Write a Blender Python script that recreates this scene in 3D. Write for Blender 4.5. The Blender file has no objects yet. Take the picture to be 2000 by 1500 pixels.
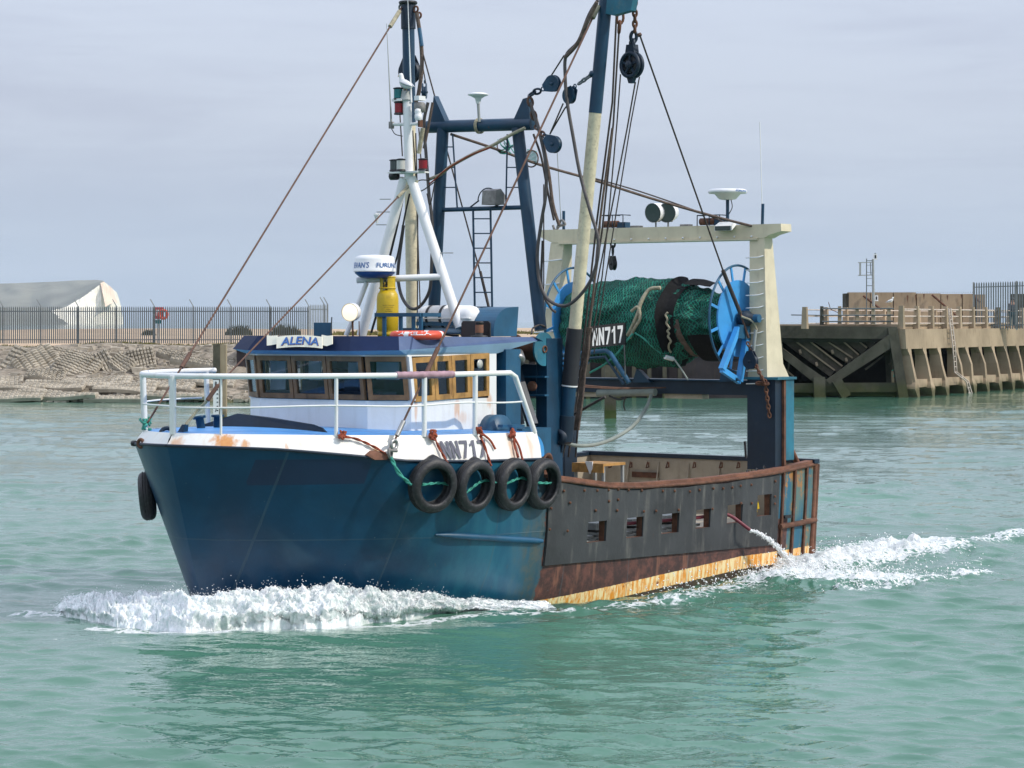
import bpy, math, random
import numpy as np
from mathutils import Vector, Matrix, noise
random.seed(7); rng = np.random.default_rng(11)
R = math.radians
scene = bpy.context.scene
COL = scene.collection

# ---------------------------------------------------------------- camera, sky, sun, exposure
CAM_Z = 4.0; FPX = 5000.0; HORIZON = 628.0
cam_d = bpy.data.cameras.new('camera'); cam = bpy.data.objects.new('camera', cam_d); COL.objects.link(cam)
cam.location = (0, 0, CAM_Z); cam.rotation_euler = (R(90), 0, 0)
cam_d.sensor_width = 36; cam_d.lens = 36 * FPX / 2000; cam_d.shift_y = -(750 - HORIZON) / 2000
cam_d.clip_start = 0.5; cam_d.clip_end = 40000
scene.camera = cam

SUN_AZ = Vector((0.955, -0.30)).normalized(); SUN_EL = R(40)
world = bpy.data.worlds.new('World'); scene.world = world; world.use_nodes = True
sun_d = bpy.data.lights.new('sun', 'SUN'); sun_d.energy = 2.9; sun_d.angle = R(0.8); sun_d.color = (1.0, 0.93, 0.82)
sun = bpy.data.objects.new('sun', sun_d); COL.objects.link(sun)
sdir = Vector((SUN_AZ.x * math.cos(SUN_EL), SUN_AZ.y * math.cos(SUN_EL), math.sin(SUN_EL)))
sun.rotation_euler = sdir.to_track_quat('Z', 'Y').to_euler(); sun.location = (30, -10, 40)
vs = scene.view_settings; vs.view_transform = 'Standard'; vs.look = 'None'; vs.gamma = 1; vs.exposure = 0.0
vs.use_curve_mapping = False
scene.cycles.max_bounces = 8; scene.cycles.transparent_max_bounces = 16
scene.cycles.caustics_reflective = False; scene.cycles.caustics_refractive = False
scene.cycles.use_denoising = True

# ---------------------------------------------------------------- node helpers
def N(nt, typ, ins=None, **props):
    n = nt.nodes.new(typ)
    for k, v in props.items(): setattr(n, k, v)
    for k, v in (ins or {}).items():
        s = n.inputs[k]
        if isinstance(v, bpy.types.NodeSocket): nt.links.new(v, s)
        else:
            if s.type == 'RGBA' and len(v) == 3: v = (*v, 1)
            s.default_value = v
    return n
def mth(nt, op, a, b=0.0, c=None, clamp=False):
    ins = {0: a, 1: b}
    if c is not None: ins[2] = c
    n = N(nt, 'ShaderNodeMath', ins, operation=op); n.use_clamp = clamp
    return n.outputs[0]
def mixc(nt, f, a, b, blend='MIX'):
    n = nt.nodes.new('ShaderNodeMix'); n.data_type = 'RGBA'; n.blend_type = blend
    for s, v in ((n.inputs[0], f), (n.inputs[6], a), (n.inputs[7], b)):
        if isinstance(v, bpy.types.NodeSocket): nt.links.new(v, s)
        else: s.default_value = (*v, 1) if (hasattr(v, '__len__') and len(v) == 3) else v
    return n.outputs[2]
def ramp(nt, f, a, b, smooth=True):
    n = N(nt, 'ShaderNodeMapRange', {0: f, 1: a, 2: b, 3: 0.0, 4: 1.0}); n.clamp = True
    if smooth: n.interpolation_type = 'SMOOTHSTEP'
    return n.outputs[0]
def noi(nt, vec, scale, detail=4, rough=0.55, dist=0.0, sc=None):
    if sc is not None:
        vec = N(nt, 'ShaderNodeMapping', {0: vec, 3: sc}).outputs[0]
    return N(nt, 'ShaderNodeTexNoise', {'Vector': vec, 'Scale': scale, 'Detail': detail, 'Roughness': rough, 'Distortion': dist}).outputs[0]

# world: nishita daylight behind a thin even cloud veil
nt = world.node_tree; nt.nodes.clear()
sky = N(nt, 'ShaderNodeTexSky', sky_type='NISHITA'); sky.sun_disc = False
sky.sun_elevation = SUN_EL; sky.sun_rotation = math.atan2(SUN_AZ.x, SUN_AZ.y)
skyc = N(nt, 'ShaderNodeVectorMath', {0: sky.outputs[0], 'Scale': 0.10}, operation='SCALE').outputs[0]
tc = N(nt, 'ShaderNodeTexCoord').outputs['Generated']
sx = N(nt, 'ShaderNodeSeparateXYZ', {0: tc})
zz = mth(nt, 'MAXIMUM', mth(nt, 'ABSOLUTE', sx.outputs[2]), 0.0)
n1 = noi(nt, tc, 3.2, 6, 0.55, 0.3, sc=(1.0, 1.0, 5.0))
n2 = noi(nt, tc, 11.0, 5, 0.6, 0.5, sc=(0.8, 0.8, 7.0))
nn = mth(nt, 'ADD', mth(nt, 'MULTIPLY', n1, 0.65), mth(nt, 'MULTIPLY', n2, 0.35))
cl = mixc(nt, ramp(nt, nn, 0.36, 0.62), (0.455, 0.497, 0.615), (0.535, 0.588, 0.70))
lowc = mixc(nt, ramp(nt, nn, 0.36, 0.62), (0.445, 0.54, 0.70), (0.495, 0.585, 0.735))
cl = mixc(nt, ramp(nt, zz, 0.0, 0.09), lowc, cl)
wcol = mixc(nt, 0.90, skyc, cl)
wcol = N(nt, 'ShaderNodeVectorMath', {0: wcol, 'Scale': mth(nt, 'ADD', 1.0, mth(nt, 'MULTIPLY', mth(nt, 'MAXIMUM', sx.outputs[2], 0.0), 1.6))}, operation='SCALE').outputs[0]   # an overcast sky brightens towards the zenith
bg = N(nt, 'ShaderNodeBackground', {0: wcol, 1: 1.03})
wo = N(nt, 'ShaderNodeOutputWorld', {0: bg.outputs[0]})

# ---------------------------------------------------------------- materials
MATS = {}
def newmat(name):
    m = bpy.data.materials.new(name); m.use_nodes = True; m.node_tree.nodes.clear(); MATS[name] = m
    return m, m.node_tree
def finish(nt, bsdf, disp=None):
    o = N(nt, 'ShaderNodeOutputMaterial', {0: bsdf})
def paint(name, col, rough=0.45, var=0.25, grime=None, gamt=0.25, scale=2.0, rust=0.0, streak=0.0, bump=0.15,
          bscale=14.0, metal=0.0, stains=(), rustcol=(0.23, 0.075, 0.02), edge=None, tide=0, spec=0.5, glow=None):
    """weathered paint / rust / rope etc; col linear. stains = (x,y,z, rx,ry,rz, strength) drips in object space"""
    m, nt = newmat(name)
    tc = N(nt, 'ShaderNodeTexCoord').outputs['Object']
    a = noi(nt, tc, scale, 5, 0.6)
    dark = tuple(c * (1 - var) for c in col); lite = tuple(min(1, c * (1 + var * 0.6)) for c in col)
    c = mixc(nt, ramp(nt, a, 0.3, 0.7), dark, lite)
    rr = rough
    if grime:
        g = noi(nt, tc, scale * 3.1, 6, 0.7)
        if streak:
            g2 = noi(nt, tc, 1.0, 4, 0.6, sc=(7, 7, 0.8)); g = mth(nt, 'ADD', mth(nt, 'MULTIPLY', g, 1 - streak), mth(nt, 'MULTIPLY', g2, streak))
        c = mixc(nt, mth(nt, 'MULTIPLY', ramp(nt, g, 0.5, 0.72), gamt), c, grime)
    if rust:
        r1 = noi(nt, tc, 5.0, 8, 0.72); r2 = noi(nt, tc, 1.0, 3, 0.5, sc=(9, 9, 1.1))
        f = ramp(nt, mth(nt, 'ADD', mth(nt, 'MULTIPLY', r1, .7), mth(nt, 'MULTIPLY', r2, .3)), 0.66 - rust * 0.3, 0.76 - rust * 0.28)
        rc = mixc(nt, noi(nt, tc, 20, 4), (0.06, 0.022, 0.01), rustcol)
        c = mixc(nt, f, c, rc)
        rr = mth(nt, 'ADD', mth(nt, 'MULTIPLY', f, 0.85 - rough), rough)
    for (x, y, z, rx, ry, rz, st) in stains:
        v = N(nt, 'ShaderNodeVectorMath', {0: tc, 1: (x, y, z)}, operation='SUBTRACT').outputs[0]
        v = N(nt, 'ShaderNodeVectorMath', {0: v, 1: (1 / rx, 1 / ry, 1 / rz)}, operation='MULTIPLY').outputs[0]
        d = N(nt, 'ShaderNodeVectorMath', {0: v}, operation='LENGTH').outputs['Value']
        dn = mth(nt, 'ADD', d, mth(nt, 'MULTIPLY', mth(nt, 'SUBTRACT', noi(nt, tc, 1.0, 5, .6, sc=(16, 16, 2.0)), 0.5), 1.6))
        f = mth(nt, 'MULTIPLY', ramp(nt, dn, 1.0, 0.25), st)
        c = mixc(nt, f, c, mixc(nt, noi(nt, tc, 18, 3), (0.70, 0.36, 0.10), (0.55, 0.16, 0.01)))
    if tide:   # weed and wet band left by the tide on shore works
        wz = N(nt, 'ShaderNodeSeparateXYZ', {0: N(nt, 'ShaderNodeNewGeometry').outputs['Position']}).outputs[2]
        wf = ramp(nt, mth(nt, 'ADD', wz, mth(nt, 'MULTIPLY', mth(nt, 'SUBTRACT', noi(nt, tc, 1.3, 4), .5), 1.0)), tide, tide * .35)
        c = mixc(nt, mth(nt, 'MULTIPLY', wf, .85), c, mixc(nt, noi(nt, tc, 3, 4), (0.035, 0.05, 0.018), (0.09, 0.085, 0.04)))
    b = N(nt, 'ShaderNodeBump', {'Strength': bump, 'Distance': 0.02, 'Height': noi(nt, tc, bscale, 6, 0.65)})
    ins = {'Base Color': c, 'Roughness': rr, 'Metallic': metal, 'Normal': b.outputs[0], 'Specular IOR Level': spec}
    p = N(nt, 'ShaderNodeBsdfPrincipled', ins)
    if glow: p.inputs['Emission Color'].default_value = (*glow[0], 1); p.inputs['Emission Strength'].default_value = glow[1]
    finish(nt, p.outputs[0]); return m

RU = (0.30, 0.11, 0.03)
paint('navy', (0.004, 0.040, 0.085), 0.42, 0.3, (0.05, 0.10, 0.13), 0.25, rust=0.10, streak=.5)
paint('navydark', (0.004, 0.018, 0.038), 0.5, 0.3, (0.04, 0.05, 0.06), 0.3, rust=0.12, streak=.4)
paint('bluepaint', (0.012, 0.085, 0.165), 0.45, 0.25, (0.06, 0.12, 0.15), 0.4, rust=0.12, streak=.5)
paint('fascia', (0.055, 0.095, 0.20), 0.5, 0.15, (0.20, 0.24, 0.32), 0.25, streak=.5)  # lit copy of the fascia paint, lighter for the roof sides
paint('fascia_front_shaded', (0.005, 0.016, 0.060), 0.6, 0.15, (0.03, 0.05, 0.1), 0.2, streak=.5, spec=.2)  # shaded copy of the fascia paint, front's shade put into the colour
paint('teal', (0.02, 0.15, 0.22), 0.55, 0.3, (0.16, 0.17, 0.13), 0.6, rust=0.22, streak=.5)
paint('skyblue', (0.055, 0.32, 0.70), 0.42, 0.15, (0.1, 0.2, 0.3), 0.3)
paint('darkmat', (0.009, 0.009, 0.010), 0.85, 0.3, (0.03, 0.03, 0.03), 0.4, scale=6, bump=.5, spec=.2)
paint('lightblue', (0.28, 0.43, 0.58), 0.5, 0.12, (0.3, 0.4, 0.5), 0.35)
paint('deckblue', (0.07, 0.27, 0.60), 0.45, 0.15, (0.22, 0.36, 0.55), 0.5, scale=1.2)
paint('white', (0.78, 0.78, 0.76), 0.4, 0.06, (0.50, 0.47, 0.40), 0.35, streak=.6, bump=.08)
paint('whiteclean', (0.80, 0.80, 0.80), 0.35, 0.04, (0.6, 0.6, 0.58), 0.25, bump=.05)
paint('cream', (0.68, 0.60, 0.43), 0.5, 0.12, (0.30, 0.22, 0.12), 0.35, rust=0.03, streak=.6, rustcol=(0.45, 0.2, 0.05))
paint('creamspeck', (0.64, 0.57, 0.40), 0.55, 0.15, (0.22, 0.19, 0.13), 0.75, scale=6, rust=0.05, streak=.2)
paint('beige', (0.42, 0.36, 0.27), 0.6, 0.15, (0.20, 0.14, 0.09), 0.5, rust=0.10, streak=.6)
paint('wood', (0.43, 0.23, 0.065), 0.5, 0.35, (0.12, 0.05, 0.015), 0.7, scale=5, streak=.7, bump=.3)
paint('wooddark', (0.21, 0.115, 0.055), 0.5, 0.35, (0.04, 0.02, 0.01), 0.6, scale=5, streak=.7, bump=.3)
paint('rubber', (0.016, 0.016, 0.018), 0.5, 0.3, (0.10, 0.10, 0.10), 0.55, scale=7, bump=.3, bscale=30)
paint('panel', (0.037, 0.040, 0.043), 0.6, 0.35, (0.15, 0.145, 0.13), 0.75, scale=1.1, streak=.75, bump=.6, bscale=3.5, rust=0.14, rustcol=(0.16, 0.085, 0.05))
paint('tape', (0.02, 0.02, 0.024), 0.5, 0.3)
paint('rustsolid', (0.13, 0.055, 0.03), 0.85, 0.45, (0.04, 0.025, 0.02), 0.5, scale=6, bump=.5)
paint('rustrail', (0.20, 0.085, 0.05), 0.8, 0.35, (0.06, 0.035, 0.028), 0.6, scale=4, bump=.5)
paint('wire', (0.05, 0.04, 0.036), 0.7, 0.3, (0.1, 0.05, 0.03), 0.5, scale=8)
paint('wirerust', (0.12, 0.06, 0.04), 0.75, 0.3, (0.05, 0.035, 0.03), 0.6, scale=8)
paint('ropebrown', (0.14, 0.10, 0.08), 0.9, 0.35, (0.05, 0.04, 0.03), 0.6, scale=12, bump=.8, bscale=60)
paint('ropetan', (0.42, 0.38, 0.27), 0.9, 0.3, (0.2, 0.18, 0.13), 0.5, scale=12, bump=.8, bscale=60)
paint('ropered', (0.36, 0.075, 0.035), 0.85, 0.35, (0.14, 0.03, 0.015), 0.6, scale=14, bump=.9, bscale=70)
paint('ropegreen', (0.06, 0.36, 0.28), 0.85, 0.35, (0.03, 0.16, 0.14), 0.6, scale=14, bump=.9, bscale=70)
paint('hose', (0.07, 0.062, 0.06), 0.5, 0.3, (0.14, 0.12, 0.11), 0.4, scale=6)
paint('hosegrey', (0.24, 0.27, 0.24), 0.6, 0.2, (0.12, 0.12, 0.1), 0.4)
paint('hosered', (0.16, 0.02, 0.035), 0.5, 0.2)
paint('steel', (0.32, 0.32, 0.31), 0.35, 0.25, (0.15, 0.12, 0.1), 0.5, metal=.7, rust=.05)
paint('dirtygrey', (0.22, 0.21, 0.20), 0.6, 0.3, (0.08, 0.07, 0.06), 0.6, scale=7, rust=.1)
paint('gasyellow', (0.62, 0.42, 0.015), 0.4, 0.12, (0.25, 0.16, 0.02), 0.35, scale=4)
paint('buoyorange', (0.68, 0.075, 0.03), 0.5, 0.12, (0.4, 0.15, 0.1), 0.4, scale=5)
paint('black', (0.012, 0.012, 0.014), 0.5, 0.3, (0.05, 0.05, 0.05), 0.3)
paint('textgrey', (0.11, 0.11, 0.145), 0.6, 0.1)
paint('textwhite', (0.80, 0.80, 0.80), 0.6, 0.05)
paint('textblue', (0.02, 0.13, 0.40), 0.5, 0.05)
paint('banner', (0.80, 0.77, 0.62), 0.6, 0.08)
paint('tealglass', (0.0, 0.16, 0.17), 0.2, 0.2); paint('redglass', (0.24, 0.008, 0.014), 0.2, 0.2)
paint('paleglass', (0.50, 0.50, 0.46), 0.15, 0.1); paint('darkglass', (0.05, 0.07, 0.065), 0.08, 0.1)
paint('radarblue', (0.02, 0.08, 0.30), 0.4, 0.1)
paint('interior', (0.035, 0.065, 0.13), 0.7, 0.3); paint('window_light', (0.75, 0.80, 0.88), 0.8, 0.1)  # the pale one imitates light patches behind the wheelhouse glass
paint('purpletape', (0.36, 0.22, 0.26), 0.6, 0.3, (0.15, 0.06, 0.08), 0.5, scale=8)
paint('gull', (0.42, 0.44, 0.46), 0.7, 0.15); paint('gullwhite', (0.72, 0.72, 0.70), 0.7, 0.05); paint('beak', (0.6, 0.35, 0.03), 0.5, 0.1)
paint('lamplit', (0.9, 0.85, 0.7), 0.3, 0.02, glow=((1.0, 0.86, 0.62), .9))
# whaleback side with rust drips
paint('bulwark_white', (0.80, 0.79, 0.74), 0.4, 0.05, (0.62, 0.50, 0.33), 0.4, streak=.8, bump=.08,
      stains=[])
# concrete / shore
paint('concrete', (0.36, 0.28, 0.19), 0.9, 0.25, (0.14, 0.10, 0.06), 0.6, scale=0.35, streak=.5, bump=.6, bscale=3, rust=.06, rustcol=(0.42, 0.22, 0.06), spec=.2, tide=.75)
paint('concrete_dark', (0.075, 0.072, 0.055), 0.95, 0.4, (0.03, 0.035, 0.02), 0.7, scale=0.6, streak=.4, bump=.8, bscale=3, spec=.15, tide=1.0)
paint('pier_void_shade', (0.012, 0.011, 0.010), 0.95, 0.4, (0.025, 0.022, 0.018), 0.4, scale=.6, spec=.1)  # near black stands for the deep shade behind columns and timbers
paint('timber', (0.10, 0.088, 0.066), 0.95, 0.4, (0.05, 0.045, 0.03), 0.6, scale=1.2, streak=.6, bump=.6, spec=.15, tide=.7)
paint('rail_pale', (0.55, 0.47, 0.40), 0.8, 0.2, (0.3, 0.15, 0.08), 0.5, scale=2, rust=.08)
paint('galv', (0.13, 0.15, 0.155), 0.6, 0.2, (0.05, 0.055, 0.06), 0.4, metal=.2)
paint('galvlight', (0.33, 0.35, 0.34), 0.6, 0.2, (0.14, 0.15, 0.15), 0.4, metal=.2)
paint('quaywall', (0.05, 0.042, 0.045), 0.9, 0.3, (0.10, 0.07, 0.05), 0.5, scale=.5, streak=.7, spec=.1)
paint('mattress', (0.40, 0.355, 0.285), 0.95, 0.3, (0.17, 0.13, 0.085), 0.6, scale=.8, bump=.7, bscale=5, spec=.1)
paint('rubble', (0.27, 0.23, 0.18), 0.95, 0.4, (0.10, 0.08, 0.055), 0.7, scale=1.4, bump=1.0, bscale=3, spec=.1, tide=.35)
paint('shingle', (0.50, 0.375, 0.26), 0.95, 0.2, (0.34, 0.30, 0.2), 0.5, scale=.25, bump=.5, bscale=3, spec=.1)
paint('grass', (0.16, 0.15, 0.055), 0.95, 0.4, (0.07, 0.08, 0.03), 0.6, scale=1.2, spec=.1)
paint('bush', (0.075, 0.075, 0.035), 0.95, 0.4, (0.03, 0.035, 0.02), 0.6, scale=2, spec=.1)
paint('weed', (0.05, 0.07, 0.02), 0.9, 0.4, (0.1, 0.1, 0.05), 0.4, scale=.7, spec=.2)
paint('chalk', (0.80, 0.75, 0.63), 0.95, 0.06, (0.66, 0.60, 0.50), 0.3, scale=.02, bump=.3, bscale=.05, spec=.1)
paint('chalkwarm', (0.72, 0.55, 0.41), 0.95, 0.2, (0.74, 0.66, 0.54), 0.8, scale=.02, bump=.4, bscale=.05, spec=.1)
paint('turf', (0.21, 0.205, 0.17), 0.95, 0.2, (0.2, 0.19, 0.14), 0.4, scale=.008, spec=.1)
paint('skin', (0.5, 0.28, 0.2), 0.6, .05); paint('jacket', (0.10, 0.11, 0.14), 0.9, .2); paint('shorts', (0.03, 0.10, 0.13), 0.9, .2)
paint('redsign', (0.5, 0.03, 0.03), 0.5, .1)

# glass for wheelhouse windows, clear enough to see the cabin through
m, nt = newmat('glass')
p = N(nt, 'ShaderNodeBsdfGlossy', {'Color': (0.8, 0.9, 1.0), 'Roughness': 0.03})
t = N(nt, 'ShaderNodeBsdfTransparent', {'Color': (0.80, 0.87, 0.93)})
gm = N(nt, 'ShaderNodeNewGeometry'); dt = mth(nt, 'ABSOLUTE', N(nt, 'ShaderNodeVectorMath', {0: gm.outputs['Normal'], 1: gm.outputs['Incoming']}, operation='DOT_PRODUCT').outputs['Value'])
fr = mth(nt, 'ADD', .04, mth(nt, 'MULTIPLY', .96, mth(nt, 'POWER', mth(nt, 'SUBTRACT', 1.0, dt), 5.0)))
finish(nt, N(nt, 'ShaderNodeMixShader', {0: fr, 1: t.outputs[0], 2: p.outputs[0]}).outputs[0])

# hull paint: navy darkened for the bow's shade, worn teal lighter on the sunlit shoulder, brown bottom paint, yellow boot stripe
m, nt = newmat('hullpaint')
tc = N(nt, 'ShaderNodeTexCoord').outputs['Object']
sp = N(nt, 'ShaderNodeSeparateXYZ', {0: tc}); S = mth(nt, 'MULTIPLY', sp.outputs[0], -1.0); Z = sp.outputs[2]; Y = sp.outputs[1]
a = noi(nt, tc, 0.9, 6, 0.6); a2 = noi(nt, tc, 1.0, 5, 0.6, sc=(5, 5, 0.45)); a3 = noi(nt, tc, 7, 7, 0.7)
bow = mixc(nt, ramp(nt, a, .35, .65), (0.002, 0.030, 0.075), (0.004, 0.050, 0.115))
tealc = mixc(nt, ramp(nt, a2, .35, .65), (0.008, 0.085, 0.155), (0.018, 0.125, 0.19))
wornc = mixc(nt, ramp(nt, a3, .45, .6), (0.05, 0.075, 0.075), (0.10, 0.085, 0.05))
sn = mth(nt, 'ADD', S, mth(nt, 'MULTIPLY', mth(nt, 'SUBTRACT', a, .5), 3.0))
c = mixc(nt, ramp(nt, sn, 1.2, 3.2), bow, tealc)  # fall of light along the side put into the colour
c = mixc(nt, mth(nt, 'MULTIPLY', ramp(nt, mth(nt, 'ADD', a2, mth(nt, 'MULTIPLY', mth(nt, 'SUBTRACT', S, 3.9), .5)), .42, .75), .75), c, wornc)
# faded salt bloom on the flare
c = mixc(nt, mth(nt, 'MULTIPLY', mth(nt, 'MULTIPLY', ramp(nt, noi(nt, tc, .7, 4, .55, 0.6), .50, .72), ramp(nt, Z, 2.1, 1.2)), .35), c, (0.06, 0.13, 0.19))
# painted-over name patch
pm = mth(nt, 'MULTIPLY', mth(nt, 'MULTIPLY', mth(nt, 'GREATER_THAN', S, -.15), mth(nt, 'LESS_THAN', S, 1.05)),
         mth(nt, 'MULTIPLY', mth(nt, 'GREATER_THAN', Z, 1.86), mth(nt, 'MULTIPLY', mth(nt, 'LESS_THAN', Z, 2.2), mth(nt, 'GREATER_THAN', Y, 0.9))))
c = mixc(nt, mth(nt, 'MULTIPLY', pm, .75), c, (0.014, 0.018, 0.055))
# quarter plating, teal and weathered
q = mth(nt, 'GREATER_THAN', S, 10.74)
qc = mixc(nt, ramp(nt, a2, .4, .6), (0.02, 0.12, 0.19), (0.10, 0.17, 0.15))
qr = ramp(nt, mth(nt, 'ADD', mth(nt, 'MULTIPLY', a3, .6), mth(nt, 'ADD', mth(nt, 'MULTIPLY', a2, .4), mth(nt, 'MULTIPLY', ramp(nt, Z, 1.1, 1.6), .07))), .54, .62)
qc = mixc(nt, qr, qc, mixc(nt, a3, (0.12, 0.05, 0.02), (0.50, 0.24, 0.07)))
c = mixc(nt, q, c, qc)
# brown band above the stripe on the midbody
brown = mixc(nt, ramp(nt, a3, .4, .65), (0.050, 0.026, 0.024), (0.135, 0.055, 0.042))
brown = mixc(nt, mth(nt, 'MULTIPLY', ramp(nt, a2, .56, .66), .5), brown, (0.30, 0.13, 0.08))
mid = mth(nt, 'MULTIPLY', mth(nt, 'GREATER_THAN', mth(nt, 'ADD', S, mth(nt, 'MULTIPLY', mth(nt, 'SUBTRACT', a3, .5), .25)), 4.42), mth(nt, 'LESS_THAN', S, 10.74))
mid = mth(nt, 'MULTIPLY', mid, mth(nt, 'LESS_THAN', Z, 1.50))
c = mixc(nt, mid, c, brown)
lowq = mth(nt, 'MULTIPLY', mth(nt, 'GREATER_THAN', S, 10.74), mth(nt, 'MULTIPLY', mth(nt, 'LESS_THAN', S, 11.12), mth(nt, 'LESS_THAN', Z, .82)))
c = mixc(nt, lowq, c, brown)
# boot stripe rising aft, rust streaked
st = mth(nt, 'MINIMUM', mth(nt, 'ADD', mth(nt, 'MULTIPLY', mth(nt, 'SUBTRACT', S, 4.5), .050), .03), .29)
zr = mth(nt, 'SUBTRACT', Z, st)
zr = mth(nt, 'ADD', zr, mth(nt, 'MULTIPLY', mth(nt, 'SUBTRACT', noi(nt, tc, 16, 3), .5), .02))
ylo = mixc(nt, ramp(nt, noi(nt, tc, 1.0, 6, .75, sc=(16, 16, 1.6)), .42, .58), (0.86, 0.72, 0.40), (0.74, 0.28, 0.02))
ylo = mixc(nt, ramp(nt, a3, .58, .70), ylo, (0.22, 0.07, 0.02))
below = mixc(nt, ramp(nt, a3, .4, .7), (0.045, 0.025, 0.020), (0.075, 0.07, 0.03))
c = mixc(nt, mth(nt, 'LESS_THAN', zr, 0.0), c, ylo)
c = mixc(nt, mth(nt, 'LESS_THAN', zr, -0.205), c, below)
rough = mixc(nt, mth(nt, 'GREATER_THAN', S, 4.4), (.34, .34, .34), (.65, .65, .65))
seam = mth(nt, 'LESS_THAN', mth(nt, 'ABSOLUTE', mth(nt, 'SUBTRACT', mth(nt, 'FRACT', mth(nt, 'ADD', mth(nt, 'MULTIPLY', S, .62), .43)), .5)), .008)
hseam = mth(nt, 'LESS_THAN', mth(nt, 'ABSOLUTE', mth(nt, 'SUBTRACT', Z, mth(nt, 'ADD', 1.12, mth(nt, 'MULTIPLY', S, -.02)))), .008)
seam = mth(nt, 'MAXIMUM', seam, hseam)
c = mixc(nt, mth(nt, 'MULTIPLY', seam, .30), c, (0.06, 0.10, 0.12))
run = ramp(nt, noi(nt, tc, 1.0, 4, .65, sc=(11, 11, .5)), .66, .76); c = mixc(nt, mth(nt, 'MULTIPLY', mth(nt, 'MULTIPLY', run, .45), ramp(nt, S, .2, 2.5)), c, (0.12, 0.085, 0.05))
scf = ramp(nt, noi(nt, tc, 26, 3, .6), .73, .76); c = mixc(nt, mth(nt, 'MULTIPLY', scf, .5), c, (0.22, 0.26, 0.27))
b = N(nt, 'ShaderNodeBump', {'Strength': .5, 'Distance': .05, 'Height': mth(nt, 'ADD', mth(nt, 'ADD', noi(nt, tc, 1.3, 2, .4), mth(nt, 'MULTIPLY', seam, .25)), mth(nt, 'MULTIPLY', a3, .12))})
finish(nt, N(nt, 'ShaderNodeBsdfPrincipled', {'Base Color': c, 'Roughness': rough, 'Normal': b.outputs[0]}).outputs[0])

# knotted green trawl net; uv carries metres along and round the drum
def netmat(name, cell):
    m, nt = newmat(name)
    uv = N(nt, 'ShaderNodeTexCoord').outputs['UV']
    d = N(nt, 'ShaderNodeTexNoise', {'Vector': uv, 'Scale': 3.0, 'Detail': 3}, noise_dimensions='3D')
    v = N(nt, 'ShaderNodeVectorMath', {0: d.outputs[1], 1: (.5, .5, .5)}, operation='SUBTRACT').outputs[0]
    v = N(nt, 'ShaderNodeVectorMath', {0: v, 'Scale': .22}, operation='SCALE').outputs[0]
    v = N(nt, 'ShaderNodeVectorMath', {0: uv, 1: v}, operation='ADD').outputs[0]
    s = N(nt, 'ShaderNodeSeparateXYZ', {0: v})
    u1 = mth(nt, 'ADD', mth(nt, 'MULTIPLY', s.outputs[0], 1 / cell), mth(nt, 'MULTIPLY', s.outputs[1], .55 / cell))
    u2 = mth(nt, 'SUBTRACT', mth(nt, 'MULTIPLY', s.outputs[0], 1 / cell), mth(nt, 'MULTIPLY', s.outputs[1], .55 / cell))
    f1 = mth(nt, 'ABSOLUTE', mth(nt, 'SUBTRACT', mth(nt, 'FRACT', u1), .5)); f2 = mth(nt, 'ABSOLUTE', mth(nt, 'SUBTRACT', mth(nt, 'FRACT', u2), .5))
    h = mth(nt, 'MINIMUM', f1, f2)
    twine = ramp(nt, h, 0.17, 0.07)
    big = noi(nt, uv, 2.5, 5, .6)
    tw = mixc(nt, ramp(nt, big, .35, .65), (0.006, 0.16, 0.10), (0.022, 0.30, 0.20))
    under = mixc(nt, ramp(nt, big, .35, .65), (0.002, 0.030, 0.024), (0.004, 0.065, 0.05))
    c = mixc(nt, twine, under, tw)
    b = N(nt, 'ShaderNodeBump', {'Strength': .9, 'Distance': .03, 'Height': mth(nt, 'ADD', twine, mth(nt, 'MULTIPLY', noi(nt, uv, 9, 4), 1.5))})
    finish(nt, N(nt, 'ShaderNodeBsdfPrincipled', {'Base Color': c, 'Roughness': .85, 'Normal': b.outputs[0]}).outputs[0])
netmat('net', 0.055)
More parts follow.
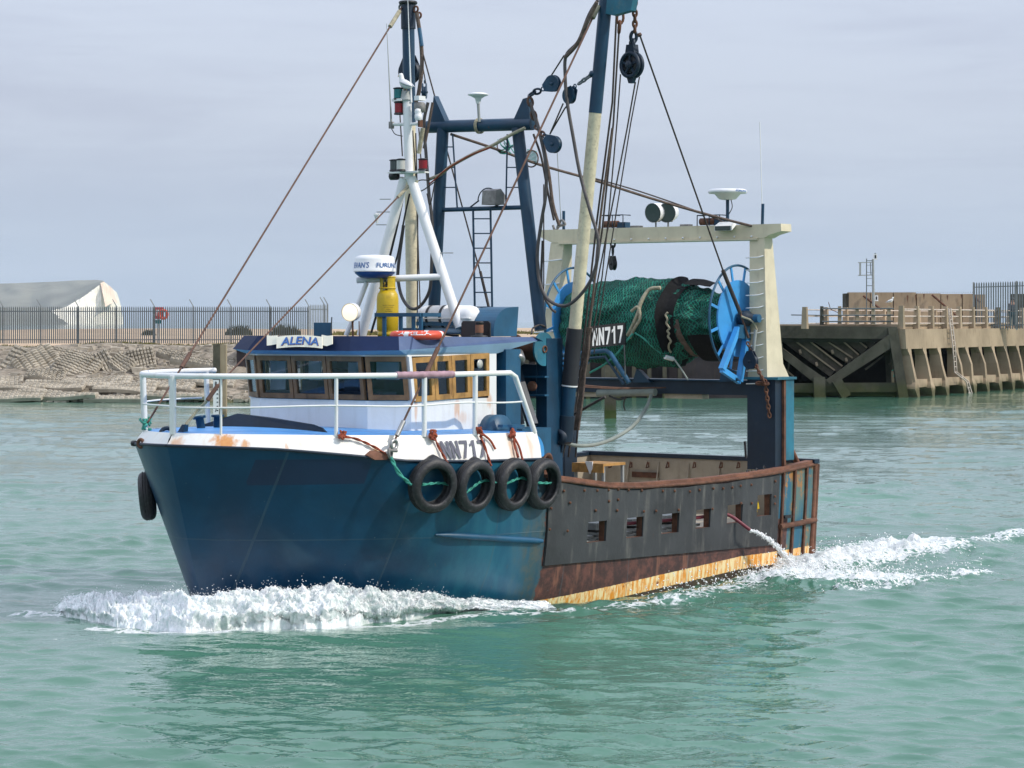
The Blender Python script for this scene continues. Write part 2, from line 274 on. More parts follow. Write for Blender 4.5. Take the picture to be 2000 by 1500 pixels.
# water and foam
def watermat(name, foamy):
    m, nt = newmat(name)
    geo = N(nt, 'ShaderNodeNewGeometry').outputs['Position']
    at = N(nt, 'ShaderNodeAttribute', attribute_name='foam').outputs['Fac']
    big = noi(nt, geo, .05, 4, .55)
    col = mixc(nt, ramp(nt, big, .35, .65), (0.052, 0.150, 0.098), (0.075, 0.190, 0.132))
    def rid(x): return mth(nt, 'SUBTRACT', 1.0, mth(nt, 'ABSOLUTE', mth(nt, 'SUBTRACT', mth(nt, 'MULTIPLY', x, 2.0), 1.0)))
    bn = mth(nt, 'ADD', rid(noi(nt, geo, 3.6, 3, .55, .4, sc=(.75, 1.25, 1))), mth(nt, 'MULTIPLY', rid(noi(nt, geo, 8, 2, .5, .3, sc=(.8, 1.2, 1))), .28))
    b = N(nt, 'ShaderNodeBump', {'Strength': .28, 'Distance': .04, 'Height': bn})
    wat = N(nt, 'ShaderNodeBsdfPrincipled', {'Base Color': col, 'Roughness': .04, 'IOR': 1.42, 'Normal': b.outputs[0]})
    if not foamy:
        finish(nt, wat.outputs[0]); return
    f1 = N(nt, 'ShaderNodeTexVoronoi', {'Vector': N(nt, 'ShaderNodeVectorMath', {0: geo, 1: N(nt, 'ShaderNodeVectorMath', {0: N(nt, 'ShaderNodeTexNoise', {'Vector': geo, 'Scale': 5, 'Detail': 4}).outputs[1], 'Scale': .35}, operation='SCALE').outputs[0]}, operation='ADD').outputs[0], 'Scale': 5.5}, feature='DISTANCE_TO_EDGE').outputs[0]
    lace = mth(nt, 'SUBTRACT', 0.55, mth(nt, 'MULTIPLY', f1, 2.2))
    fn = mth(nt, 'ADD', mth(nt, 'MULTIPLY', noi(nt, geo, 6.5, 8, .72, .4), .75), mth(nt, 'MULTIPLY', lace, .35))
    f = ramp(nt, mth(nt, 'ADD', fn, at), 1.0, 1.13)
    fb = N(nt, 'ShaderNodeBump', {'Strength': .9, 'Distance': .04, 'Height': noi(nt, geo, 22, 6, .7)})
    fc = mixc(nt, ramp(nt, noi(nt, geo, 14, 6, .7), .3, .65), (0.50, 0.57, 0.56), (0.86, 0.87, 0.86))
    fo = N(nt, 'ShaderNodeBsdfPrincipled', {'Base Color': fc, 'Roughness': .7, 'Normal': fb.outputs[0]})
    finish(nt, N(nt, 'ShaderNodeMixShader', {0: f, 1: wat.outputs[0], 2: fo.outputs[0]}).outputs[0])
watermat('water', True)
m, nt = newmat('foam')
geo = N(nt, 'ShaderNodeNewGeometry').outputs['Position']
fb = N(nt, 'ShaderNodeBump', {'Strength': .6, 'Distance': .02, 'Height': noi(nt, geo, 34, 6, .7)})
fc = mixc(nt, ramp(nt, noi(nt, geo, 10, 8, .75), .36, .60), (0.60, 0.69, 0.67), (0.92, 0.93, 0.93))
fp = N(nt, 'ShaderNodeBsdfPrincipled', {'Base Color': fc, 'Roughness': .5, 'Normal': fb.outputs[0], 'Subsurface Weight': .5, 'Subsurface Scale': .04})
fp.inputs['Subsurface Radius'].default_value = (1.0, 1.0, 1.0)
finish(nt, fp.outputs[0])
m, nt = newmat('droplet')
finish(nt, N(nt, 'ShaderNodeBsdfPrincipled', {'Base Color': (0.92, 0.93, 0.93), 'Roughness': .4}).outputs[0])

# ---------------------------------------------------------------- frames of reference and mesh builder
TH = R(37); CS, SN = math.cos(TH), math.sin(TH)
BO = Vector((-4.1, 34.1, 0.0))            # stem at the waterline
def b2w(p): s, q, z = p; return Vector((BO.x + s * SN + q * CS, BO.y + s * CS - q * SN, z))
def w2b(p): dx, dy = p[0] - BO.x, p[1] - BO.y; return Vector((dx * SN + dy * CS, dx * CS - dy * SN, p[2]))
def W(u, v, z=0.0, y=None, x=None):        # measured picture point -> world point on height z, or at distance y
    if y is None: y = (CAM_Z - z) * FPX / (v - HORIZON)
    return Vector(((u - 1000) / FPX * y, y, CAM_Z - (v - HORIZON) / FPX * y))
def P(u, v, s=None, p=None, z=None):       # measured point -> boat coordinates (aft, port, up) on a known plane
    d = Vector(((u - 1000) / FPX, 1.0, -(v - HORIZON) / FPX))
    o = w2b((0, 0, CAM_Z)); e = w2b((d.x, d.y, CAM_Z + d.z)) - o
    if s is not None: t = (s - o.x) / e.x
    elif p is not None: t = (p - o.y) / e.y
    else: t = (z - o.z) / e.z
    return o + e * t
def Rm(px, y): return px / FPX * y          # pixel length at distance -> metres

class G:
    def __init__(g): g.V = []; g.F = []; g.S = []
    def add(g, V, F, smooth=False):
        n = len(g.V); g.V += [tuple(v) for v in V]; g.F += [tuple(i + n for i in f) for f in F]; g.S += [smooth] * len(F); return g
    def box(g, a, b):
        x0, y0, z0 = (min(a[i], b[i]) for i in range(3)); x1, y1, z1 = (max(a[i], b[i]) for i in range(3))
        return g.hexa([(x0, y0, z0), (x1, y0, z0), (x1, y1, z0), (x0, y1, z0), (x0, y0, z1), (x1, y0, z1), (x1, y1, z1), (x0, y1, z1)])
    def hexa(g, V): return g.add(V, [(0, 3, 2, 1), (4, 5, 6, 7), (0, 1, 5, 4), (1, 2, 6, 5), (2, 3, 7, 6), (3, 0, 4, 7)])
    def bar(g, a, b, w, h, up=(0, 0, 1), w2=None, h2=None):
        a, b = Vector(a), Vector(b); d = (b - a).normalized(); up = Vector(up)
        s = d.cross(up)
        if s.length < 1e-4: s = d.cross(Vector((1, 0, 0)))
        s.normalize(); t = s.cross(d).normalized(); w2 = w if w2 is None else w2; h2 = h if h2 is None else h2
        def q(c, w, h): return [c - s * w / 2 - t * h / 2, c + s * w / 2 - t * h / 2, c + s * w / 2 + t * h / 2, c - s * w / 2 + t * h / 2]
        A, B = q(a, w, h), q(b, w2, h2)
        return g.hexa(A + B)
    def tube(g, pts, r, n=8, closed=False, flat=1.0):
        pts = [Vector(p) for p in pts]; m = len(pts); rs = r if hasattr(r, '__len__') else [r] * m
        V = []; prev = None
        for i, p in enumerate(pts):
            if closed: d = pts[(i + 1) % m] - pts[i - 1]
            else: d = pts[min(i + 1, m - 1)] - pts[max(i - 1, 0)]
            d = d.normalized() if d.length > 1e-9 else Vector((0, 0, 1))
            if prev is None:
                ref = Vector((0, 0, 1)) if abs(d.z) < .9 else Vector((1, 0, 0)); s = d.cross(ref).normalized()
            else:
                s = prev - d * prev.dot(d)
                s = s.normalized() if s.length > 1e-6 else d.orthogonal().normalized()
            t = d.cross(s); prev = s
            for k in range(n):
                a = 2 * math.pi * k / n; V.append(p + (s * math.cos(a) + t * math.sin(a) * flat) * rs[i])
        F = []
        L = m if closed else m - 1
        for i in range(L):
            for k in range(n):
                a = i * n + k; b = i * n + (k + 1) % n; i2 = ((i + 1) % m) * n
                F.append((a, b, i2 + (k + 1) % n, i2 + k))
        g.add(V, F, True)
        if not closed: g.add([V[k] for k in range(n)], [tuple(range(n - 1, -1, -1))]); g.add([V[(m - 1) * n + k] for k in range(n)], [tuple(range(n))])
        return g
    def lathe(g, o, axis, prof, n=24, a0=0.0, a1=2 * math.pi, ref=None, smooth=True):
        o, ax = Vector(o), Vector(axis).normalized()
        s = Vector(ref) if ref is not None else ax.orthogonal(); s = (s - ax * s.dot(ax)).normalized(); t = ax.cross(s)
        full = abs(a1 - a0 - 2 * math.pi) < 1e-6; m = n if full else n + 1
        V = []
        for (h, r) in prof:
            for k in range(m):
                a = a0 + (a1 - a0) * k / n; V.append(o + ax * h + (s * math.cos(a) + t * math.sin(a)) * max(r, 1e-4))
        F = []
        for i in range(len(prof) - 1):
            for k in range(n):
                k2 = (k + 1) % m
                F.append((i * m + k, i * m + k2, (i + 1) * m + k2, (i + 1) * m + k))
        return g.add(V, F, smooth)
    def prism(g, poly, d):
        d = Vector(d); A = [Vector(p) for p in poly]; n = len(A); V = A + [p + d for p in A]
        F = [tuple(range(n - 1, -1, -1)), tuple(range(n, 2 * n))] + [(i, (i + 1) % n, n + (i + 1) % n, n + i) for i in range(n)]
        return g.add(V, F)
    def torus(g, c, ax, Rr, r, n=24, m=8, a0=0, a1=2 * math.pi, ref=None):
        c, ax = Vector(c), Vector(ax).normalized(); s = Vector(ref) if ref is not None else ax.orthogonal()
        s = (s - ax * s.dot(ax)).normalized(); t = ax.cross(s); full = abs(a1 - a0 - 2 * math.pi) < 1e-6
        pts = [c + (s * math.cos(a0 + (a1 - a0) * k / n) + t * math.sin(a0 + (a1 - a0) * k / n)) * Rr for k in range(n if full else n + 1)]
        return g.tube(pts, r, m, closed=full)
    def grid(g, fn, nu, nv, smooth=True, skip=None):
        V = [fn(i / nu, j / nv) for j in range(nv + 1) for i in range(nu + 1)]
        F = [(j * (nu + 1) + i, j * (nu + 1) + i + 1, (j + 1) * (nu + 1) + i + 1, (j + 1) * (nu + 1) + i) for j in range(nv) for i in range(nu) if not (skip and skip(i, j))]
        return g.add(V, F, smooth)

OFF = {}; FRM = {}
def mesh_from(g, name, off, frame, mat):
    me = bpy.data.meshes.new(name)
    if frame == 'B':
        V = [(-(x - off[0]), y - off[1], z - off[2]) for x, y, z in g.V]; F = [f[::-1] for f in g.F]
    else:
        V = [(x - off[0], y - off[1], z - off[2]) for x, y, z in g.V]; F = g.F
    me.from_pydata(V, [], F); me.polygons.foreach_set('use_smooth', g.S); me.materials.append(MATS[mat]); me.update(); return me
def put(o, base, frame):
    if frame == 'B': o.location = b2w(base); o.rotation_euler = (0, 0, math.atan2(-CS, -SN))
    else: o.location = Vector(base)
def props(o, label, cat, group=None, kind=None):
    if label: o['label'] = label
    if cat: o['category'] = cat
    if group: o['group'] = group
    if kind: o['kind'] = kind
def thing(name, label, cat, base, frame='B', group=None):
    o = bpy.data.objects.new(name, None); COL.objects.link(o); o.empty_display_size = .2
    put(o, base, frame); props(o, label, cat, group); OFF[o.name] = Vector(base); FRM[o.name] = frame; return o
def solo(g, name, mat, label, cat, base, frame='B', group=None, kind=None):
    o = bpy.data.objects.new(name, mesh_from(g, name, Vector(base), frame, mat)); COL.objects.link(o)
    put(o, base, frame); props(o, label, cat, group, kind); OFF[o.name] = Vector(base); FRM[o.name] = frame; return o
def part(parent, name, g, mat, label=None, kind=None, sub=None):
    off, fr = OFF[parent.name], FRM[parent.name]
    o = bpy.data.objects.new(name, mesh_from(g, name, off, fr, mat)); COL.objects.link(o); o.parent = parent
    if label: o['label'] = label
    if kind: o['kind'] = kind
    OFF[o.name] = off; FRM[o.name] = fr; return o
def clone(o, parent=None, dloc=None):
    c = o.copy(); COL.objects.link(c); c.parent = parent
    if dloc is not None: c.location = Vector(o.location) + Vector(dloc)
    for ch in [x for x in o.children]: clone(ch, c)
    return c
def catmull(pts, n=8):
    pts = [Vector(p) for p in pts]; P4 = [pts[0] * 2 - pts[1]] + pts + [pts[-1] * 2 - pts[-2]]; out = []
    for i in range(1, len(P4) - 2):
        a, b, c, d = P4[i - 1:i + 3]
        for k in range(n):
            t = k / n; out.append(.5 * ((2 * b) + (c - a) * t + (2 * a - 5 * b + 4 * c - d) * t * t + (3 * b - a - 3 * c + d) * t ** 3))
    out.append(pts[-1]); return out
def sag(a, b, h, n=10):
    a, b = Vector(a), Vector(b); return [a.lerp(b, k / n) - Vector((0, 0, 4 * h * (k / n) * (1 - k / n))) for k in range(n + 1)]
def text_geo(s, w, h, o, right, up, depth=.006, bold=0.0, shear=0.0, arc=0.0, space=1.0, align=None):
    """flat lettering as a mesh, fitted to w x h metres with its lower left corner at o"""
    cu = bpy.data.curves.new('t', 'FONT'); cu.body = s; cu.extrude = 0; cu.offset = bold; cu.shear = shear; cu.space_character = space
    cu.resolution_u = 4
    ob = bpy.data.objects.new('t', cu); COL.objects.link(ob); dg = bpy.context.evaluated_depsgraph_get(); dg.update()
    me = bpy.data.meshes.new_from_object(ob.evaluated_get(dg)); V = [v.co.copy() for v in me.vertices]; F = [tuple(p.vertices) for p in me.polygons]
    bpy.data.objects.remove(ob); bpy.data.curves.remove(cu); bpy.data.meshes.remove(me)
    x0 = min(v.x for v in V); x1 = max(v.x for v in V); y0 = min(v.y for v in V); y1 = max(v.y for v in V)
    o, right, up = Vector(o), Vector(right).normalized(), Vector(up).normalized(); nrm = right.cross(up); g = G(); out = []
    for v in V:
        a = (v.x - x0) / (x1 - x0); b = (v.y - y0) / (y1 - y0); b2 = b * h + arc * (1 - (2 * a - 1) ** 2)
        out.append(o + right * (a * w) + up * b2)
    g.add(out, F); g.nrm = nrm; return g

# ---------------------------------------------------------------- water
KW = []
_r = np.random.default_rng(5)
for i in range(84):
    lam = 0.20 * (4.2 / 0.20) ** (i / 83.0)
    th = R(-98) + _r.normal() * .55
    amp = 0.0060 * lam ** .64 * (0.4 + 1.2 * _r.random())
    if lam > 0.9: amp *= .55
    KW.append((2 * math.pi / lam, th, amp, _r.random() * 6.283))
def wave_h(X, Y):
    h = np.zeros_like(X); dx = np.zeros_like(X); dy = np.zeros_like(X)
    for k, th, a, ph in KW:
        c, s = math.cos(th), math.sin(th); arg = k * (X * c + Y * s) + ph; f = np.clip(1.5 - Y * k / 700.0, 0, 1)
        h += a * f * np.sin(arg); q = a * f * np.cos(arg) * .95; dx += c * q; dy += s * q
    patch = .75 + .5 * np.sin(X * .31 + 1.3 * np.sin(Y * .17)) * np.sin(Y * .23 + .7)
    return h * patch, dx * patch, dy * patch
def vnoise(X, Y, sc, seed, octv=5, ridged=False):
    """cheap tiled value noise"""
    r = np.random.default_rng(seed); T = r.random((256, 256)); out = np.zeros_like(X); a = 1.0; tot = 0
    for o in range(octv):
        x = X * sc + 17.3 * o + 500; y = Y * sc + 9.1 * o + 500; xi = np.floor(x).astype(int); yi = np.floor(y).astype(int); fx = x - xi; fy = y - yi
        fx = fx * fx * (3 - 2 * fx); fy = fy * fy * (3 - 2 * fy)
        g = lambda i, j: T[(xi + i) & 255, (yi + j) & 255]
        v = (g(0, 0) * (1 - fx) + g(1, 0) * fx) * (1 - fy) + (g(0, 1) * (1 - fx) + g(1, 1) * fx) * fy
        if ridged: v = 1 - np.abs(2 * v - 1)
        out += a * v; tot += a; a *= .55; sc *= 2.03
    return out / tot
def seg_d(X, Y, a, b):
    ax, ay, bx, by = a[0], a[1], b[0], b[1]; vx, vy = bx - ax, by - ay
    t = np.clip(((X - ax) * vx + (Y - ay) * vy) / (vx * vx + vy * vy), 0, 1)
    return np.hypot(X - ax - t * vx, Y - ay - t * vy), t
FO = [  # measured foam streaks: ends, half width (m), strength, lift
    (W(1570, 1112), W(1790, 1075), 1.3, .90, .26), (W(1760, 1080), W(2060, 1040), .60, .64, .14),
    (W(1540, 1135), W(1700, 1140), 1.2, .80, .22), (W(1640, 1165), W(1930, 1125), .42, .62, .14),
    (W(1120, 1195), W(1340, 1170), .42, .60, .05), (W(1300, 1175), W(1560, 1125), .70, .60, .08),
    (W(1180, 1185), W(1250, 1172), .5, .45, .05), (W(1620, 965), W(2030, 925), 1.8, .40, .03),
    (W(1640, 1000), W(2050, 1000), 2.2, .24, .03), (W(860, 1200), W(1150, 1200), .32, .52, .05),
    (W(0, 1250), W(130, 1247), .14, .44, .0), (W(60, 1200), W(240, 1200), .45, .60, .03), (W(180, 1230), W(420, 1246), .24, .70, .0), (W(400, 1246), W(860, 1212), .24, .70, .0), (W(840, 1212), W(1180, 1196), .25, .60, .04), (W(1640, 1130), W(2060, 1085), 1.1, .43, .06), (W(1900, 1060), W(2100, 1030), .8, .55, .08)]
def foam_field(X, Y):
    f = np.zeros_like(X); l = np.zeros_like(X)
    for a, b, w, s, up in FO:
        d, t = seg_d(X, Y, a, b); k = np.exp(-(d / w) ** 2); f = np.maximum(f, s * k); l = np.maximum(l, up * k)
    return f, l
# bow wave: foot of the breaking wave measured on the water, back edge against the hull
FOOT = [W(88, 1188), W(150, 1207), W(222, 1229), W(300, 1236), (W(372, 1239)), W(480, 1235), W(640, 1226), W(740, 1216), W(820, 1207), W(900, 1201), W(1000, 1196), W(1090, 1196)]
BACK = [Vector((-6.7, 36.2, 0)), Vector((-6.1, 36.3, 0)), Vector((-5.4, 36.2, 0)), Vector((-4.75, 35.7, 0)), b2w((.05, .0, 0)), b2w((.28, .6, 0)), b2w((.95, 1.18, 0)), b2w((1.7, 1.55, 0)), b2w((2.5, 1.85, 0)), b2w((3.1, 2.0, 0)), b2w((3.9, 2.1, 0)), b2w((4.6, 2.25, 0))]
HMAX = [.05, .20, .29, .34, .46, .47, .43, .36, .25, .17, .10, .05]
FOOTc = catmull(FOOT, 12); BACKc = catmull(BACK, 12)
HC = np.interp(np.linspace(0, 11, len(FOOTc)), range(12), HMAX)
def np_mesh(name, Pn, mat, foam=None, closed=False):
    H, Wd = Pn.shape[:2]; me = bpy.data.meshes.new(name); me.vertices.add(H * Wd); me.vertices.foreach_set('co', Pn.reshape(-1).astype(np.float32))
    i = np.arange((H - 1) * (Wd - 1)); r = i // (Wd - 1); c = i % (Wd - 1); a = r * Wd + c
    q = np.stack([a, a + 1, a + Wd + 1, a + Wd], 1).reshape(-1).astype(np.int32); n = len(i)
    me.loops.add(n * 4); me.loops.foreach_set('vertex_index', q); me.polygons.add(n)
    me.polygons.foreach_set('loop_start', np.arange(n, dtype=np.int32) * 4); me.polygons.foreach_set('loop_total', np.full(n, 4, np.int32))
    me.polygons.foreach_set('use_smooth', np.ones(n, bool)); me.update(calc_edges=True)
    if foam is not None:
        at = me.attributes.new('foam', 'FLOAT', 'POINT'); at.data.foreach_set('value', foam.reshape(-1).astype(np.float32))
    me.materials.append(MATS[mat]); return me
def link(me, name, kind=None, loc=(0, 0, 0)):
    o = bpy.data.objects.new(name, me); COL.objects.link(o); o.location = loc
    if kind: o['kind'] = kind
    return o
ys = [15.0]
while ys[-1] < 240: ys.append(ys[-1] + max(.036, ys[-1] ** 2 / 21000))
ys = np.array(ys); ts = np.linspace(-1, 1, 1000)
Yg, Tg = np.meshgrid(ys, ts, indexing='ij'); Xg = Tg * (.27 * Yg + 6)
h, dx, dy = wave_h(Xg, Yg); f, l = foam_field(Xg, Yg)
ed = np.clip((1 - np.abs(Tg)) * 30, 0, 1) * np.clip((ys[-1] - Yg) / 20, 0, 1) * np.clip((Yg - 15) / 1.0, 0, 1)
rg = vnoise(Xg, Yg, 2.2, 3, 5, True)
hh = (h + l * (rg * 1.5 - .35)) * ed
# a low swell thrown off the bow and shoulder
d, t = seg_d(Xg, Yg, W(240, 1262), W(1250, 1225)); hh += .07 * np.exp(-(d / .75) ** 2) * ed
d, t = seg_d(Xg, Yg, W(1150, 1225), W(1960, 1150)); hh += .06 * np.exp(-(d / .8) ** 2) * ed
d, t = seg_d(Xg, Yg, b2w((5.6, 2.35, 0)), b2w((10.2, 2.4, 0))); hh -= .11 * np.exp(-(d / .55) ** 2) * ed
speck = vnoise(Xg, Yg, .45, 9, 4)
f = f + np.clip(speck - .60, 0, 1) * .7
Pn = np.stack([Xg + dx * ed, Yg + dy * ed, hh], 2)
water = link(np_mesh('water', Pn, 'water', f), 'water', 'structure')
# the sea beyond and beside the worked patch, out to the horizon
B = 14000.0; y0, y1 = ys[0], ys[-1]; x0, x1 = .27 * y0 + 6, .27 * y1 + 6
g = G().add([(-x0, y0, 0), (x0, y0, 0), (x1, y1, 0), (-x1, y1, 0), (-B, -300, 0), (B, -300, 0), (B, B, 0), (-B, B, 0)], [(4, 5, 1, 0), (5, 6, 2, 1), (6, 7, 3, 2), (7, 4, 0, 3)])
sea = solo(g, 'sea', 'water', None, None, (0, 0, 0), 'W', kind='structure')

# bow wave sheet
na = len(FOOTc); NB = 90; AA = 9
A_ = np.array([[p.x, p.y] for p in FOOTc]); B_ = np.array([[p.x, p.y] for p in BACKc])
ai = np.linspace(0, na - 1, na * AA); A_ = np.stack([np.interp(ai, range(na), A_[:, k]) for k in (0, 1)], 1); B_ = np.stack([np.interp(ai, range(na), B_[:, k]) for k in (0, 1)], 1); hc = np.interp(ai, range(na), HC)
bb = np.linspace(-.06, 1, NB)
X = A_[:, None, 0] * (1 - bb) + B_[:, None, 0] * bb; Y = A_[:, None, 1] * (1 - bb) + B_[:, None, 1] * bb
wig = (vnoise(X[:, :1], Y[:, :1], 1.7, 21, 4) - .5) * .55 + (vnoise(X[:, :1], Y[:, :1], 6.0, 22, 4) - .5) * .22; Y = Y + wig * np.clip(1 - bb * 2, 0, 1)
prof = np.interp(bb, [-.06, 0, .07, .2, .42, .65, .82, .93, 1.0], [-.15, -.01, .13, .40, .72, .92, 1.0, .95, .7])
port = np.clip((ai / (na - 1) * 11 - 3.6) / .8, 0, 1)[:, None]       # 0 = free starboard wave, 1 = against the hull
pfree = np.interp(bb, [-.06, 0, .08, .25, .45, .6, .8, 1.0], [-.15, -.01, .2, .65, 1.0, .92, .35, -.2])
pr = prof[None] * port + pfree[None] * (1 - port)
arc = np.concatenate([[0], np.cumsum(np.hypot(*(np.diff(A_, axis=0).T)))]); NX = arc[:, None] + 0 * X; NY = (bb * 1.1 + np.cumsum(np.abs(np.diff(prof, prepend=prof[0]))) * .55)[None] + 0 * X + NX * .13
rn = vnoise(NX, NY, 2.4, 31, 5, True); rn2 = vnoise(NX + .25 * rn, NY, 7.5, 33, 5, True); rn3 = vnoise(NX, NY * .3, 1.3, 35, 3)
crest = 1 + (rn3 - .5) * .7
rn4 = vnoise(NX, NY, 24.0, 37, 3, True)
Z = hc[:, None] * pr * crest + (rn - .55) * .24 * np.clip(hc[:, None] * 3, .15, 1) + ((rn2 - .5) * .15 + (rn4 - .5) * .045) * np.clip(hc[:, None] * 3, .3, 1)
tap = np.clip(np.arange(len(ai)) / 80.0 - .1, 0, 1)[:, None]; tap = tap * tap * (3 - 2 * tap); Z = Z * tap - .06 * (1 - tap)
Z -= np.clip(.04 - (bb[None] + 0), 0, 1) * 2.0
Yd = Y - (rn * .20 + rn2 * .14) * np.clip(pr * 3, .25, 1)
Pn = np.stack([X + (rn2 - .5) * .05, Yd, Z], 2)
cut = 8; Pn, hc, rn = Pn[cut:], hc[cut:], rn[cut:]
bw = link(np_mesh('bow_wave', Pn, 'foam'), 'bow_wave', 'stuff')
bw['label'] = 'white breaking bow wave curling along the blue hull'; bw['category'] = 'wave'
# flying drops
def drops(name, pts, sizes, label):
    pts = np.array(pts); n = len(pts); q = rng.normal(size=(n, 3)); base = np.array([(1, 0, 0), (-1, 0, 0), (0, 1, 0), (0, -1, 0), (0, 0, 1), (0, 0, -1)], float)
    fc = np.array([(0, 2, 4), (2, 1, 4), (1, 3, 4), (3, 0, 4), (2, 0, 5), (1, 2, 5), (3, 1, 5), (0, 3, 5)])
    st = rng.uniform(.6, 1.7, (n, 1, 3)); V = pts[:, None] + base[None] * st * np.array(sizes)[:, None, None] + rng.normal(size=(n, 6, 3)) * np.array(sizes)[:, None, None] * .25
    F = (fc[None] + (np.arange(n) * 6)[:, None, None]).reshape(-1, 3)
    me = bpy.data.meshes.new(name); me.vertices.add(n * 6); me.vertices.foreach_set('co', V.reshape(-1).astype(np.float32))
    me.loops.add(len(F) * 3); me.loops.foreach_set('vertex_index', F.reshape(-1).astype(np.int32)); me.polygons.add(len(F))
    me.polygons.foreach_set('loop_start', np.arange(len(F), dtype=np.int32) * 3); me.polygons.foreach_set('loop_total', np.full(len(F), 3, np.int32)); me.polygons.foreach_set('use_smooth', np.ones(len(F), bool))
    me.update(calc_edges=True); me.materials.append(MATS['droplet']); o = link(me, name, 'stuff'); o['label'] = label; o['category'] = 'spray'; return o
pts = []; sz = []
n1, n2 = Pn.shape[:2]
for _ in range(7500):
    i = rng.integers(0, n1); j = int(n2 * min(.999, max(0, rng.beta(1.3, 1.0)))); w_ = hc[i] / .52
    if rng.random() > w_ + .12: continue
    b = Pn[i, j]; up = abs(rng.normal()) * (.022 + .05 * (rn[i, j] > .78)) * (w_ + .3)
    pts.append((b[0] + rng.normal() * .03, b[1] - abs(rng.normal()) * .05, b[2] + up)); sz.append(rng.uniform(.002, .0065))
for _ in range(2200):
    k = rng.random(); i = int(k * 2) % 2
    a, b, w, s, up = FO[[0, 0, 2, 3, 5, 0][rng.integers(0, 6)]]; t = rng.random(); c = a.lerp(b, t * .9)
    pts.append((c.x + rng.normal() * w * .5, c.y + rng.normal() * w * .4, abs(rng.normal()) * .13 + .03)); sz.append(rng.uniform(.005, .014))
for _ in range(2600):   # where the discharge jet falls
    c = W(1580, 1125); t = abs(rng.normal()); pts.append((c.x + rng.normal() * .55 + .2, c.y + rng.normal() * .4, .03 + t * .12 * rng.random())); sz.append(rng.uniform(.005, .014))
drops('spray', pts, sz, 'white spray drops flying above the bow wave and wake')

# ================================================================ THE FISHING BOAT
boat = thing('fishing_boat', 'blue and white beam trawler under way with raised derricks and green net drum', 'fishing boat', (0, 0, 0))
def s0(z): return .03 - .307 * z
SH = [(-.8, 2.38), (-.3, 2.355), (0, 2.335), (.8, 2.24), (1.6, 2.14), (3, 2.09), (4.35, 2.06)]
SHA = [(4.36, 1.80), (4.77, 1.76), (6.0, 1.60), (6.78, 1.56), (8.5, 1.545), (10.0, 1.57), (10.75, 1.60), (12.1, 1.67)]
def sheer(s): return float(np.interp(s, *zip(*SH))) if s <= 4.355 else float(np.interp(s, *zip(*SHA)))
def halfb(s, z):
    q = max(0.0, s - s0(z)); Rz = .72 + .32 * max(z, -.6); c = .26 - .06 * z
    p = math.sqrt(2 * Rz * q + c * c) - c
    top = 2.42 - .06 * max(0, (1.5 - z)) ** 1.3
    if s > 10.75: top -= .09 * (s - 10.75) ** 1.3
    return (p ** -13 + top ** -13) ** (-1 / 13) if p > 1e-3 else 0.0
def hs(sig, z):
    k = min(1, max(0, 1 - sig / 3.0)); return (sig - .70) + (s0(z) + .70) * k
HOLES = [(P(a, 1040, p=2.4).x, P(b, 1040, p=2.4).x, zb, zt) for a, b, zb, zt in
         ((1145, 1181, .80, 1.10), (1221, 1254, .80, 1.10), (1290, 1323, .80, 1.10), (1356, 1385, .82, 1.11), (1418, 1447, .84, 1.13), (1475, 1503, .90, 1.24))]
# columns
sig = [0, .03, .07, .13, .2, .3, .42, .56, .72, .9, 1.1, 1.35, 1.6, 1.9, 2.2, 2.55, 2.9, 3.3, 3.7, 4.1, 4.6, 5.05]
cols = [c for c in sig]
aft = sorted(set([5.061] + [round(x + .70, 4) for h in HOLES for x in h[:2]] + [11.44, 11.8, 12.15, 12.5, 12.72, 12.8]))
rows_low = [-.9, -.6, -.3, 0, .15, .3, .5, .7]
def hull_side(sd):
    g = G()
    # forward body, full height, fine rows
    n = 22
    def fwd(i, j):
        sg = sig[i]; t = j / n; s_top = hs(sg, 2.2); z = -.9 + t * (sheer(hs(sg, sheer(s_top))) + .9); s = hs(sg, z); return (s, sd * halfb(s, z), z)
    g.grid(lambda u, v: fwd(round(u * (len(sig) - 1)), round(v * n)), len(sig) - 1, n)
    zr = [-.9, -.6, -.3, 0, .2, .4, .6]
    V = []; A = [5.05] + aft
    g.grid(lambda u, v: (lambda s, z: (s, sd * halfb(s, z), z))(A[round(u * (len(A) - 1))] - .70, zr[round(v * 6)]), len(A) - 1, 6)
    # plating above .6 with the freeing ports cut out (port side)
    for i in range(len(A) - 1):
        a, b = A[i] - .70, A[i + 1] - .70
        hole = next((h for h in HOLES if abs(h[0] - a) < .01 and abs(h[1] - b) < .01), None) if sd > 0 else None
        def q(zlo, zhi):
            m = 4 if (b - a) > .6 and not hole else 1
            for k in range(m):
                s_a, s_b = a + (b - a) * k / m, a + (b - a) * (k + 1) / m
                f = lambda s, z: (s, sd * halfb(s, z if not callable(z) else z(s)), z if not callable(z) else z(s))
                g.add([f(s_a, zlo), f(s_b, zlo), f(s_b, zhi), f(s_a, zhi)], [(0, 1, 2, 3)])
        if hole: q(.6, hole[2]); q(hole[3], sheer)
        else: q(.6, 1.1); q(1.1, sheer)
    return g
g = G()
for sd in (1, -1):
    h = hull_side(sd); g.add(h.V, h.F, True)
# transom
zs = [-.9, 0, .6, 1.1]
V = []
for z in zs + [None]:
    for k in range(9):
        z_ = sheer(12.1) if z is None else z; w = halfb(12.1, z_); V.append((12.1 + .0 * z_, -w + 2 * w * k / 8, z_))
g.add(V, [(j * 9 + i, j * 9 + i + 1, (j + 1) * 9 + i + 1, (j + 1) * 9 + i) for j in range(4) for i in range(8)])
hull = part(boat, 'hull', g, 'hullpaint')

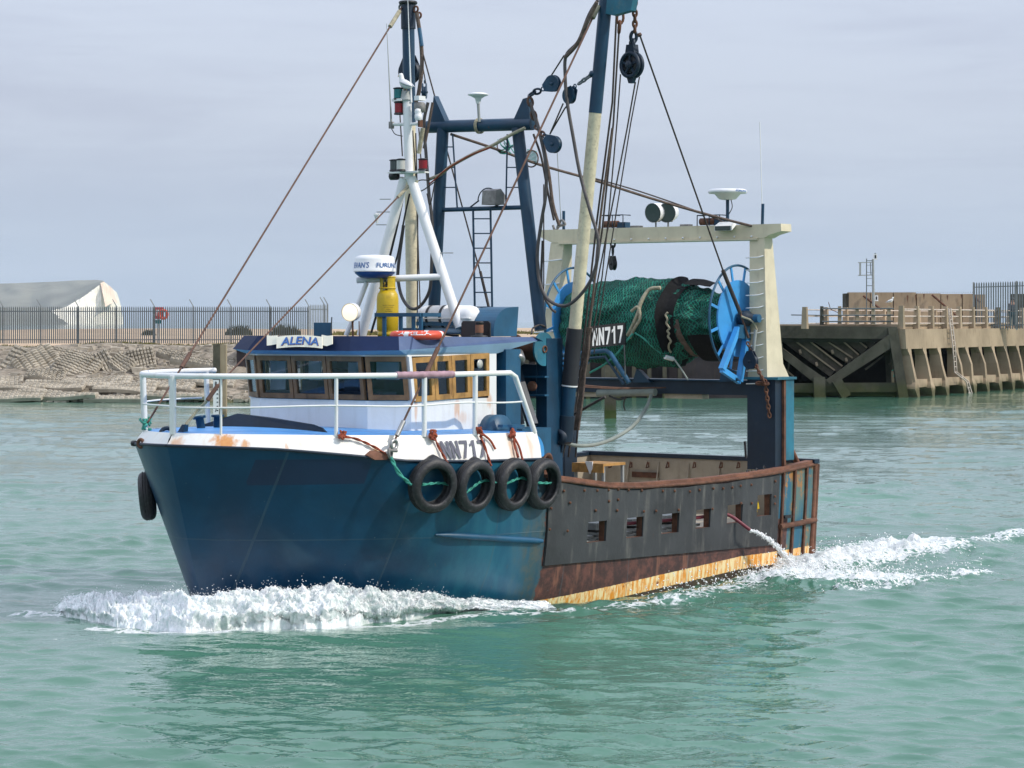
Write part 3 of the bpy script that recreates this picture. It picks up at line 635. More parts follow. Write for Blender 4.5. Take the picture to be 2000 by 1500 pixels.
def edge(s, side=1, inset=.12, z=None):
    """point on the inner top edge of the whaleback side"""
    zt = float(np.interp(s, [-.8, 0, 2, 4.35], [2.54, 2.525, 2.475, 2.44])) if z is None else z
    return Vector((s + float(np.interp(s, [-.6, .3], [.10, .04])), side * max(0, halfb(s, sheer(s)) - inset), zt))
ES = [-.7003, -.69, -.66, -.6, -.5, -.38, -.2, 0, .25, .5, .8, 1.1, 1.5, 2, 2.5, 3, 3.5, 3.9, 4.3]
def side_pt(u, v, lift=.02):
    for _ in range(1):
        best = None
        for k in range(260):
            p = .15 + 2.6 * k / 259; q = P(u, v, p=p); s = q.x
            if not (-.75 < s < 4.6): continue
            zl, e = sheer(s), edge(s); f = (q.z - zl) / (e.z - zl); ps = halfb(s, zl) * (1 - f) + e.y * f; d = abs(ps - p)
            if best is None or d < best[0]: best = (d, q)
    q = best[1]; q = Vector(q); q.y += lift; return q
# white whaleback side
g = G()
for sd in (1, -1):
    lo = [Vector((s, sd * halfb(s, sheer(s)), sheer(s) + .005)) for s in ES]; up = [edge(s, sd) for s in ES]
    mdl = [(a + b) / 2 + Vector((0, sd * .015, .0)) for a, b in zip(lo, up)]
    g.grid(lambda u, v: (lo, mdl, up)[round(v * 2)][round(u * (len(ES) - 1))], len(ES) - 1, 2)
# stains at measured spots
def st(u, v, s_w, z_w, k, p=2.0): q = side_pt(u, v, 0); return (-q.x, q.y, q.z, s_w, s_w * 1.6, z_w, k)
paint('bulwark_white', (0.80, 0.79, 0.75), 0.38, 0.04, (0.70, 0.58, 0.42), 0.5, scale=1.2, streak=.9, bump=.06,
      stains=[st(440, 862, .17, .35, .95, 1.0), st(480, 865, .06, .3, .8, 1.2), st(345, 868, .10, .35, .6, .1), st(560, 872, .03, .3, .5, 1.5), st(735, 888, .12, .16, .95, 2.2),
              st(1000, 872, .13, .4, .42, 2.35), st(1035, 872, .10, .4, .35, 2.35), st(1062, 890, .04, .1, .8, 2.4)])
part(boat, 'bulwark', g, 'bulwark_white', label='white sloping forecastle side streaked with rust')
# black line under the white: rubbing strip
g = G()
for sd in (1, -1): g.tube([Vector((s, sd * (halfb(s, sheer(s)) + .005), sheer(s))) for s in ES], .022, 6)
part(boat, 'rubbing_strake', g, 'navydark')
# foredeck
g = G(); rows = []
def dk(s, f):
    e = edge(s, 1); w = e.y; return (e.x, f * w, e.z + .075 * (1 - f * f) * min(1, w / 1.5) - .012)
g.grid(lambda u, v: dk(ES[round(v * (len(ES) - 1))], 2 * u - 1), 10, len(ES) - 1)
part(boat, 'foredeck', g, 'deckblue')
# break of the forecastle and low aft deck
g = G().prism([(4.27, -2.22, .8), (4.27, 2.22, .8), (4.27, 2.22, 2.36), (4.27, -2.22, 2.36)], (.03, 0, 0)); part(boat, 'bulkhead', g, 'navydark')
g = G().box((4.3, -2.30, .72), (12.05, 2.30, .75)); part(boat, 'aft_deck', g, 'beige')
# inside of the aft bulwarks
g = G()
cutp = [4.4] + [x for h in HOLES for x in h[:2]] + [12.05]
for i in range(len(cutp) - 1):
    a, b = cutp[i], cutp[i + 1]; hole = next((h for h in HOLES if abs(h[0] - a) < .01), None)
    for lo, hi in (((.75, hole[2]), (hole[3], None)) if hole else ((.75, None),)):
        if isinstance(lo, tuple): lo, hi = lo
        w = lambda s, z: halfb(s, z) - .09
        ha, hb = (sheer(a) if hi is None else hi), (sheer(b) if hi is None else hi)
        m = 4 if hole is None else 1
        for k in range(m):
            sa, sb = a + (b - a) * k / m, a + (b - a) * (k + 1) / m
            za, zb_ = (sheer(sa), sheer(sb)) if hi is None else (hi, hi)
            g.add([(sa, w(sa, lo), lo), (sb, w(sb, lo), lo), (sb, w(sb, zb_), zb_), (sa, w(sa, za), za)], [(0, 1, 2, 3)])
for i in range(8):
    a, b = 4.4 + i * .957, 4.4 + (i + 1) * .957
    g.add([(a, -halfb(a, .8) + .09, .75), (b, -halfb(b, .8) + .09, .75), (b, -halfb(b, 1.6) + .09, sheer(b)), (a, -halfb(a, 1.6) + .09, sheer(a))], [(0, 1, 2, 3)])
g.add([(12.02, -2.2, .75), (12.02, 2.2, .75), (12.02, 2.25, 1.66), (12.02, -2.25, 1.66)], [(0, 1, 2, 3)])
part(boat, 'bulwark_lining', g, 'beige')
# stays on the inside of the transom, hooks and the rusty scupper plate
for k in range(7):
    y = -2.0 + k * .62; o = part(boat, 'bulwark_stay', G().prism([(12.01, y, .75), (11.82, y, .75), (12.01, y, 1.58)], (0, .02, 0)), 'beige')
for u in (1192, 1232, 1265, 1304, 1356, 1408, 1442):
    q = P(u, 902, s=11.98); part(boat, 'hook', G().tube([q, q + Vector((-.05, 0, -.10)), q + Vector((-.10, .09, -.08)), q + Vector((-.12, .1, 0))], .013, 6), 'rustsolid')
a, b = P(1234, 921, s=11.97), P(1285, 934, s=11.97); part(boat, 'scupper_plate', G().box(a, (11.99, b.y, b.z)), 'rustsolid')
# reveals of the freeing ports
for (a, b, zb, zt) in HOLES:
    w0, w1 = halfb(a, 1) + .002, halfb(a, 1) - .095
    g = G().box((a - .02, w0, zb - .02), (a, w1, zt + .02)).box((b, w0, zb - .02), (b + .02, w1, zt + .02)).box((a, w0, zb - .03), (b, w1, zb)).box((a, w0, zt), (b, w1, zt + .02))
    part(boat, 'freeing_port', g, 'rustsolid')
# cap rail
pts = [(s, halfb(s, sheer(s)) - .045, sheer(s) + .02) for s in np.linspace(4.4, 12.03, 30)]
g = G()
for i in range(29): g.bar(pts[i], (pts[i + 1][0] + .002, *pts[i + 1][1:]), .13, .05)
part(boat, 'cap_rail', g, 'rustrail')
g = G().tube([(s, halfb(s, sheer(s)) + .03, sheer(s) - .025) for s in np.linspace(4.4, 12.05, 26)], .026, 8); part(boat, 'rail_moulding', g, 'rustsolid')
pts = [(s, -halfb(s, sheer(s)) + .045, sheer(s) + .02) for s in np.linspace(4.4, 12.03, 20)]
g = G()
for i in range(19): g.bar(pts[i], pts[i + 1], .14, .06)
part(boat, 'cap_rail', g, 'navydark', label='dark navy starboard cap rail')
part(boat, 'cap_rail', G().bar((12.06, -2.34, 1.69), (12.06, 2.36, 1.69), .16, .07), 'navydark', label='dark navy cap along the transom')
# black rubber panel bolted over the side, same ports cut through
g = G(); PO = .035
top = lambda s: sheer(s) - .065 - .01 * math.sin(s * 5.0); bot = lambda s: float(np.interp(s, [4.44, 10.73], [.545, .405]))
cutp = [4.44] + [x for h in HOLES for x in h[:2]] + [10.73]
for i in range(len(cutp) - 1):
    a, b = cutp[i], cutp[i + 1]; hole = next((h for h in HOLES if abs(h[0] - a) < .01), None); m = 5 if not hole else 1
    for k in range(m):
        sa, sb = a + (b - a) * k / m, a + (b - a) * (k + 1) / m
        for za, zb_, zc, zd in (((bot(sa), hole[2]), (bot(sb), hole[2]), (hole[3], top(sa)), (hole[3], top(sb))) if False else ([(bot(sa), bot(sb), hole[2], hole[2]), (hole[3], hole[3], top(sa), top(sb))] if hole else [(bot(sa), bot(sb), .82, .82), (.82, .82, 1.12, 1.12), (1.12, 1.12, top(sa), top(sb))])):
            V = []
            wv = lambda s, z: halfb(s, z) + PO + .006 * math.sin(s * 3.1 + z * 2)
            for s, z in ((sa, za), (sb, zb_), (sb, zd), (sa, zc)): V.append((s, halfb(s, z) + .004, z))
            for s, z in ((sa, za), (sb, zb_), (sb, zd), (sa, zc)): V.append((s, wv(s, z), z))
            g.add(V, [(4, 5, 6, 7), (0, 3, 2, 1), (0, 1, 5, 4), (2, 3, 7, 6)] + ([(0, 4, 7, 3)] if k == 0 else []) + ([(1, 2, 6, 5)] if k == m - 1 else []))
part(boat, 'rubber_panel', g, 'panel', label='black rubber sheet bolted along the aft side')
bolt0 = None
for (u, v) in [(1101, 959), (1141, 958), (1166, 958), (1188, 957), (1207, 956), (1227, 957), (1253, 958), (1294, 959), (1317, 959), (1347, 960), (1366, 957), (1393, 954), (1412, 954), (1430, 952), (1446, 949), (1467, 947), (1514, 940),
               (1113, 982), (1163, 997), (1189, 979), (1205, 997), (1257, 999), (1281, 998), (1325, 996), (1391, 994), (1447, 983), (1468, 983), (1513, 970), (1076, 993), (1073, 1034), (1108, 1037), (1207, 976), (1513, 984)]:
    q = P(u, v, p=2.455)
    if bolt0 is None:
        bolt0 = part(boat, 'bolt', G().lathe(q, (0, 1, 0), [(0, .022), (.012, .022), (.022, .012), (.026, 0)], 8), 'rustsolid'); q0 = q; continue
    c = bolt0.copy(); COL.objects.link(c); c.location = (-(q.x - q0.x), q.y - q0.y, q.z - q0.z)
# rub bars
q0, q1 = P(862, 1045, p=2.25), P(1062, 1057, p=2.42)
pts = []
for k in range(13):
    s = q0.x + (q1.x - q0.x) * k / 12; z = q0.z + (q1.z - q0.z) * k / 12; pts.append((s, halfb(s, z) + .02, z))
part(boat, 'rub_bar', G().tube(pts, [.012, .035] + [.045] * 10 + [.03], 8), 'bluepaint', label='half round rubbing bar worn to steel on the blue shoulder')
q0, q1 = P(1524, 1029, p=2.42), P(1618, 1010, p=2.3)
part(boat, 'rub_bar', G().tube([(s, halfb(s, .85) + .03, float(np.interp(s, [q0.x, 12.1], [q0.z, q0.z + .02]))) for s in np.linspace(q0.x, 12.14, 8)], .045, 8), 'rustsolid', label='rusty half round bar on the quarter')
for u in (1523, 1549, 1577, 1604):
    s = P(u, 1000, p=2.36).x; part(boat, 'rib', G().bar((s, halfb(s, 0) + .02, -.1), (s, halfb(s, 1.6) + .02, sheer(s) - .03), .05, .05, up=(1, 0, 0)), 'rustsolid')
s = 12.1; part(boat, 'corner_bar', G().tube([(s, halfb(s, 0) + .01, -.2), (s, halfb(s, 1.6) + .01, sheer(s))], .05, 8), 'rustrail')
q = P(1590, 1015, p=2.35); part(boat, 'plate_lug', G().box(P(1534, 1013, p=2.44), P(1543, 1005, p=2.40)), 'black')
# yellow post seen inside last port, slabs stowed on deck seen through the others
for k in range(4):
    s = HOLES[k][0] - .05 + .0; part(boat, 'stowed_board', G().box((s, 1.1, .765), (s + .62, 2.18, .80)).box((s + .03, 1.2, .82), (s + .6, 2.15, .86)).box((s + .02, 1.3, .90), (s + .6, 1.9, 1.0)), 'galvlight')
s = HOLES[5][0]; part(boat, 'chain_bundle', G().tube([(s + .1, 2.25, 1.15), (s + .2, 2.25, 1.08), (s + .28, 2.25, 1.1), (s + .3, 2.25, 1.0)], .04, 8).tube([(s + .2, 2.25, 1.1), (s + .25, 2.25, .95)], .035, 8), 'gasyellow')
# maroon hose and its discharge
h0 = P(1465, 1035, p=2.62)
hp = [(HOLES[1][0], 2.26, 1.0), (HOLES[2][0], 2.26, .985), (HOLES[3][0], 2.26, .97), (HOLES[4][0] - .1, 2.27, .97), (HOLES[4][0] + .15, 2.36, .965), h0]
hose = solo(G().tube(catmull(hp, 6), .028, 10), 'discharge_hose', 'hosered', 'maroon hose led out through a side port and pouring water', 'hose', Vector(h0))
jet = []
for k in range(26):
    t = k / 25; jet.append(P(1465 + 92 * t, 1036 + 10 * t + 72 * t ** 1.75, p=2.62 + .15 * t))
g = G().tube(jet, [.012 + .010 * random.random() for k in range(26)], 7)
for k in range(1500):
    t = random.random() ** .8; i = int(t * 25); c = jet[i] + Vector([random.gauss(0, .012 + .030 * t * t) for _ in range(3)]); r = random.uniform(.004, .012)
    g.add([c + Vector(d) * r for d in ((1, 0, 0), (-1, 0, 0), (0, 1, 0), (0, -1, 0), (0, 0, 1.6), (0, 0, -1.6))], [(0, 2, 4), (2, 1, 4), (1, 3, 4), (3, 0, 4), (2, 0, 5), (1, 2, 5), (3, 1, 5), (0, 3, 5)], True)
j = solo(g, 'water_jet', 'droplet', 'white jet of water arching from the maroon hose to the sea', 'water jet', Vector(h0), kind='stuff')

# ---------------------------------------------------------------- registration letters on the side
def on_side(g, extra=.012):   # lay lettering on the whaleback side
    return g
a, b = P(850, 866, p=2.31), P(945, 862, p=2.34); c0 = P(868, 898, p=2.37)
def flat_text(s, c_ll, c_lr, c_ul, mat, name='lettering', parent=None, bold=.03, lift=.012, space=1.0, shear=0, label=None, arc=0, skew=True):
    c_ll, c_lr, c_ul = Vector(c_ll), Vector(c_lr), Vector(c_ul); r, u = c_lr - c_ll, c_ul - c_ll
    t = text_geo(s, 1.0, 1.0, (0, 0, 0), (1, 0, 0), (0, 1, 0), bold=bold, space=space, shear=shear, arc=arc)
    n = r.cross(u).normalized() * lift
    # boat frame (aft, port, up) is mirrored, so the outward normal flips sign there
    if FRM[(parent or boat).name] == 'B': n = -n
    g = G().add([c_ll + r * x + u * y + n for x, y, z in t.V], t.F)
    return part(parent or boat, name, g, mat, label=label)
BLOCK = {  # heavy condensed figures on a unit cell, as convex pieces
 'N': [[(0, 0), (.30, 0), (.30, 1), (0, 1)], [(.70, 0), (1, 0), (1, 1), (.70, 1)], [(.0, 1), (.30, 1), (1, 0), (.70, 0)]],
 '7': [[(0, .80), (1, .80), (1, 1), (0, 1)], [(.18, 0), (.50, 0), (1, .80), (.66, .80)]],
 '1': [[(.42, 0), (.74, 0), (.74, 1), (.42, 1)], [(.10, .62), (.42, .74), (.42, 1), (.36, .86), (.10, .80)]]}
def block_text(s, ll, lr, ul, mat, parent, lift=.01, label=None, gap=.16, ur=None):
    ll, lr, ul = Vector(ll), Vector(lr), Vector(ul); r, u = lr - ll, ul - ll; ur = ul + r if ur is None else Vector(ur); n = r.cross(u).normalized()
    if FRM[parent.name] == 'B': n = -n
    w = 1 / (len(s) + gap * (len(s) - 1)); g = G()
    for i, ch in enumerate(s):
        for k, poly in enumerate(BLOCK[ch]):
            X_ = lambda x: (i * (1 + gap) + x) * w
            V = [ll.lerp(lr, X_(x)).lerp(ul.lerp(ur, X_(x)), y) + n * (lift + k * .0012) for x, y in poly]; g.add(V, [tuple(range(len(V)))])
    return part(parent, 'registration_number', g, mat, label=label)
block_text('NN717', side_pt(867, 897), side_pt(948, 893), side_pt(855, 862), 'textgrey', boat, ur=side_pt(944, 859), label='grey NN717 painted on the white side')

# ---------------------------------------------------------------- wheelhouse
def mirror(p): return Vector((p[0], -p[1], p[2]))
FP = [(4.45, 1.5), (2.52, 1.5), (2.18, 1.0), (2.18, -1.0), (2.52, -1.5), (4.45, -1.5)]
def leanout(k, z):     # wall corner k at height z, window band leans outwards
    s, p = FP[k]; f = max(0, (z - 2.91) / .64) * .09; cs, cp = 3.6, 0
    if k in (0, 5): return Vector((s, p + (f * .0 if k in (0, 5) else 0), z))
    return Vector((s - f, p * (1 + .0), z))
ZS, ZH, ZB = 2.92, 3.52, 2.42
g = G()
n = len(FP)
for k in range(n):
    a, b = k, (k + 1) % n
    g.add([leanout(a, ZB), leanout(b, ZB), leanout(b, ZS - .01), leanout(a, ZS - .01)], [(0, 1, 2, 3)])
    g.add([leanout(a, ZH), leanout(b, ZH), leanout(b, 3.62), leanout(a, 3.62)], [(0, 1, 2, 3)])
# solid aft end of each side and the corner posts
for sd in (0, 1):
    f = (lambda p: p) if sd == 0 else mirror
    g.add([f(Vector((4.26, 1.5, ZS - .01))), f(Vector((4.45, 1.5, ZS - .01))), f(Vector((4.45, 1.5, ZH))), f(Vector((4.26, 1.5, ZH)))], [(0, 1, 2, 3)])
    c = [leanout(1, ZS - .01), leanout(1, ZH)]
    g.bar(f(c[0] + Vector((.03, -.015, 0))), f(c[1] + Vector((.03, -.015, 0))), .085, .06, up=(1, 0, 0))
def _sp(u, v, a, b, k): q = P(u, v, p=1.5); return (-q.x, q.y, q.z, a, .3, b, k)
paint('cabinwhite', (0.80, 0.80, 0.79), 0.38, 0.05, (0.62, 0.60, 0.55), 0.35, streak=.8, bump=.12, stains=[_sp(893, 796, .10, .16, .55), _sp(955, 782, .10, .14, .55), _sp(900, 815, .2, .12, .3), _sp(962, 835, .06, .3, .4), _sp(812, 800, .05, .25, .5)])
part(boat, 'wheelhouse', g, 'cabinwhite')
g = G().box((2.6, -1.4, 2.7), (4.4, 1.4, 2.73)); part(boat, 'cabin_floor', g, 'interior')
g = G().add([(4.40, -1.48, 2.7), (4.40, -.75, 2.7), (4.40, -.75, 3.6), (4.40, -1.48, 3.6)], [(0, 1, 2, 3)]).add([(4.40, -.55, 2.7), (4.40, 1.48, 2.7), (4.40, 1.48, 3.6), (4.40, -.55, 3.6)], [(0, 1, 2, 3)]).add([(4.40, -.75, 2.7), (4.40, -.55, 2.7), (4.40, -.55, 3.0), (4.40, -.75, 3.0)], [(0, 1, 2, 3)])
g.add([(2.5, 1.44, 2.7), (4.4, 1.44, 2.7), (4.4, 1.44, 2.93), (2.5, 1.44, 2.93)], [(0, 1, 2, 3)])
part(boat, 'cabin_wall', g, 'interior')
g = G().box((2.36, -1.05, 2.73), (2.75, 1.05, 3.02)).box((2.4, -.4, 3.02), (2.6, -.1, 3.17)).box((2.45, .35, 3.02), (2.62, .6, 3.2)); part(boat, 'console', g, 'navydark')
g = G().lathe((3.3, -.5, 2.8), (0, 0, 1), [(0, .2), (.08, .22), (.5, .24), (.52, .05)], 12); part(boat, 'helm_seat', g, 'black')
for ua, ub, va, vb_ in ((528, 557, 705, 768), (603, 626, 705, 742), (680, 703, 708, 738), (735, 778, 707, 742), (490, 500, 704, 770)): qa, qb = P(ua, va, s=2.85), P(ub, vb_, s=2.85); part(boat, 'window_light_panel', G().box((2.85, qa.y, qb.z), (2.87, qb.y, qa.z)), 'window_light')  # pale panels added inside, standing for light seen through the far windows
def quadpt(Q, u, v):
    a = Q[0].lerp(Q[1], u); b = Q[3].lerp(Q[2], u); return a.lerp(b, v)
def windows(Q, splits, mat, outn, frame=.07, dep=.05):
    """Q = ll, lr, ur, ul ; splits = 0..1 boundaries; outn = outward normal"""
    for i in range(len(splits) - 1):
        u0, u1 = splits[i], splits[i + 1]; w = (quadpt(Q, u1, .5) - quadpt(Q, u0, .5)).length; hgt = (Q[3] - Q[0]).length
        fu = frame / w * (u1 - u0); fv = frame / hgt; e = (u1 - u0) * .012
        o = [quadpt(Q, u0 + e, 0), quadpt(Q, u1 - e, 0), quadpt(Q, u1 - e, 1), quadpt(Q, u0 + e, 1)]
        q = [quadpt(Q, u0 + fu, fv), quadpt(Q, u1 - fu, fv), quadpt(Q, u1 - fu, 1 - fv), quadpt(Q, u0 + fu, 1 - fv)]
        nrm = Vector(outn) * dep * .5; g = G(); V = [x + nrm for x in o] + [x + nrm for x in q] + [x - nrm for x in o] + [x - nrm for x in q]
        F = []
        for k in range(4):
            k2 = (k + 1) % 4; F += [(k, k2, 4 + k2, 4 + k), (8 + k, 12 + k, 12 + k2, 8 + k2), (k, 8 + k, 8 + k2, k2), (4 + k, 4 + k2, 12 + k2, 12 + k)]
        g.add(V, F); fr = part(boat, 'window_frame', g, mat)
        pn = G().add([x for x in q] + [x - Vector(outn) * .006 for x in q], [(0, 1, 2, 3), (7, 6, 5, 4)]); part(fr, 'pane', pn, 'glass')
def facet(k0, k1, a=0.0, b=1.0):
    L0, L1, U0, U1 = leanout(k0, ZS), leanout(k1, ZS), leanout(k0, ZH), leanout(k1, ZH)
    return [L0.lerp(L1, a), L0.lerp(L1, b), U0.lerp(U1, b), U0.lerp(U1, a)]
windows(facet(3, 2, .01, .99), [0, 1 / 3, 2 / 3, 1], 'wooddark', (-1, 0, 0))
windows(facet(2, 1, .02, .97), [0, 1], 'wooddark', Vector((-.83, .56, 0)))
windows(facet(4, 3, .03, .98), [0, 1], 'wooddark', Vector((-.83, -.56, 0)))
Qs = [Vector((2.58, 1.5, ZS - .03)), Vector((4.26, 1.5, ZS + .02)), Vector((4.26, 1.5, ZH + .03)), Vector((2.50, 1.5, ZH - .02))]
windows(Qs, [0, .27, .50, .745, 1], 'wood', (0, 1, 0), .075)
Qm = [mirror(x) for x in Qs]
for a_, b_ in ((.18, .36), (.48, .66), (.78, .95)): windows([quadpt(Qm, a_, 0), quadpt(Qm, b_, 0), quadpt(Qm, b_, 1), quadpt(Qm, a_, 1)], [0, 1], 'wood', (0, -1, 0), .05)
g = G()
for a_, b_ in ((0, .18), (.36, .48), (.66, .78), (.95, 1.0)): g.add([quadpt(Qm, a_, 0), quadpt(Qm, b_, 0), quadpt(Qm, b_, 1), quadpt(Qm, a_, 1)], [(0, 1, 2, 3)])
part(boat, 'side_wall', g, 'interior')
q = P(937, 711, p=1.53); part(boat, 'sticker', G().lathe(q, (0, 1, 0), [(0, .065), (.004, .065), (.005, 0)], 20), 'paleglass', label='round white sticker in the aft side window')
# roof: sloping fascia, top sheet, light blue soffit
RT = [(5.35, 1.48), (2.32, 1.44), (1.99, .86), (1.99, -.86), (2.32, -1.44), (5.35, -1.56)]
RB = [(5.35, 1.575), (2.20, 1.55), (1.86, .95), (1.86, -.95), (2.20, -1.55), (5.35, -1.68)]
zt = lambda s: 3.80 - .008 * (s - 2)
zb = lambda s: 3.60 + .035 * (s - 2)
def fasc(k):
    a, b = RT[k], RT[k + 1]; c, d = RB[k + 1], RB[k]; o = []
    return G().add([(d[0], d[1], zb(d[0])), (c[0], c[1], zb(c[0])), (b[0], b[1], zt(b[0])), (a[0], a[1], zt(a[0]))], [(0, 1, 2, 3)])
for k in range(5):
    a = fasc(k)
    if k in (0, 4): a = fasc(k); part(boat, 'roof_fascia', a, 'fascia')
    else: part(boat, 'roof_fascia', a, 'fascia_front_shaded')
g = G(); V = [(s, p, zt(s)) for s, p in RT]; g.add(V, [tuple(range(6))]); g.add([(5.35, 1.56, 3.76), (5.35, -1.56, 3.76), (5.35, -1.68, 3.71), (5.35, 1.68, 3.71)], [(0, 1, 2, 3)]); part(boat, 'roof', g, 'navy')
g = G()
for k in range(5):
    a, b = RB[k], RB[k + 1]; c, d = leanout(min(k + 1, 5), 3.54), leanout(k, 3.54)
    c = (max(c.x, 1.9), c.y, 3.54); g.add([(a[0], a[1], zb(a[0])), (b[0], b[1], zb(b[0])), c, (d.x, d.y, 3.54)], [(0, 1, 2, 3)])
part(boat, 'soffit', g, 'lightblue')
# name board: cream ribbon with blue letters
ll, lr = P(543, 678, s=1.90), P(627, 676, s=1.90); g = G(); cz = lambda u, lo: 0
def rb(u, v, s=1.885): return P(u, v, s=s + (666 - v) * .0055)
def ribbon(us, vt, vb, mat, s, lbl=None):
    g = G(); n = len(us); V = [rb(u, a, s) for u, a in zip(us, vt)] + [rb(u, b, s) for u, b in zip(us, vb)]
    g.add(V + [v + Vector((.012, 0, 0)) for v in V], [(i, i + 1, n + i + 1, n + i) for i in range(n - 1)] + [(2 * n, 3 * n, n, 0), (n - 1, 2 * n - 1, 4 * n - 1, 3 * n - 1)] + [(n + i, n + i + 1, 3 * n + i + 1, 3 * n + i) for i in range(n - 1)] + [(i, i + 1, 2 * n + i + 1, 2 * n + i) for i in range(n - 1)]); return g
us = np.linspace(540, 629, 12); c = (us - 584.5) / 44.5
body = ribbon(us, 654.5 + 3.5 * c ** 2, 677.5 + 3 * c ** 2 - .0, 'banner', 1.845)
nb = part(boat, 'name_board', body, 'banner', label='cream ribbon board lettered ALENA')
part(boat, 'ribbon_tail', ribbon([521, 530, 541], [655, 656, 655], [675, 674, 672], 'banner', 1.865), 'banner')
part(boat, 'ribbon_tail', ribbon([628, 638, 649], [654, 656, 655], [674, 676, 672], 'banner', 1.865), 'banner')
cu = text_geo('ALENA', 1, 1, (0, 0, 0), (1, 0, 0), (0, 1, 0), bold=.02, shear=.18)
def on_rib(x, y, s): c = 2 * x - 1; return rb(548 + 74 * x, 675.0 - 2.5 * (1 - c * c) - (15.5 + 2.0 * (1 - c * c) * 0) * y, s)
part(nb, 'lettering', G().add([on_rib(x, y, 1.832) for x, y, z in cu.V], cu.F), 'textblue')
part(nb, 'lettering', G().add([on_rib(x, y, 1.836) + Vector((0, .008, -.006)) for x, y, z in cu.V], cu.F), 'redglass', label='red shade behind the blue letters')

# ---------------------------------------------------------------- things on the roof
ROOF = 3.785
def on(u, v, s): return P(u, v, s=s)
SM = 4.4
apex = on(797, 345, SM)
part(boat, 'mast_leg', G().tube([on(803, 348, SM), on(899, 640, SM)], .075, 14), 'whiteclean')
part(boat, 'mast_leg', G().tube([on(790, 348, SM), on(706, 655, SM)], .075, 14), 'whiteclean')
part(boat, 'mast_pole', G().tube([on(799, 350, SM), on(795, 190, SM)], .066, 14), 'whiteclean')
part(boat, 'mast_gusset', G().prism([on(780, 352, SM - .02), on(815, 352, SM - .02), on(806, 368, SM - .02), on(788, 368, SM - .02)], (.04, 0, 0)), 'cream')
part(boat, 'mast_crossbar', G().tube([on(697, 547, 3.72), on(870, 540, SM)], .048, 12), 'whiteclean')
part(boat, 'mast_brace', G().tube([on(716, 552, 3.74), on(676, 655, 3.62)], .036, 10), 'whiteclean')
for u0, u1, v in ((856, 885, 494), (742, 763, 389), (736, 762, 414), (735, 755, 439)): part(boat, 'mast_step', G().tube([on(u0, v, SM), on(u1, v, SM)], .008, 6), 'galvlight')
part(boat, 'wind_cup', G().lathe(on(736, 436, SM), (0, 0, 1), [(0, .012), (.03, .02), (.10, .035), (.12, .05), (.15, .03)], 10), 'white')
part(boat, 'light_shelf', G().box(on(757, 339, SM - .15), on(838, 335, SM + .12)), 'white')
part(boat, 'light_shelf', G().box(on(765, 198, SM - .12), on(802, 194, SM + .1)), 'white')
part(boat, 'mast_yard', G().tube([on(763, 243, SM), on(823, 242, SM)], .025, 10), 'white')
def lantern(u, v, w, h, mat, s=SM - .05, nm='navigation_lantern', label=None):
    c = on(u, v, s); Y = b2w(c).y; r = Rm(w, Y) / 2; hh = Rm(h, Y) / 2
    o = part(boat, nm, G().lathe(c, (0, 0, 1), [(-hh, r * 1.05), (-hh * .75, r * 1.05), (-hh * .74, r * .9), (hh * .74, r * .9), (hh * .75, r * 1.08), (hh * .9, r * 1.08), (hh, r * .5), (hh, 0)], 14), 'black', label=label)
    part(o, 'lens', G().lathe(c, (0, 0, 1), [(-hh * .7, r * .93), (hh * .7, r * .93)], 14), mat)
lantern(778, 183, 19, 25, 'tealglass', label='green masthead lantern'); lantern(779, 211, 18, 26, 'redglass', label='red lantern hung under the upper shelf')
lantern(771, 323, 20, 24, 'darkglass'); lantern(783, 322, 18, 25, 'paleglass', s=SM - .2, label='white lantern on the lower shelf'); lantern(826, 321, 19, 24, 'redglass', label='red lantern on the port end of the lower shelf')
part(boat, 'lamp_body', G().lathe(on(770, 344, SM), (0, 1, 0), [(-.08, .03), (-.06, .06), (.06, .06), (.08, .03)], 10), 'black')
part(boat, 'loudhailer', G().box(on(809, 196, SM - .1), on(831, 188, SM + .05)), 'whiteclean'); part(boat, 'loudhailer_mount', G().lathe(on(820, 212, SM), (0, 0, 1), [(-.06, .05), (-.05, .085), (.07, .085), (.09, .06)], 12), 'dirtygrey')
part(boat, 'beacon', G().lathe(on(817, 223, SM - .05), (0, 0, 1), [(-.09, .04), (-.06, .055), (-.01, .055), (0, .045), (.03, .055), (.07, .05), (.09, .02), (.09, 0)], 12), 'whiteclean')
part(boat, 'junction_box', G().box(on(816, 248, SM - .06), on(826, 234, SM + .02)), 'rustsolid'); part(boat, 'junction_box', G().box(on(759, 251, SM - .05), on(770, 238, SM + .02)), 'dirtygrey')
part(boat, 'whip_aerial', G().tube([on(764, 238, SM), on(763, 212, SM), on(755, 46, SM)], [.018, .012, .004], 6), 'galvlight')
part(boat, 'whip_aerial', G().tube([on(803, 200, SM), on(802, 160, SM), on(796, -15, SM)], [.02, .012, .004], 6), 'whiteclean')
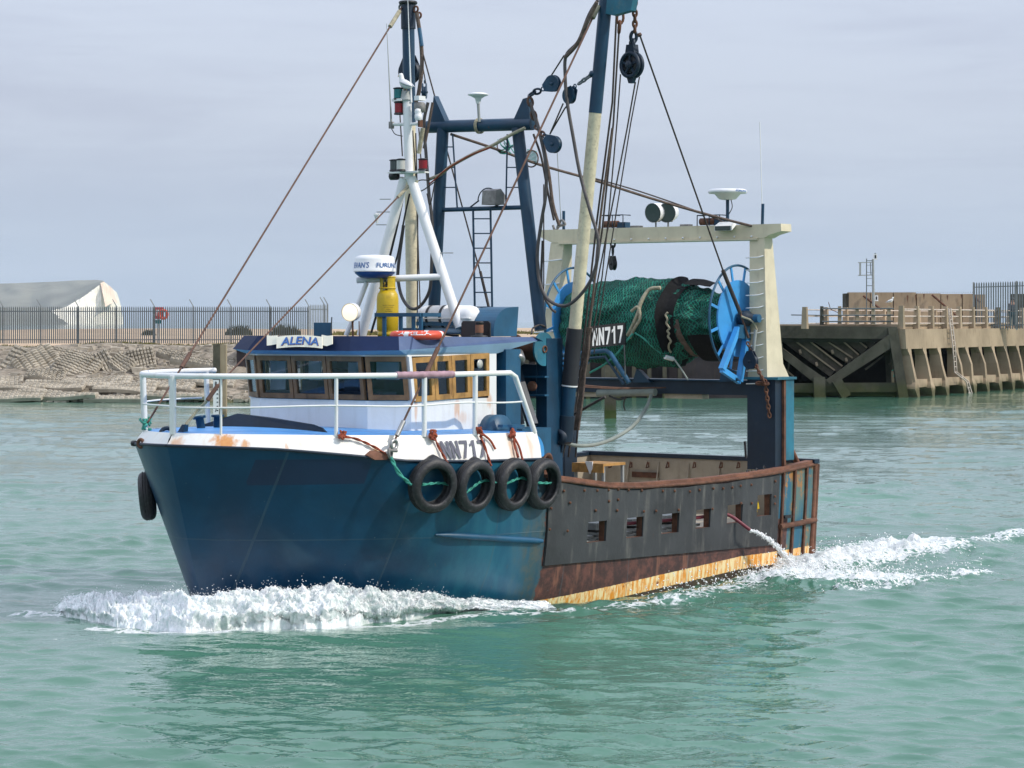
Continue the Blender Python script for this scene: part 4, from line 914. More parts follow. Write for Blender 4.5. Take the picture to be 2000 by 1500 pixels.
# radar scanner
rc = on(732, 530, 3.72); r = Rm(41, b2w(rc).y)
rd = part(boat, 'radar_scanner', G().lathe(rc, (0, 0, 1), [(-.005, r * 1.02), (.02, r * 1.02), (.03, r * .99), (.17, r * .96), (.21, r * .90), (.232, r * .7), (.242, 0)], 40), 'whiteclean')
part(boat, 'radar_foot', G().lathe(rc, (0, 0, 1), [(-.10, r * .5), (-.085, r * .72), (-.03, r * .95), (-.006, r * .96)], 32), 'radarblue')
def wrap_text(s, a0, a1, z0, h, mat, rr, shear=0.0):   # angles in degrees about the scanner, seen from the camera side
    t = text_geo(s, 1, 1, (0, 0, 0), (1, 0, 0), (0, 1, 0), bold=.012, shear=shear); cw = b2w(rc); out = []
    for x, y, z in t.V:
        a = R(a0 + (a1 - a0) * x); wx = cw.x + math.sin(a) * rr; wy = cw.y - math.cos(a) * rr; out.append(w2b((wx, wy, rc.z + z0 + y * h)))
    part(rd, 'lettering', G().add(out, t.F), mat)
wrap_text("BEVAN'S", -80, -12, .045, .085, 'textblue', r * 1.003, .2); wrap_text('FURUNO', 8, 84, .05, .07, 'textblue', r * 1.003)
# roof cage and gas bottle
gb = on(757, 652, 3.85); gY = b2w(gb).y; gr = Rm(21.5, gY); gb = Vector((gb.x, gb.y, ROOF))
gas = thing('gas_bottle', 'tall yellow gas bottle standing in a blue cage on the wheelhouse roof', 'gas bottle', gb)
part(gas, 'cylinder', G().lathe(gb, (0, 0, 1), [(.0, gr * .8), (.0, gr * .9), (.06, gr * .92), (.065, gr * .8), (.09, gr * .97), (.30, gr), (.33, gr * 1.005), (.54, gr), (.61, gr * .93), (.66, gr * .75), (.68, gr * .3)], 28), 'gasyellow')
g = G()
for a in range(3): g.lathe(gb, (0, 0, 1), [(.64, gr * .72), (.86, gr * .70)], 8, R(a * 120 + 10), R(a * 120 + 95))
g.torus(gb + Vector((0, 0, .86)), (0, 0, 1), gr * .7, .012, 20, 6).torus(gb + Vector((0, 0, .70)), (0, 0, 1), gr * .72, .012, 20, 6)
part(gas, 'collar', g, 'gasyellow'); part(gas, 'valve', G().lathe(gb, (0, 0, 1), [(.68, .03), (.78, .03), (.79, .05), (.82, .05)], 10), 'steel')
for k, (tx, w) in enumerate((('Butane Liquefied', .17), ('Gas under pressure', .14), ('HIGHLY', .07), ('FLAMMABLE', .11))):
    t = text_geo(tx, 1, 1, (0, 0, 0), (1, 0, 0), (0, 1, 0)); cw = b2w(gb); out = []
    for x, y, z in t.V:
        a = (x - .5) * w / gr + .15; out.append(w2b((cw.x + math.sin(a) * gr * 1.012, cw.y - math.cos(a) * gr * 1.012, gb.z + .44 - k * .028 + y * .017)))
    part(gas, 'print', G().add(out, t.F), 'black')
for vv in (612,):
    a, b, c, d = on(733, vv + 3, 3.66), on(822, vv - 2, 3.66), on(832, vv - 6, 4.1), on(745, vv - 3, 4.1)
    z = a.z
    part(boat, 'cage_rail', G().bar((3.66, a.y, z), (3.66, b.y, z), .04, .055).bar((3.68, b.y, z), (4.1, b.y, z), .04, .055), 'bluepaint')
for u in (749, 781, 806, 820): q = on(u, 650, 3.66); part(boat, 'cage_post', G().bar((3.68, q.y, ROOF - .02), (3.68, q.y, 4.10 if u < 0 else z), .055, .03, up=(1, 0, 0)), 'bluepaint')
# liferaft canister in its cradle
la, lb = on(822, 621, 4.55), on(932, 617, 4.55); ax = lb - la; L = ax.length; z = 4.07; la.z = lb.z = z; ax = (lb - la)
lr_ = thing('liferaft', 'white liferaft canister strapped to a cradle on the wheelhouse roof', 'liferaft', Vector((4.55, (la.y + lb.y) / 2, ROOF)))
rr = .165
part(lr_, 'canister', G().lathe(la, ax, [(0, 0), (.01, rr * .6), (.05, rr * .9), (.12, rr), (L * .49, rr * 1.02), (L * .492, rr * 1.06), (L * .508, rr * 1.06), (L * .51, rr * 1.02), (L - .12, rr), (L - .05, rr * .9), (L - .01, rr * .6), (L, 0)], 26), 'whiteclean')
for f in (.22, .46): part(lr_, 'strap', G().lathe(la + ax * f, ax, [(-.022, rr * 1.03), (-.022, rr * 1.05), (.022, rr * 1.05), (.022, rr * 1.03)], 26), 'black')
part(lr_, 'flange', G().box((4.55 - rr * 1.06, la.y + .02, z - .03), (4.55 + rr * 1.06, lb.y - .02, z - .015)), 'white')
part(boat, 'raft_cradle', G().box((4.40, la.y + .03, z - .13), (4.46, lb.y - .05, z - .07)).box((4.66, la.y + .03, z - .13), (4.72, lb.y - .05, z - .07)).box((4.42, la.y + .1, ROOF), (4.46, la.y + .15, z - .1)).box((4.42, lb.y - .2, ROOF), (4.46, lb.y - .15, z - .1)), 'bluepaint')
part(boat, 'spare_anchor_line', G().tube([(4.5, la.y + .1, 3.87), (4.5, lb.y - .1, 3.86)], .05, 10), 'lightblue')
# lifebuoy lying on the roof edge
lc = on(811, 655, 2.9); lc = Vector((2.95, lc.y, ROOF + .025)); up = Vector((-.02, .01, 1)).normalized()
lbz = thing('lifebuoy', 'orange lifebuoy with white lettering lying flat at the roof edge', 'lifebuoy', Vector((lc.x, lc.y, ROOF)))
part(lbz, 'ring', G().torus(lc, up, .33, .058, 40, 12), 'buoyorange')
for a in range(4):
    e1 = up.orthogonal().normalized(); e2 = up.cross(e1); a_ = R(a * 90 + 30); c = lc + (e1 * math.cos(a_) + e2 * math.sin(a_)) * .33; tg = (e2 * math.cos(a_) - e1 * math.sin(a_))
    part(lbz, 'band', G().lathe(c - tg * .035, tg, [(0, .060), (.07, .060)], 12), 'white')
tx = text_geo('ALENA', 1, 1, (0, 0, 0), (1, 0, 0), (0, 1, 0), bold=.03); out = []; cw = b2w(lc)
for x, y, z in tx.V:
    ang = R(-42 + 74 * (1 - x)); el = R(72 - 62 * (1 - y) - 0); rad = .33 + .0605 * math.cos(R(10 + 62 * y))
    q = w2b((cw.x + math.sin(ang) * rad, cw.y - math.cos(ang) * rad, 0)); dx, dy = q.x - lc.x, q.y - lc.y
    zz = lc.z - (up.x * dx + up.y * dy) / up.z + .0605 * math.sin(R(10 + 62 * y)); out.append((q.x, q.y, zz))
part(lbz, 'lettering', G().add(out, tx.F), 'textwhite')
# deck floodlight, switched on
sc_ = on(684, 610, 3.0); aim = (w2b(b2w(sc_) + Vector((-.35, -1, -.05))) - sc_).normalized(); r = Rm(17.5, b2w(sc_).y)
sl = part(boat, 'searchlight', G().lathe(sc_, -aim, [(-.02, r * 1.02), (.02, r * 1.03), (.10, r * 1.0), (.16, r * .8), (.18, r * .3), (.18, 0)], 24), 'whiteclean')
part(sl, 'lens', G().lathe(sc_, aim, [(0.012, r * .93), (.03, r * .6), (.035, 0)], 24), 'lamplit', label='lit lens of the round lamp')
part(boat, 'searchlight_stem', G().tube([sc_ + Vector((.05, 0, -r)), (sc_.x + .06, sc_.y, ROOF)], .014, 8).tube([sc_ + Vector((.1, .08, -r)), (sc_.x + .06, sc_.y + .12, ROOF)], .008, 6), 'rustsolid')
# port and starboard light screens, blue ventilator trunk
a, b = on(901, 627, 3.3), on(957, 656, 3.3)
part(boat, 'light_screen', G().prism([(3.3, a.y, ROOF), (3.3, a.y, a.z - .03), (3.3, a.y + .03, a.z), (3.3, b.y - .03, a.z), (3.3, b.y, a.z - .03), (3.3, b.y, ROOF)], (.02, 0, 0)), 'black')
q = on(938, 645, 3.2); o = part(boat, 'side_light', G().lathe(Vector((3.18, q.y, ROOF)), (0, 0, 1), [(0, .12), (.02, .12), (.03, .055), (.19, .055), (.2, .065), (.22, .05), (.22, 0)], 14), 'black'); part(o, 'lens', G().lathe(Vector((3.18, q.y, ROOF)), (0, 0, 1), [(.06, .058), (.17, .058)], 14), 'rustrail')
a, b = on(613, 630, 3.6), on(646, 656, 3.6); part(boat, 'light_screen', G().box((3.6, a.y, ROOF), (3.63, b.y, a.z)), 'bluepaint', label='blue starboard light screen')
part(boat, 'screen_bracket', G().tube([(3.6, b.y, ROOF), (3.6, b.y + .02, a.z + .08)], .01, 6), 'galv')
yA, yB = on(942, 650, 4.7).y, on(993, 650, 4.5).y
prof = [(4.45, ROOF)] + [(4.85 - .40 * math.cos(R(a)), 3.86 + .345 * math.sin(R(a))) for a in range(0, 91, 9)] + [(5.05, 4.215), (5.0, ROOF)]
part(boat, 'ventilator_trunk', G().prism([(s, .95, z) for s, z in prof], (0, .50, 0)), 'bluepaint')
part(boat, 'roof_cable', G().tube(catmull([(5.3, 1.5, 3.82), (5.6, 1.3, 3.9), (5.8, 1.28, 3.95), (6.0, 1.24, 3.92)], 5), .014, 6), 'wire')
part(boat, 'roof_cable', G().tube(catmull([on(812, 655, 4.9), on(850, 652, 4.8), on(895, 656, 4.8)], 5), .02, 6), 'wire')

# ---------------------------------------------------------------- foredeck: rails, posts, bitts, breakwater
RZ = 3.285
def rail_pt(s, sd, z=RZ): e = edge(s, sd); return Vector((e.x - .02, e.y + .02 * sd, z))
def edge_at(u, sd):
    best = None
    for k in range(400):
        s = -.69 + 5.0 * k / 399; e = edge(s, sd); w = b2w(e); uu = 1000 + FPX * w.x / w.y
        d = abs(uu - u)
        if best is None or d < best[0]: best = (d, s)
    return best[1]
sst = edge_at(470, -1)
path = [rail_pt(s, -1) for s in np.linspace(2.6, -.66, 30)] + [rail_pt(s, 1) for s in np.linspace(-.66, 3.55, 34)]
top_end = P(1000, 732, p=2.26); a = P(1010, 750, p=2.26); b = P(1044, 845, p=2.29)
part(boat, 'handrail', G().tube(path + [Vector((3.75, 2.27, 3.285)), Vector((3.87, 2.275, 3.23)), b], .038, 10), 'white')
mid = [rail_pt(s, -1, 2.89) for s in np.linspace(2.3, -.66, 24)] + [rail_pt(s, 1, 2.885 + .012 * math.sin(s * 3)) for s in np.linspace(-.66, 3.95, 34)]
part(boat, 'guard_wire', G().tube(mid, .014, 6), 'white')
for u, sd, r_, mt in ((283, -1, .042, 'white'), (309, 1, .044, 'white'), (337, -1, .035, 'white'), (406, -1, .038, 'white'), (431, 1, .016, 'white'), (656, 1, .026, 'whiteclean'), (829, 1, .036, 'whiteclean'), (928, 1, .036, 'whiteclean')):
    s = edge_at(u, sd); e = edge(s, sd); part(boat, 'stanchion', G().tube([(e.x, e.y, e.z - .02), rail_pt(s, sd)], r_, 8), mt)
q0, q1 = P(768, 735, p=2.2), P(884, 733, p=2.26)
sl_ = [s for s in np.linspace(1.0, 3.6, 80) if 770 < (lambda w: 1000 + FPX * w.x / w.y)(b2w(rail_pt(s, 1))) < 886]
part(boat, 'rail_wrap', G().tube([rail_pt(s, 1) for s in sl_], [.050 + .004 * math.sin(i * 2.1) for i in range(len(sl_))], 10), 'purpletape')
# breakwater board on the foredeck
pts = [(367, 838), (455, 808), (520, 816), (608, 829), (628, 836), (641, 848), (630, 852), (372, 852), (362, 846)]
V = [on(u, v, .93) for u, v in pts]; zmin = 2.44
V = [Vector((v.x + .12 * (1 - abs(v.y) / 1.3), v.y, max(v.z, zmin))) for v in V]
part(boat, 'breakwater', G().prism(V, (.03, 0, 0)), 'navydark', label='low navy breakwater board across the foredeck')
def post(u, vt, vb, s, r_, lean=0):
    a, b = on(u + lean, vb, s), on(u, vt, s); b2 = Vector(b); a.z = 2.44
    part(boat, 'mooring_bitt', G().lathe(a, b2 - a, [(0, r_ * 1.1), (.02, r_), ((b2 - a).length - .03, r_), ((b2 - a).length - .03, r_ * 1.55), ((b2 - a).length, r_ * 1.6), ((b2 - a).length + .005, 0)], 14), 'navy')
post(389, 813, 845, .15, .055, 7); post(425, 810, 843, .35, .055, 0)
for c, s in ((326, -.35), (415, -.05)):
    q = on(c, 848, s); q.z = 2.50; q.y = min(q.y, halfb(s, 2.35) - .15)
    part(boat, 'fairlead', G().torus(q, (0, .3, 1) if c == 415 else (-.7, .7, .2), .085, .028, 16, 8), 'navydark')
a, b = on(352, 853, -.42), on(362, 829, -.42); a.z = 2.45
part(boat, 'stay_bracket', G().hexa([(a.x - .06, a.y - .07, 2.45), (a.x + .06, a.y - .07, 2.45), (a.x + .06, a.y + .07, 2.45), (a.x - .06, a.y + .07, 2.45), (b.x - .03, b.y - .03, b.z), (b.x + .03, b.y - .03, b.z), (b.x + .03, b.y + .03, b.z), (b.x - .03, b.y + .03, b.z)]), 'navy')
part(boat, 'cleat', G().bar(on(333, 843, -.1), on(343, 843, -.1), .05, .03).bar(on(335, 847, -.1), on(341, 847, -.1), .05, .03), 'dirtygrey')
# bow roller and green line coiled at the stem
q = P(275, 866, s=-.45); part(boat, 'bow_roller', G().torus(q, (1, 0, 0), .05, .025, 14, 8), 'rustsolid'); q = P(262, 866, s=-.2); part(boat, 'bow_lug', G().lathe(q, (0, 1, 0), [(-.05, .02), (-.03, .04), (.03, .04), (.05, .02)], 8), 'black')
s = edge_at(283, -1); e = edge(s, -1); g = G(); random.seed(3)
gp = [e + Vector((random.uniform(-.07, .07), random.uniform(-.07, .07), random.uniform(.0, .17))) for _ in range(26)]
g.tube(catmull(gp, 5), .016, 6)
solo(g, 'rope_coil', 'ropegreen', 'green rope knotted round the foremost rail post at the stem', 'rope', e)
# T bollard and winch hood behind the wheelhouse corner
q = P(1002, 832, p=2.0); part(boat, 'tee_bollard', G().tube([(q.x, q.y, 2.43), (q.x, q.y, q.z)], .05, 10).bar(P(977, 832, p=2.0), P(1020, 832, p=2.0), .09, .04), 'bluepaint')
q = P(967, 845, p=1.75); part(boat, 'winch_hood', G().lathe(Vector((q.x, 1.65, 2.42)), (0, 1, 0), [(0, 0), (0.001, .26), (.22, .26), (.221, 0)], 24, R(0), R(360)), 'bluepaint')

# ---------------------------------------------------------------- A-frame abaft the wheelhouse
SA = 6.0
def tb(name, pts, r, mat='navy', n=10, label=None, s=SA): return part(boat, name, G().tube([on(u, v, s) if not isinstance(u, Vector) else u for u, v in pts], r, n), mat, label=label)
def seg(name, a, b, r, mat, n=10, label=None): return part(boat, name, G().tube([a, b], r, n), mat, label=label)
seg('gantry_leg', on(865, 250, SA), on(846, 640, SA), .095, 'navy', 14)
seg('gantry_leg', on(1011, 250, SA), on(1056, 645, SA), .095, 'navy', 14)
seg('gantry_crossbar', on(835, 248, SA), on(1041, 242, SA), .095, 'navy', 16)
a = [(847, 187), (872, 243), (840, 243)]
part(boat, 'gantry_ear', G().prism([on(u, v, SA - .06) for u, v in a], (.12, 0, 0)), 'navy')
part(boat, 'gantry_ear', G().prism([on(u, v, SA - .06) for u, v in [(1021, 193), (1031, 190), (1034, 240), (1000, 240)]], (.12, 0, 0)), 'navy')
seg('gantry_brace', on(862, 410, SA), on(1019, 405, SA), .035, 'navy')
def ladder(u0, u1, vt, vb, du=0, nr=9, s=SA - .03):
    g = G().tube([on(u0, vt, s), on(u0 + du, vb, s)], .018, 6).tube([on(u1, vt, s), on(u1 + du, vb, s)], .018, 6); o = part(boat, 'ladder', g, 'navy')
    for k in range(nr):
        f = (k + .6) / nr; v = vt + (vb - vt) * f; part(o, 'rung', G().tube([on(u0 + du * f, v, s), on(u1 + du * f, v, s)], .011, 6), 'navy')
ladder(924, 958, 410, 640, 4, 8)
for (u0, u1, ul) in ((884, 893, 866), (991, 988, 1012)):
    part(boat, 'step_rod', G().tube([on(u0, 262, SA), on(u1, 406, SA)], .014, 6), 'navy')
    for v in (287, 327, 366): part(boat, 'step', G().tube([on(ul + (-3 if ul < 900 else 2) * (v - 260) / 60, v, SA), on(u0 + (u1 - u0) * (v - 262) / 144, v, SA)], .010, 6), 'navy')
# pole aerial with flat disc, on the crossbar
seg('aerial_pole', on(936, 238, SA - .1), on(934, 200, SA - .1), .022, 'galvlight', 8)
q = on(934, 186, SA - .1); part(boat, 'disc_aerial', G().lathe(q, (0, 0, 1), [(-.13, .03), (-.05, .05), (-.02, .10), (0, .155), (.015, .16), (.035, .10), (.045, 0)], 28), 'whiteclean')
part(boat, 'lashing', G().torus(on(935, 246, SA), (0, 1, 0), .11, .013, 18, 6).torus(on(938, 246, SA), (0, 1, 0), .11, .013, 18, 6), 'ropetan')
# floodlight with its hoop
q = on(950, 385, SA - .1); part(boat, 'floodlight', G().prism([q + Vector(v) for v in ((-.12, 0, -.12), (.10, 0, -.12), (.14, 0, .02), (.02, 0, .12), (-.10, 0, .09))], (0, .26, 0)), 'dirtygrey')
part(boat, 'floodlight_hoop', G().torus(on(953, 392, SA - .05), (1, 0, 0), .19, .010, 20, 6, 0, math.pi, ref=(0, 1, 0)), 'navydark')
part(boat, 'floodlight_bracket', G().tube([on(918, 405, SA), on(935, 392, SA - .1)], .012, 6).tube([on(978, 398, SA), on(962, 405, SA)], .012, 6), 'navydark')
# lower gallows: box legs, struts, warp drum
z0 = .75
def bx(name, s0_, s1_, ua, ub, va, vb, mat='navy', sp=None):
    a = P(ua, va, s=s0_); b = P(ub, vb, s=s0_); return part(boat, name, G().box((s0_, a.y, a.z), (s1_, b.y, b.z)), mat)
a = P(1047, 690, s=5.75); b = P(1068, 690, s=5.75)
part(boat, 'gallows_leg', G().box((5.75, a.y, .75), (6.15, b.y, 3.75)), 'navy')
a = P(846, 690, s=5.75); part(boat, 'gallows_leg', G().box((5.8, -1.35, .75), (6.1, -1.1, 3.9)), 'navy')
a, b = P(1019, 700, s=5.72), P(1047, 780, s=5.72)
part(boat, 'gallows_plate', G().prism([P(u, v, s=5.72) for u, v in ((1018, 710), (1047, 712), (1047, 772), (1030, 772), (1018, 736))], (.03, 0, 0)), 'navy')
for v in (736, 772): part(boat, 'stiffener', G().bar(P(1018 if v < 750 else 1029, v, s=5.68), P(1068, v, s=5.68), .10, .025), 'bluepaint')
q = P(1041, 754, s=5.70); part(boat, 'access_cover', G().lathe(q, (-1, 0, 0), [(0, .075), (.04, .075), (.05, .05), (.05, 0)], 16), 'rustrail')
part(boat, 'strut', G().bar(P(1000, 700, s=5.6), P(1040, 830, s=5.4), .14, .10), 'navydark'); part(boat, 'strut', G().bar(P(985, 700, s=5.9), P(1010, 830, s=5.9), .2, .14), 'navydark')
a, b = P(968, 690, s=4.6), P(990, 690, s=4.6)
part(boat, 'casing_column', G().box((4.60, 1.20, 2.3), (4.95, 1.56, 3.60)), 'bluepaint')
part(boat, 'casing', G().box((4.50, -1.5, .8), (5.35, 1.05, 3.55)), 'navydark')
part(boat, 'deck_locker', G().box((4.6, 1.25, .8), (5.3, 1.85, 2.46)), 'bluepaint')
# warp drum with worn blue flange
q = P(1062, 682, s=5.7); yA = q.y; r1 = Rm(33, b2w(q).y)
wd = part(boat, 'warp_drum', G().lathe(Vector((5.7, yA - .55, q.z)), (0, 1, 0), [(0, .2), (.04, .22), (.05, .15), (.30, .16), (.34, .19), (.55, .17)], 26), 'rustsolid')
part(boat, 'drum_flange', G().lathe(Vector((5.7, yA, q.z)), (0, 1, 0), [(-.02, 0), (-.02, r1), (.01, r1), (.012, .05), (.005, .045), (-.0, 0)], 36, smooth=False), 'teal')
part(boat, 'drum_hub', G().lathe(Vector((5.7, yA, q.z)), (0, 1, 0), [(.0, .055), (.03, .055), (.03, .04), (-.01, .038)], 18), 'rustsolid')
q = P(1010, 697, s=5.0); g = G(); random.seed(9)
part(boat, 'hanging_lamp', G().lathe(q, (-.6, .5, -.8), [(-.12, .04), (-.09, .09), (.05, .12), (.09, .11), (.1, .02)], 14), 'steel')
part(boat, 'lamp_cover', G().tube(catmull([q + Vector((random.uniform(-.1, .1), random.uniform(-.1, .1), random.uniform(-.12, .14))) for _ in range(12)], 4), .022, 6), 'dirtygrey')
# foot of the port derrick and its bearing
foot = P(1103, 852, s=6.2); topd = P(1189, -60, s=6.2)
part(boat, 'derrick_foot', G().bar(P(1068, 838, s=6.2), P(1100, 840, s=6.2), .2, .10).bar(P(1080, 828, s=6.2), P(1100, 865, s=6.2), .12, .12).tube([P(1068, 812, s=6.2), P(1068, 835, s=6.2)], .05, 8), 'navydark')
part(boat, 'derrick_hinge', G().lathe(P(1097, 853, s=6.15), (1, 0, 0), [(-.12, .07), (-.12, .12), (.16, .12), (.16, .07)], 16), 'navydark')
part(boat, 'gallows_side', G().prism([P(u, v, s=6.1) for u, v in ((1040, 830), (1100, 862), (1096, 884), (1050, 900))], (.05, 0, 0)), 'navydark')
q = P(1068, 878, p=2.05); part(boat, 'sheave_plate', G().lathe(Vector((4.62, 2.0, 2.12)), (0, 1, 0), [(0, 0), (0, .27), (.03, .27), (.03, 0)], 28, smooth=False), 'skyblue')
q = P(1086, 903, p=2.3); part(boat, 'fairlead_pipe', G().lathe(Vector((4.70, 2.1, 1.93)), Vector((.25, 1, -.05)), [(-.35, .13), (-.05, .12), (.05, .15), (.10, .20), (.12, .205), (.12, .17), (.05, .12), (-.3, .10)], 26), 'rustsolid')
def derrick(A, B, marks, name='derrick'):
    """marks: list of (fraction from, to, radius, material)"""
    A, B = Vector(A), Vector(B); first = None
    for f0, f1, r_, mt, lb in marks:
        o = part(boat, name, G().tube([A.lerp(B, f0), A.lerp(B, f1)], r_, 18), mt, label=lb)
    return
derrick(foot, topd, [(-.01, .045, .125, 'navydark', None), (.045, .108, .105, 'navy', None), (.108, .111, .122, 'whiteclean', None), (.111, .233, .12, 'tape', 'black wrapping round the foot of the port derrick'), (.233, .695, .094, 'creamspeck', 'cream middle length of the port derrick'), (.695, 1.0, .098, 'navy', 'blue upper length of the port derrick')])
part(boat, 'derrick_head', G().prism([P(u, v, s=6.13) for u, v in ((1172, -60), (1174, 24), (1196, 30), (1232, 20), (1246, -60))], (.14, 0, 0)), 'teal')
SD = 6.2
sf, stp = P(806, 700, s=SD), P(797, 8, s=SD)
derrick(sf, stp, [(0, .66, .092, 'creamspeck', 'cream lower length of the starboard derrick'), (.66, .95, .096, 'navy', 'blue upper length of the starboard derrick'), (.93, 1.0, .115, 'navydark', None)])
part(boat, 'head_ring', G().torus(stp + Vector((0, 0, .02)), (0, 0, 1), .12, .03, 16, 6), 'black')
for du, dv in ((-14, 6), (14, 10), (20, 22)): part(boat, 'shackle', G().torus(on(798 + du, 8 + dv, SD), (1, 0, 0), .045, .017, 12, 6), 'rustsolid' if dv > 8 else 'dirtygrey')

# ---------------------------------------------------------------- stern gantry
SG = 11.1
pt, sb = P(1535, 443, s=SG), P(1066, 457, s=SG)
bt, bb_ = 5.585, 5.36
part(boat, 'stern_beam', G().prism([(SG - .16, pt.y - .14, bt), (SG - .16, pt.y, bt), (SG - .16, pt.y + .01, bt - .12), (SG - .16, pt.y - .2, bt - .17), (SG - .16, 2.02, bb_), (SG - .16, sb.y + .25, bb_), (SG - .16, sb.y, bb_ + .1), (SG - .16, sb.y, bt)], (.32, 0, 0)), 'cream')
part(boat, 'beam_flange', G().box((SG - .19, -2.1, bb_ - .03), (SG + .19, 1.9, bb_ - .002)), 'cream')
for k in range(9):
    u = 1200 + k * 33.5; q = P(u, 466 - k * 1.0, s=SG - .165); part(boat, 'beam_bolt', G().lathe(Vector((SG - .165, q.y, bb_ + .028)), (-1, 0, 0), [(0, .018), (.02, .015), (.022, 0)], 6), 'whiteclean')
def gleg(yt, yb, zb_, flare=True, nm='stern_leg'):
    g = G()
    A = [(SG - .15, yt - .16, bb_), (SG - .15, yt + .12, bb_), (SG + .10, yt + .12, bb_), (SG + .10, yt - .16, bb_)]
    wf = .13
    B = [(SG - .25, yb - .17, zb_ + .25), (SG - .25, yb + .16, zb_ + .25), (SG + .26, yb + .16, zb_ + .25), (SG + .26, yb - .17, zb_ + .25)]
    C = [(SG - .27, yb - .2, zb_), (SG - .27, yb + .18, zb_), (SG + .44, yb + .18, zb_), (SG + .44, yb - .2, zb_)]
    g.hexa(B + A); g.hexa(C + B); return part(boat, nm, g, 'cream')
gleg(1.90, 1.97, 3.06); gleg(-2.12, -2.35, 3.06)
for k in range(11):
    z = 5.05 - k * .205; f = (5.36 - z) / 2.3; y = 1.90 + .07 * f; sf_ = SG - .15 - .10 * f
    part(boat, 'leg_rung', G().tube([(sf_ - .00, y + .10, z + .02), (sf_ - .07, y + .04, z - .005), (sf_ - .07, y - .19, z - .012)], .010, 6), 'whiteclean')
    y = -2.12 - .23 * f; 
    if k % 2 == 0: part(boat, 'leg_rung', G().tube([(sf_, y + .12, z + .02), (sf_ - .10, y - .02, z), (sf_ - .10, y - .24, z - .01)], .013, 6), 'whiteclean')
# posts and cross beam under it
zp = 3.06
part(boat, 'gantry_post', G().box((10.78, 1.80, 1.60), (11.02, 2.33, zp)), 'navydark'); part(boat, 'gantry_post_plate', G().box((11.02, 2.05, 1.75), (11.30, 2.37, zp + .02)), 'teal')
part(boat, 'post_cap', G().box((10.74, 1.76, zp), (11.34, 2.40, zp + .04)), 'teal'); part(boat, 'post_edge', G().box((10.98, 2.33, 1.6), (11.04, 2.375, zp)), 'rustsolid')
part(boat, 'gantry_post', G().box((10.85, -2.3, .75), (11.2, -1.9, zp)), 'navydark')
part(boat, 'cross_beam', G().box((10.80, -2.25, 2.80), (11.05, 1.80, 3.02)), 'navydark'); part(boat, 'cross_beam_flange', G().box((10.74, -2.25, 3.022), (11.10, 1.80, 3.045)), 'navy')
a, b = P(1540, 870, s=11.5), P(1556, 905, s=11.9); part(boat, 'prop_pipe', G().tube([P(1535, 855, s=11.3), P(1557, 904, s=11.9)], .05, 8), 'rustrail')
part(boat, 'stern_rack', G().bar(P(1457, 895, s=11.5), P(1455, 862, s=11.5), .03, .03), 'black')
# under-beam lamp boxes and the grey pipe fender
for u0, u1, v in ((1304, 1378, 776), (1120, 1180, 772)): a, b = P(u0, v - 4, s=10.95), P(u1, v + 4, s=10.95); part(boat, 'lamp_box', G().box((10.85, a.y, 2.72), (11.05, b.y, 2.80)), 'beige')
part(boat, 'grey_fender', G().tube([P(1168, 768, s=10.6), P(1280, 766, s=10.6)], .065, 10), 'hosegrey')
# gear on the beam: guarded lamps, twin floodlight, small flood, dome aerial, whip
def cage(u0, u1, vt=421, vb=440):
    q0, q1 = P(u0, vb, s=SG - .1), P(u1, vb, s=SG - .1); zt_ = q0.z + Rm(vb - vt, b2w(q0).y); zb_ = bt; g = G()
    for y in (q0.y, (q0.y + q1.y) / 2, q1.y - .03): g.tube([(SG - .12, y, zb_), (SG - .12, y, zt_), (SG + .1, y, zt_)], .010, 5)
    g.tube([(SG - .12, q0.y, zt_), (SG - .12, q1.y - .03, zt_)], .010, 5); part(boat, 'lamp_guard', g, 'navydark')
    part(boat, 'guarded_lamp', G().lathe((SG - .06, q0.y + .02, zb_ + .07), (0, 1, 0), [(0, .03), (.01, .06), ((q1.y - q0.y) * .62, .06), ((q1.y - q0.y) * .66, .03)], 12), 'rustsolid'); part(boat, 'lamp_ballast', G().box((SG - .1, q1.y - (q1.y - q0.y) * .34, zb_), (SG + .05, q1.y, zb_ + .10)), 'navy')
cage(1174, 1221); cage(1363, 1410)
for k, (u, mt) in enumerate(((1281, 'whiteclean'), (1305, 'whiteclean'))):
    q = P(u, 415, s=SG - .1 + .12 * k); d = Vector((-1, .25 if k else -.05, -.12)).normalized(); o = part(boat, 'deck_floodlight', G().lathe(q - d * .08, d, [(-.18, .03), (-.15, .10), (-.04, .15), (.16, .165), (.17, .165)], 20), mt)
    part(o, 'lens', G().lathe(q - d * .08, d, [(.172, .155), (.165, 0)], 20), 'darkglass'); part(o, 'bracket', G().tube([q + Vector((0, -.13, 0)), q + Vector((0, -.08, -.15)), q + Vector((0, .08, -.15)), q + Vector((0, .13, 0))], .012, 6).tube([q + Vector((0, 0, -.15)), Vector((q.x, q.y, bt))], .015, 6), 'galv')
q = P(1419, 445, s=SG - .2); o = part(boat, 'small_floodlight', G().hexa([q + Vector(v) for v in ((-.10, -.17, -.05), (.05, -.17, .05), (.05, .16, .05), (-.10, .16, -.05), (-.10, -.17, .03), (.02, -.15, .10), (.02, .14, .10), (-.10, .16, .03))]), 'white'); part(o, 'lens', G().bar(q + Vector((-.11, -.15, -.01)), q + Vector((-.11, .14, -.01)), .02, .07), 'darkglass')
q = P(1421, 375, s=SG); part(boat, 'aerial_post', G().tube([(SG, q.y, bt), (SG, q.y, q.z - .08)], .028, 10), 'navy')
sd_ = part(boat, 'satellite_aerial', G().lathe(q, (0, 0, 1), [(-.13, .08), (-.12, .14), (-.03, .22), (-.025, .31), (.0, .325), (.035, .31), (.045, .28), (.05, 0)], 40), 'whiteclean')
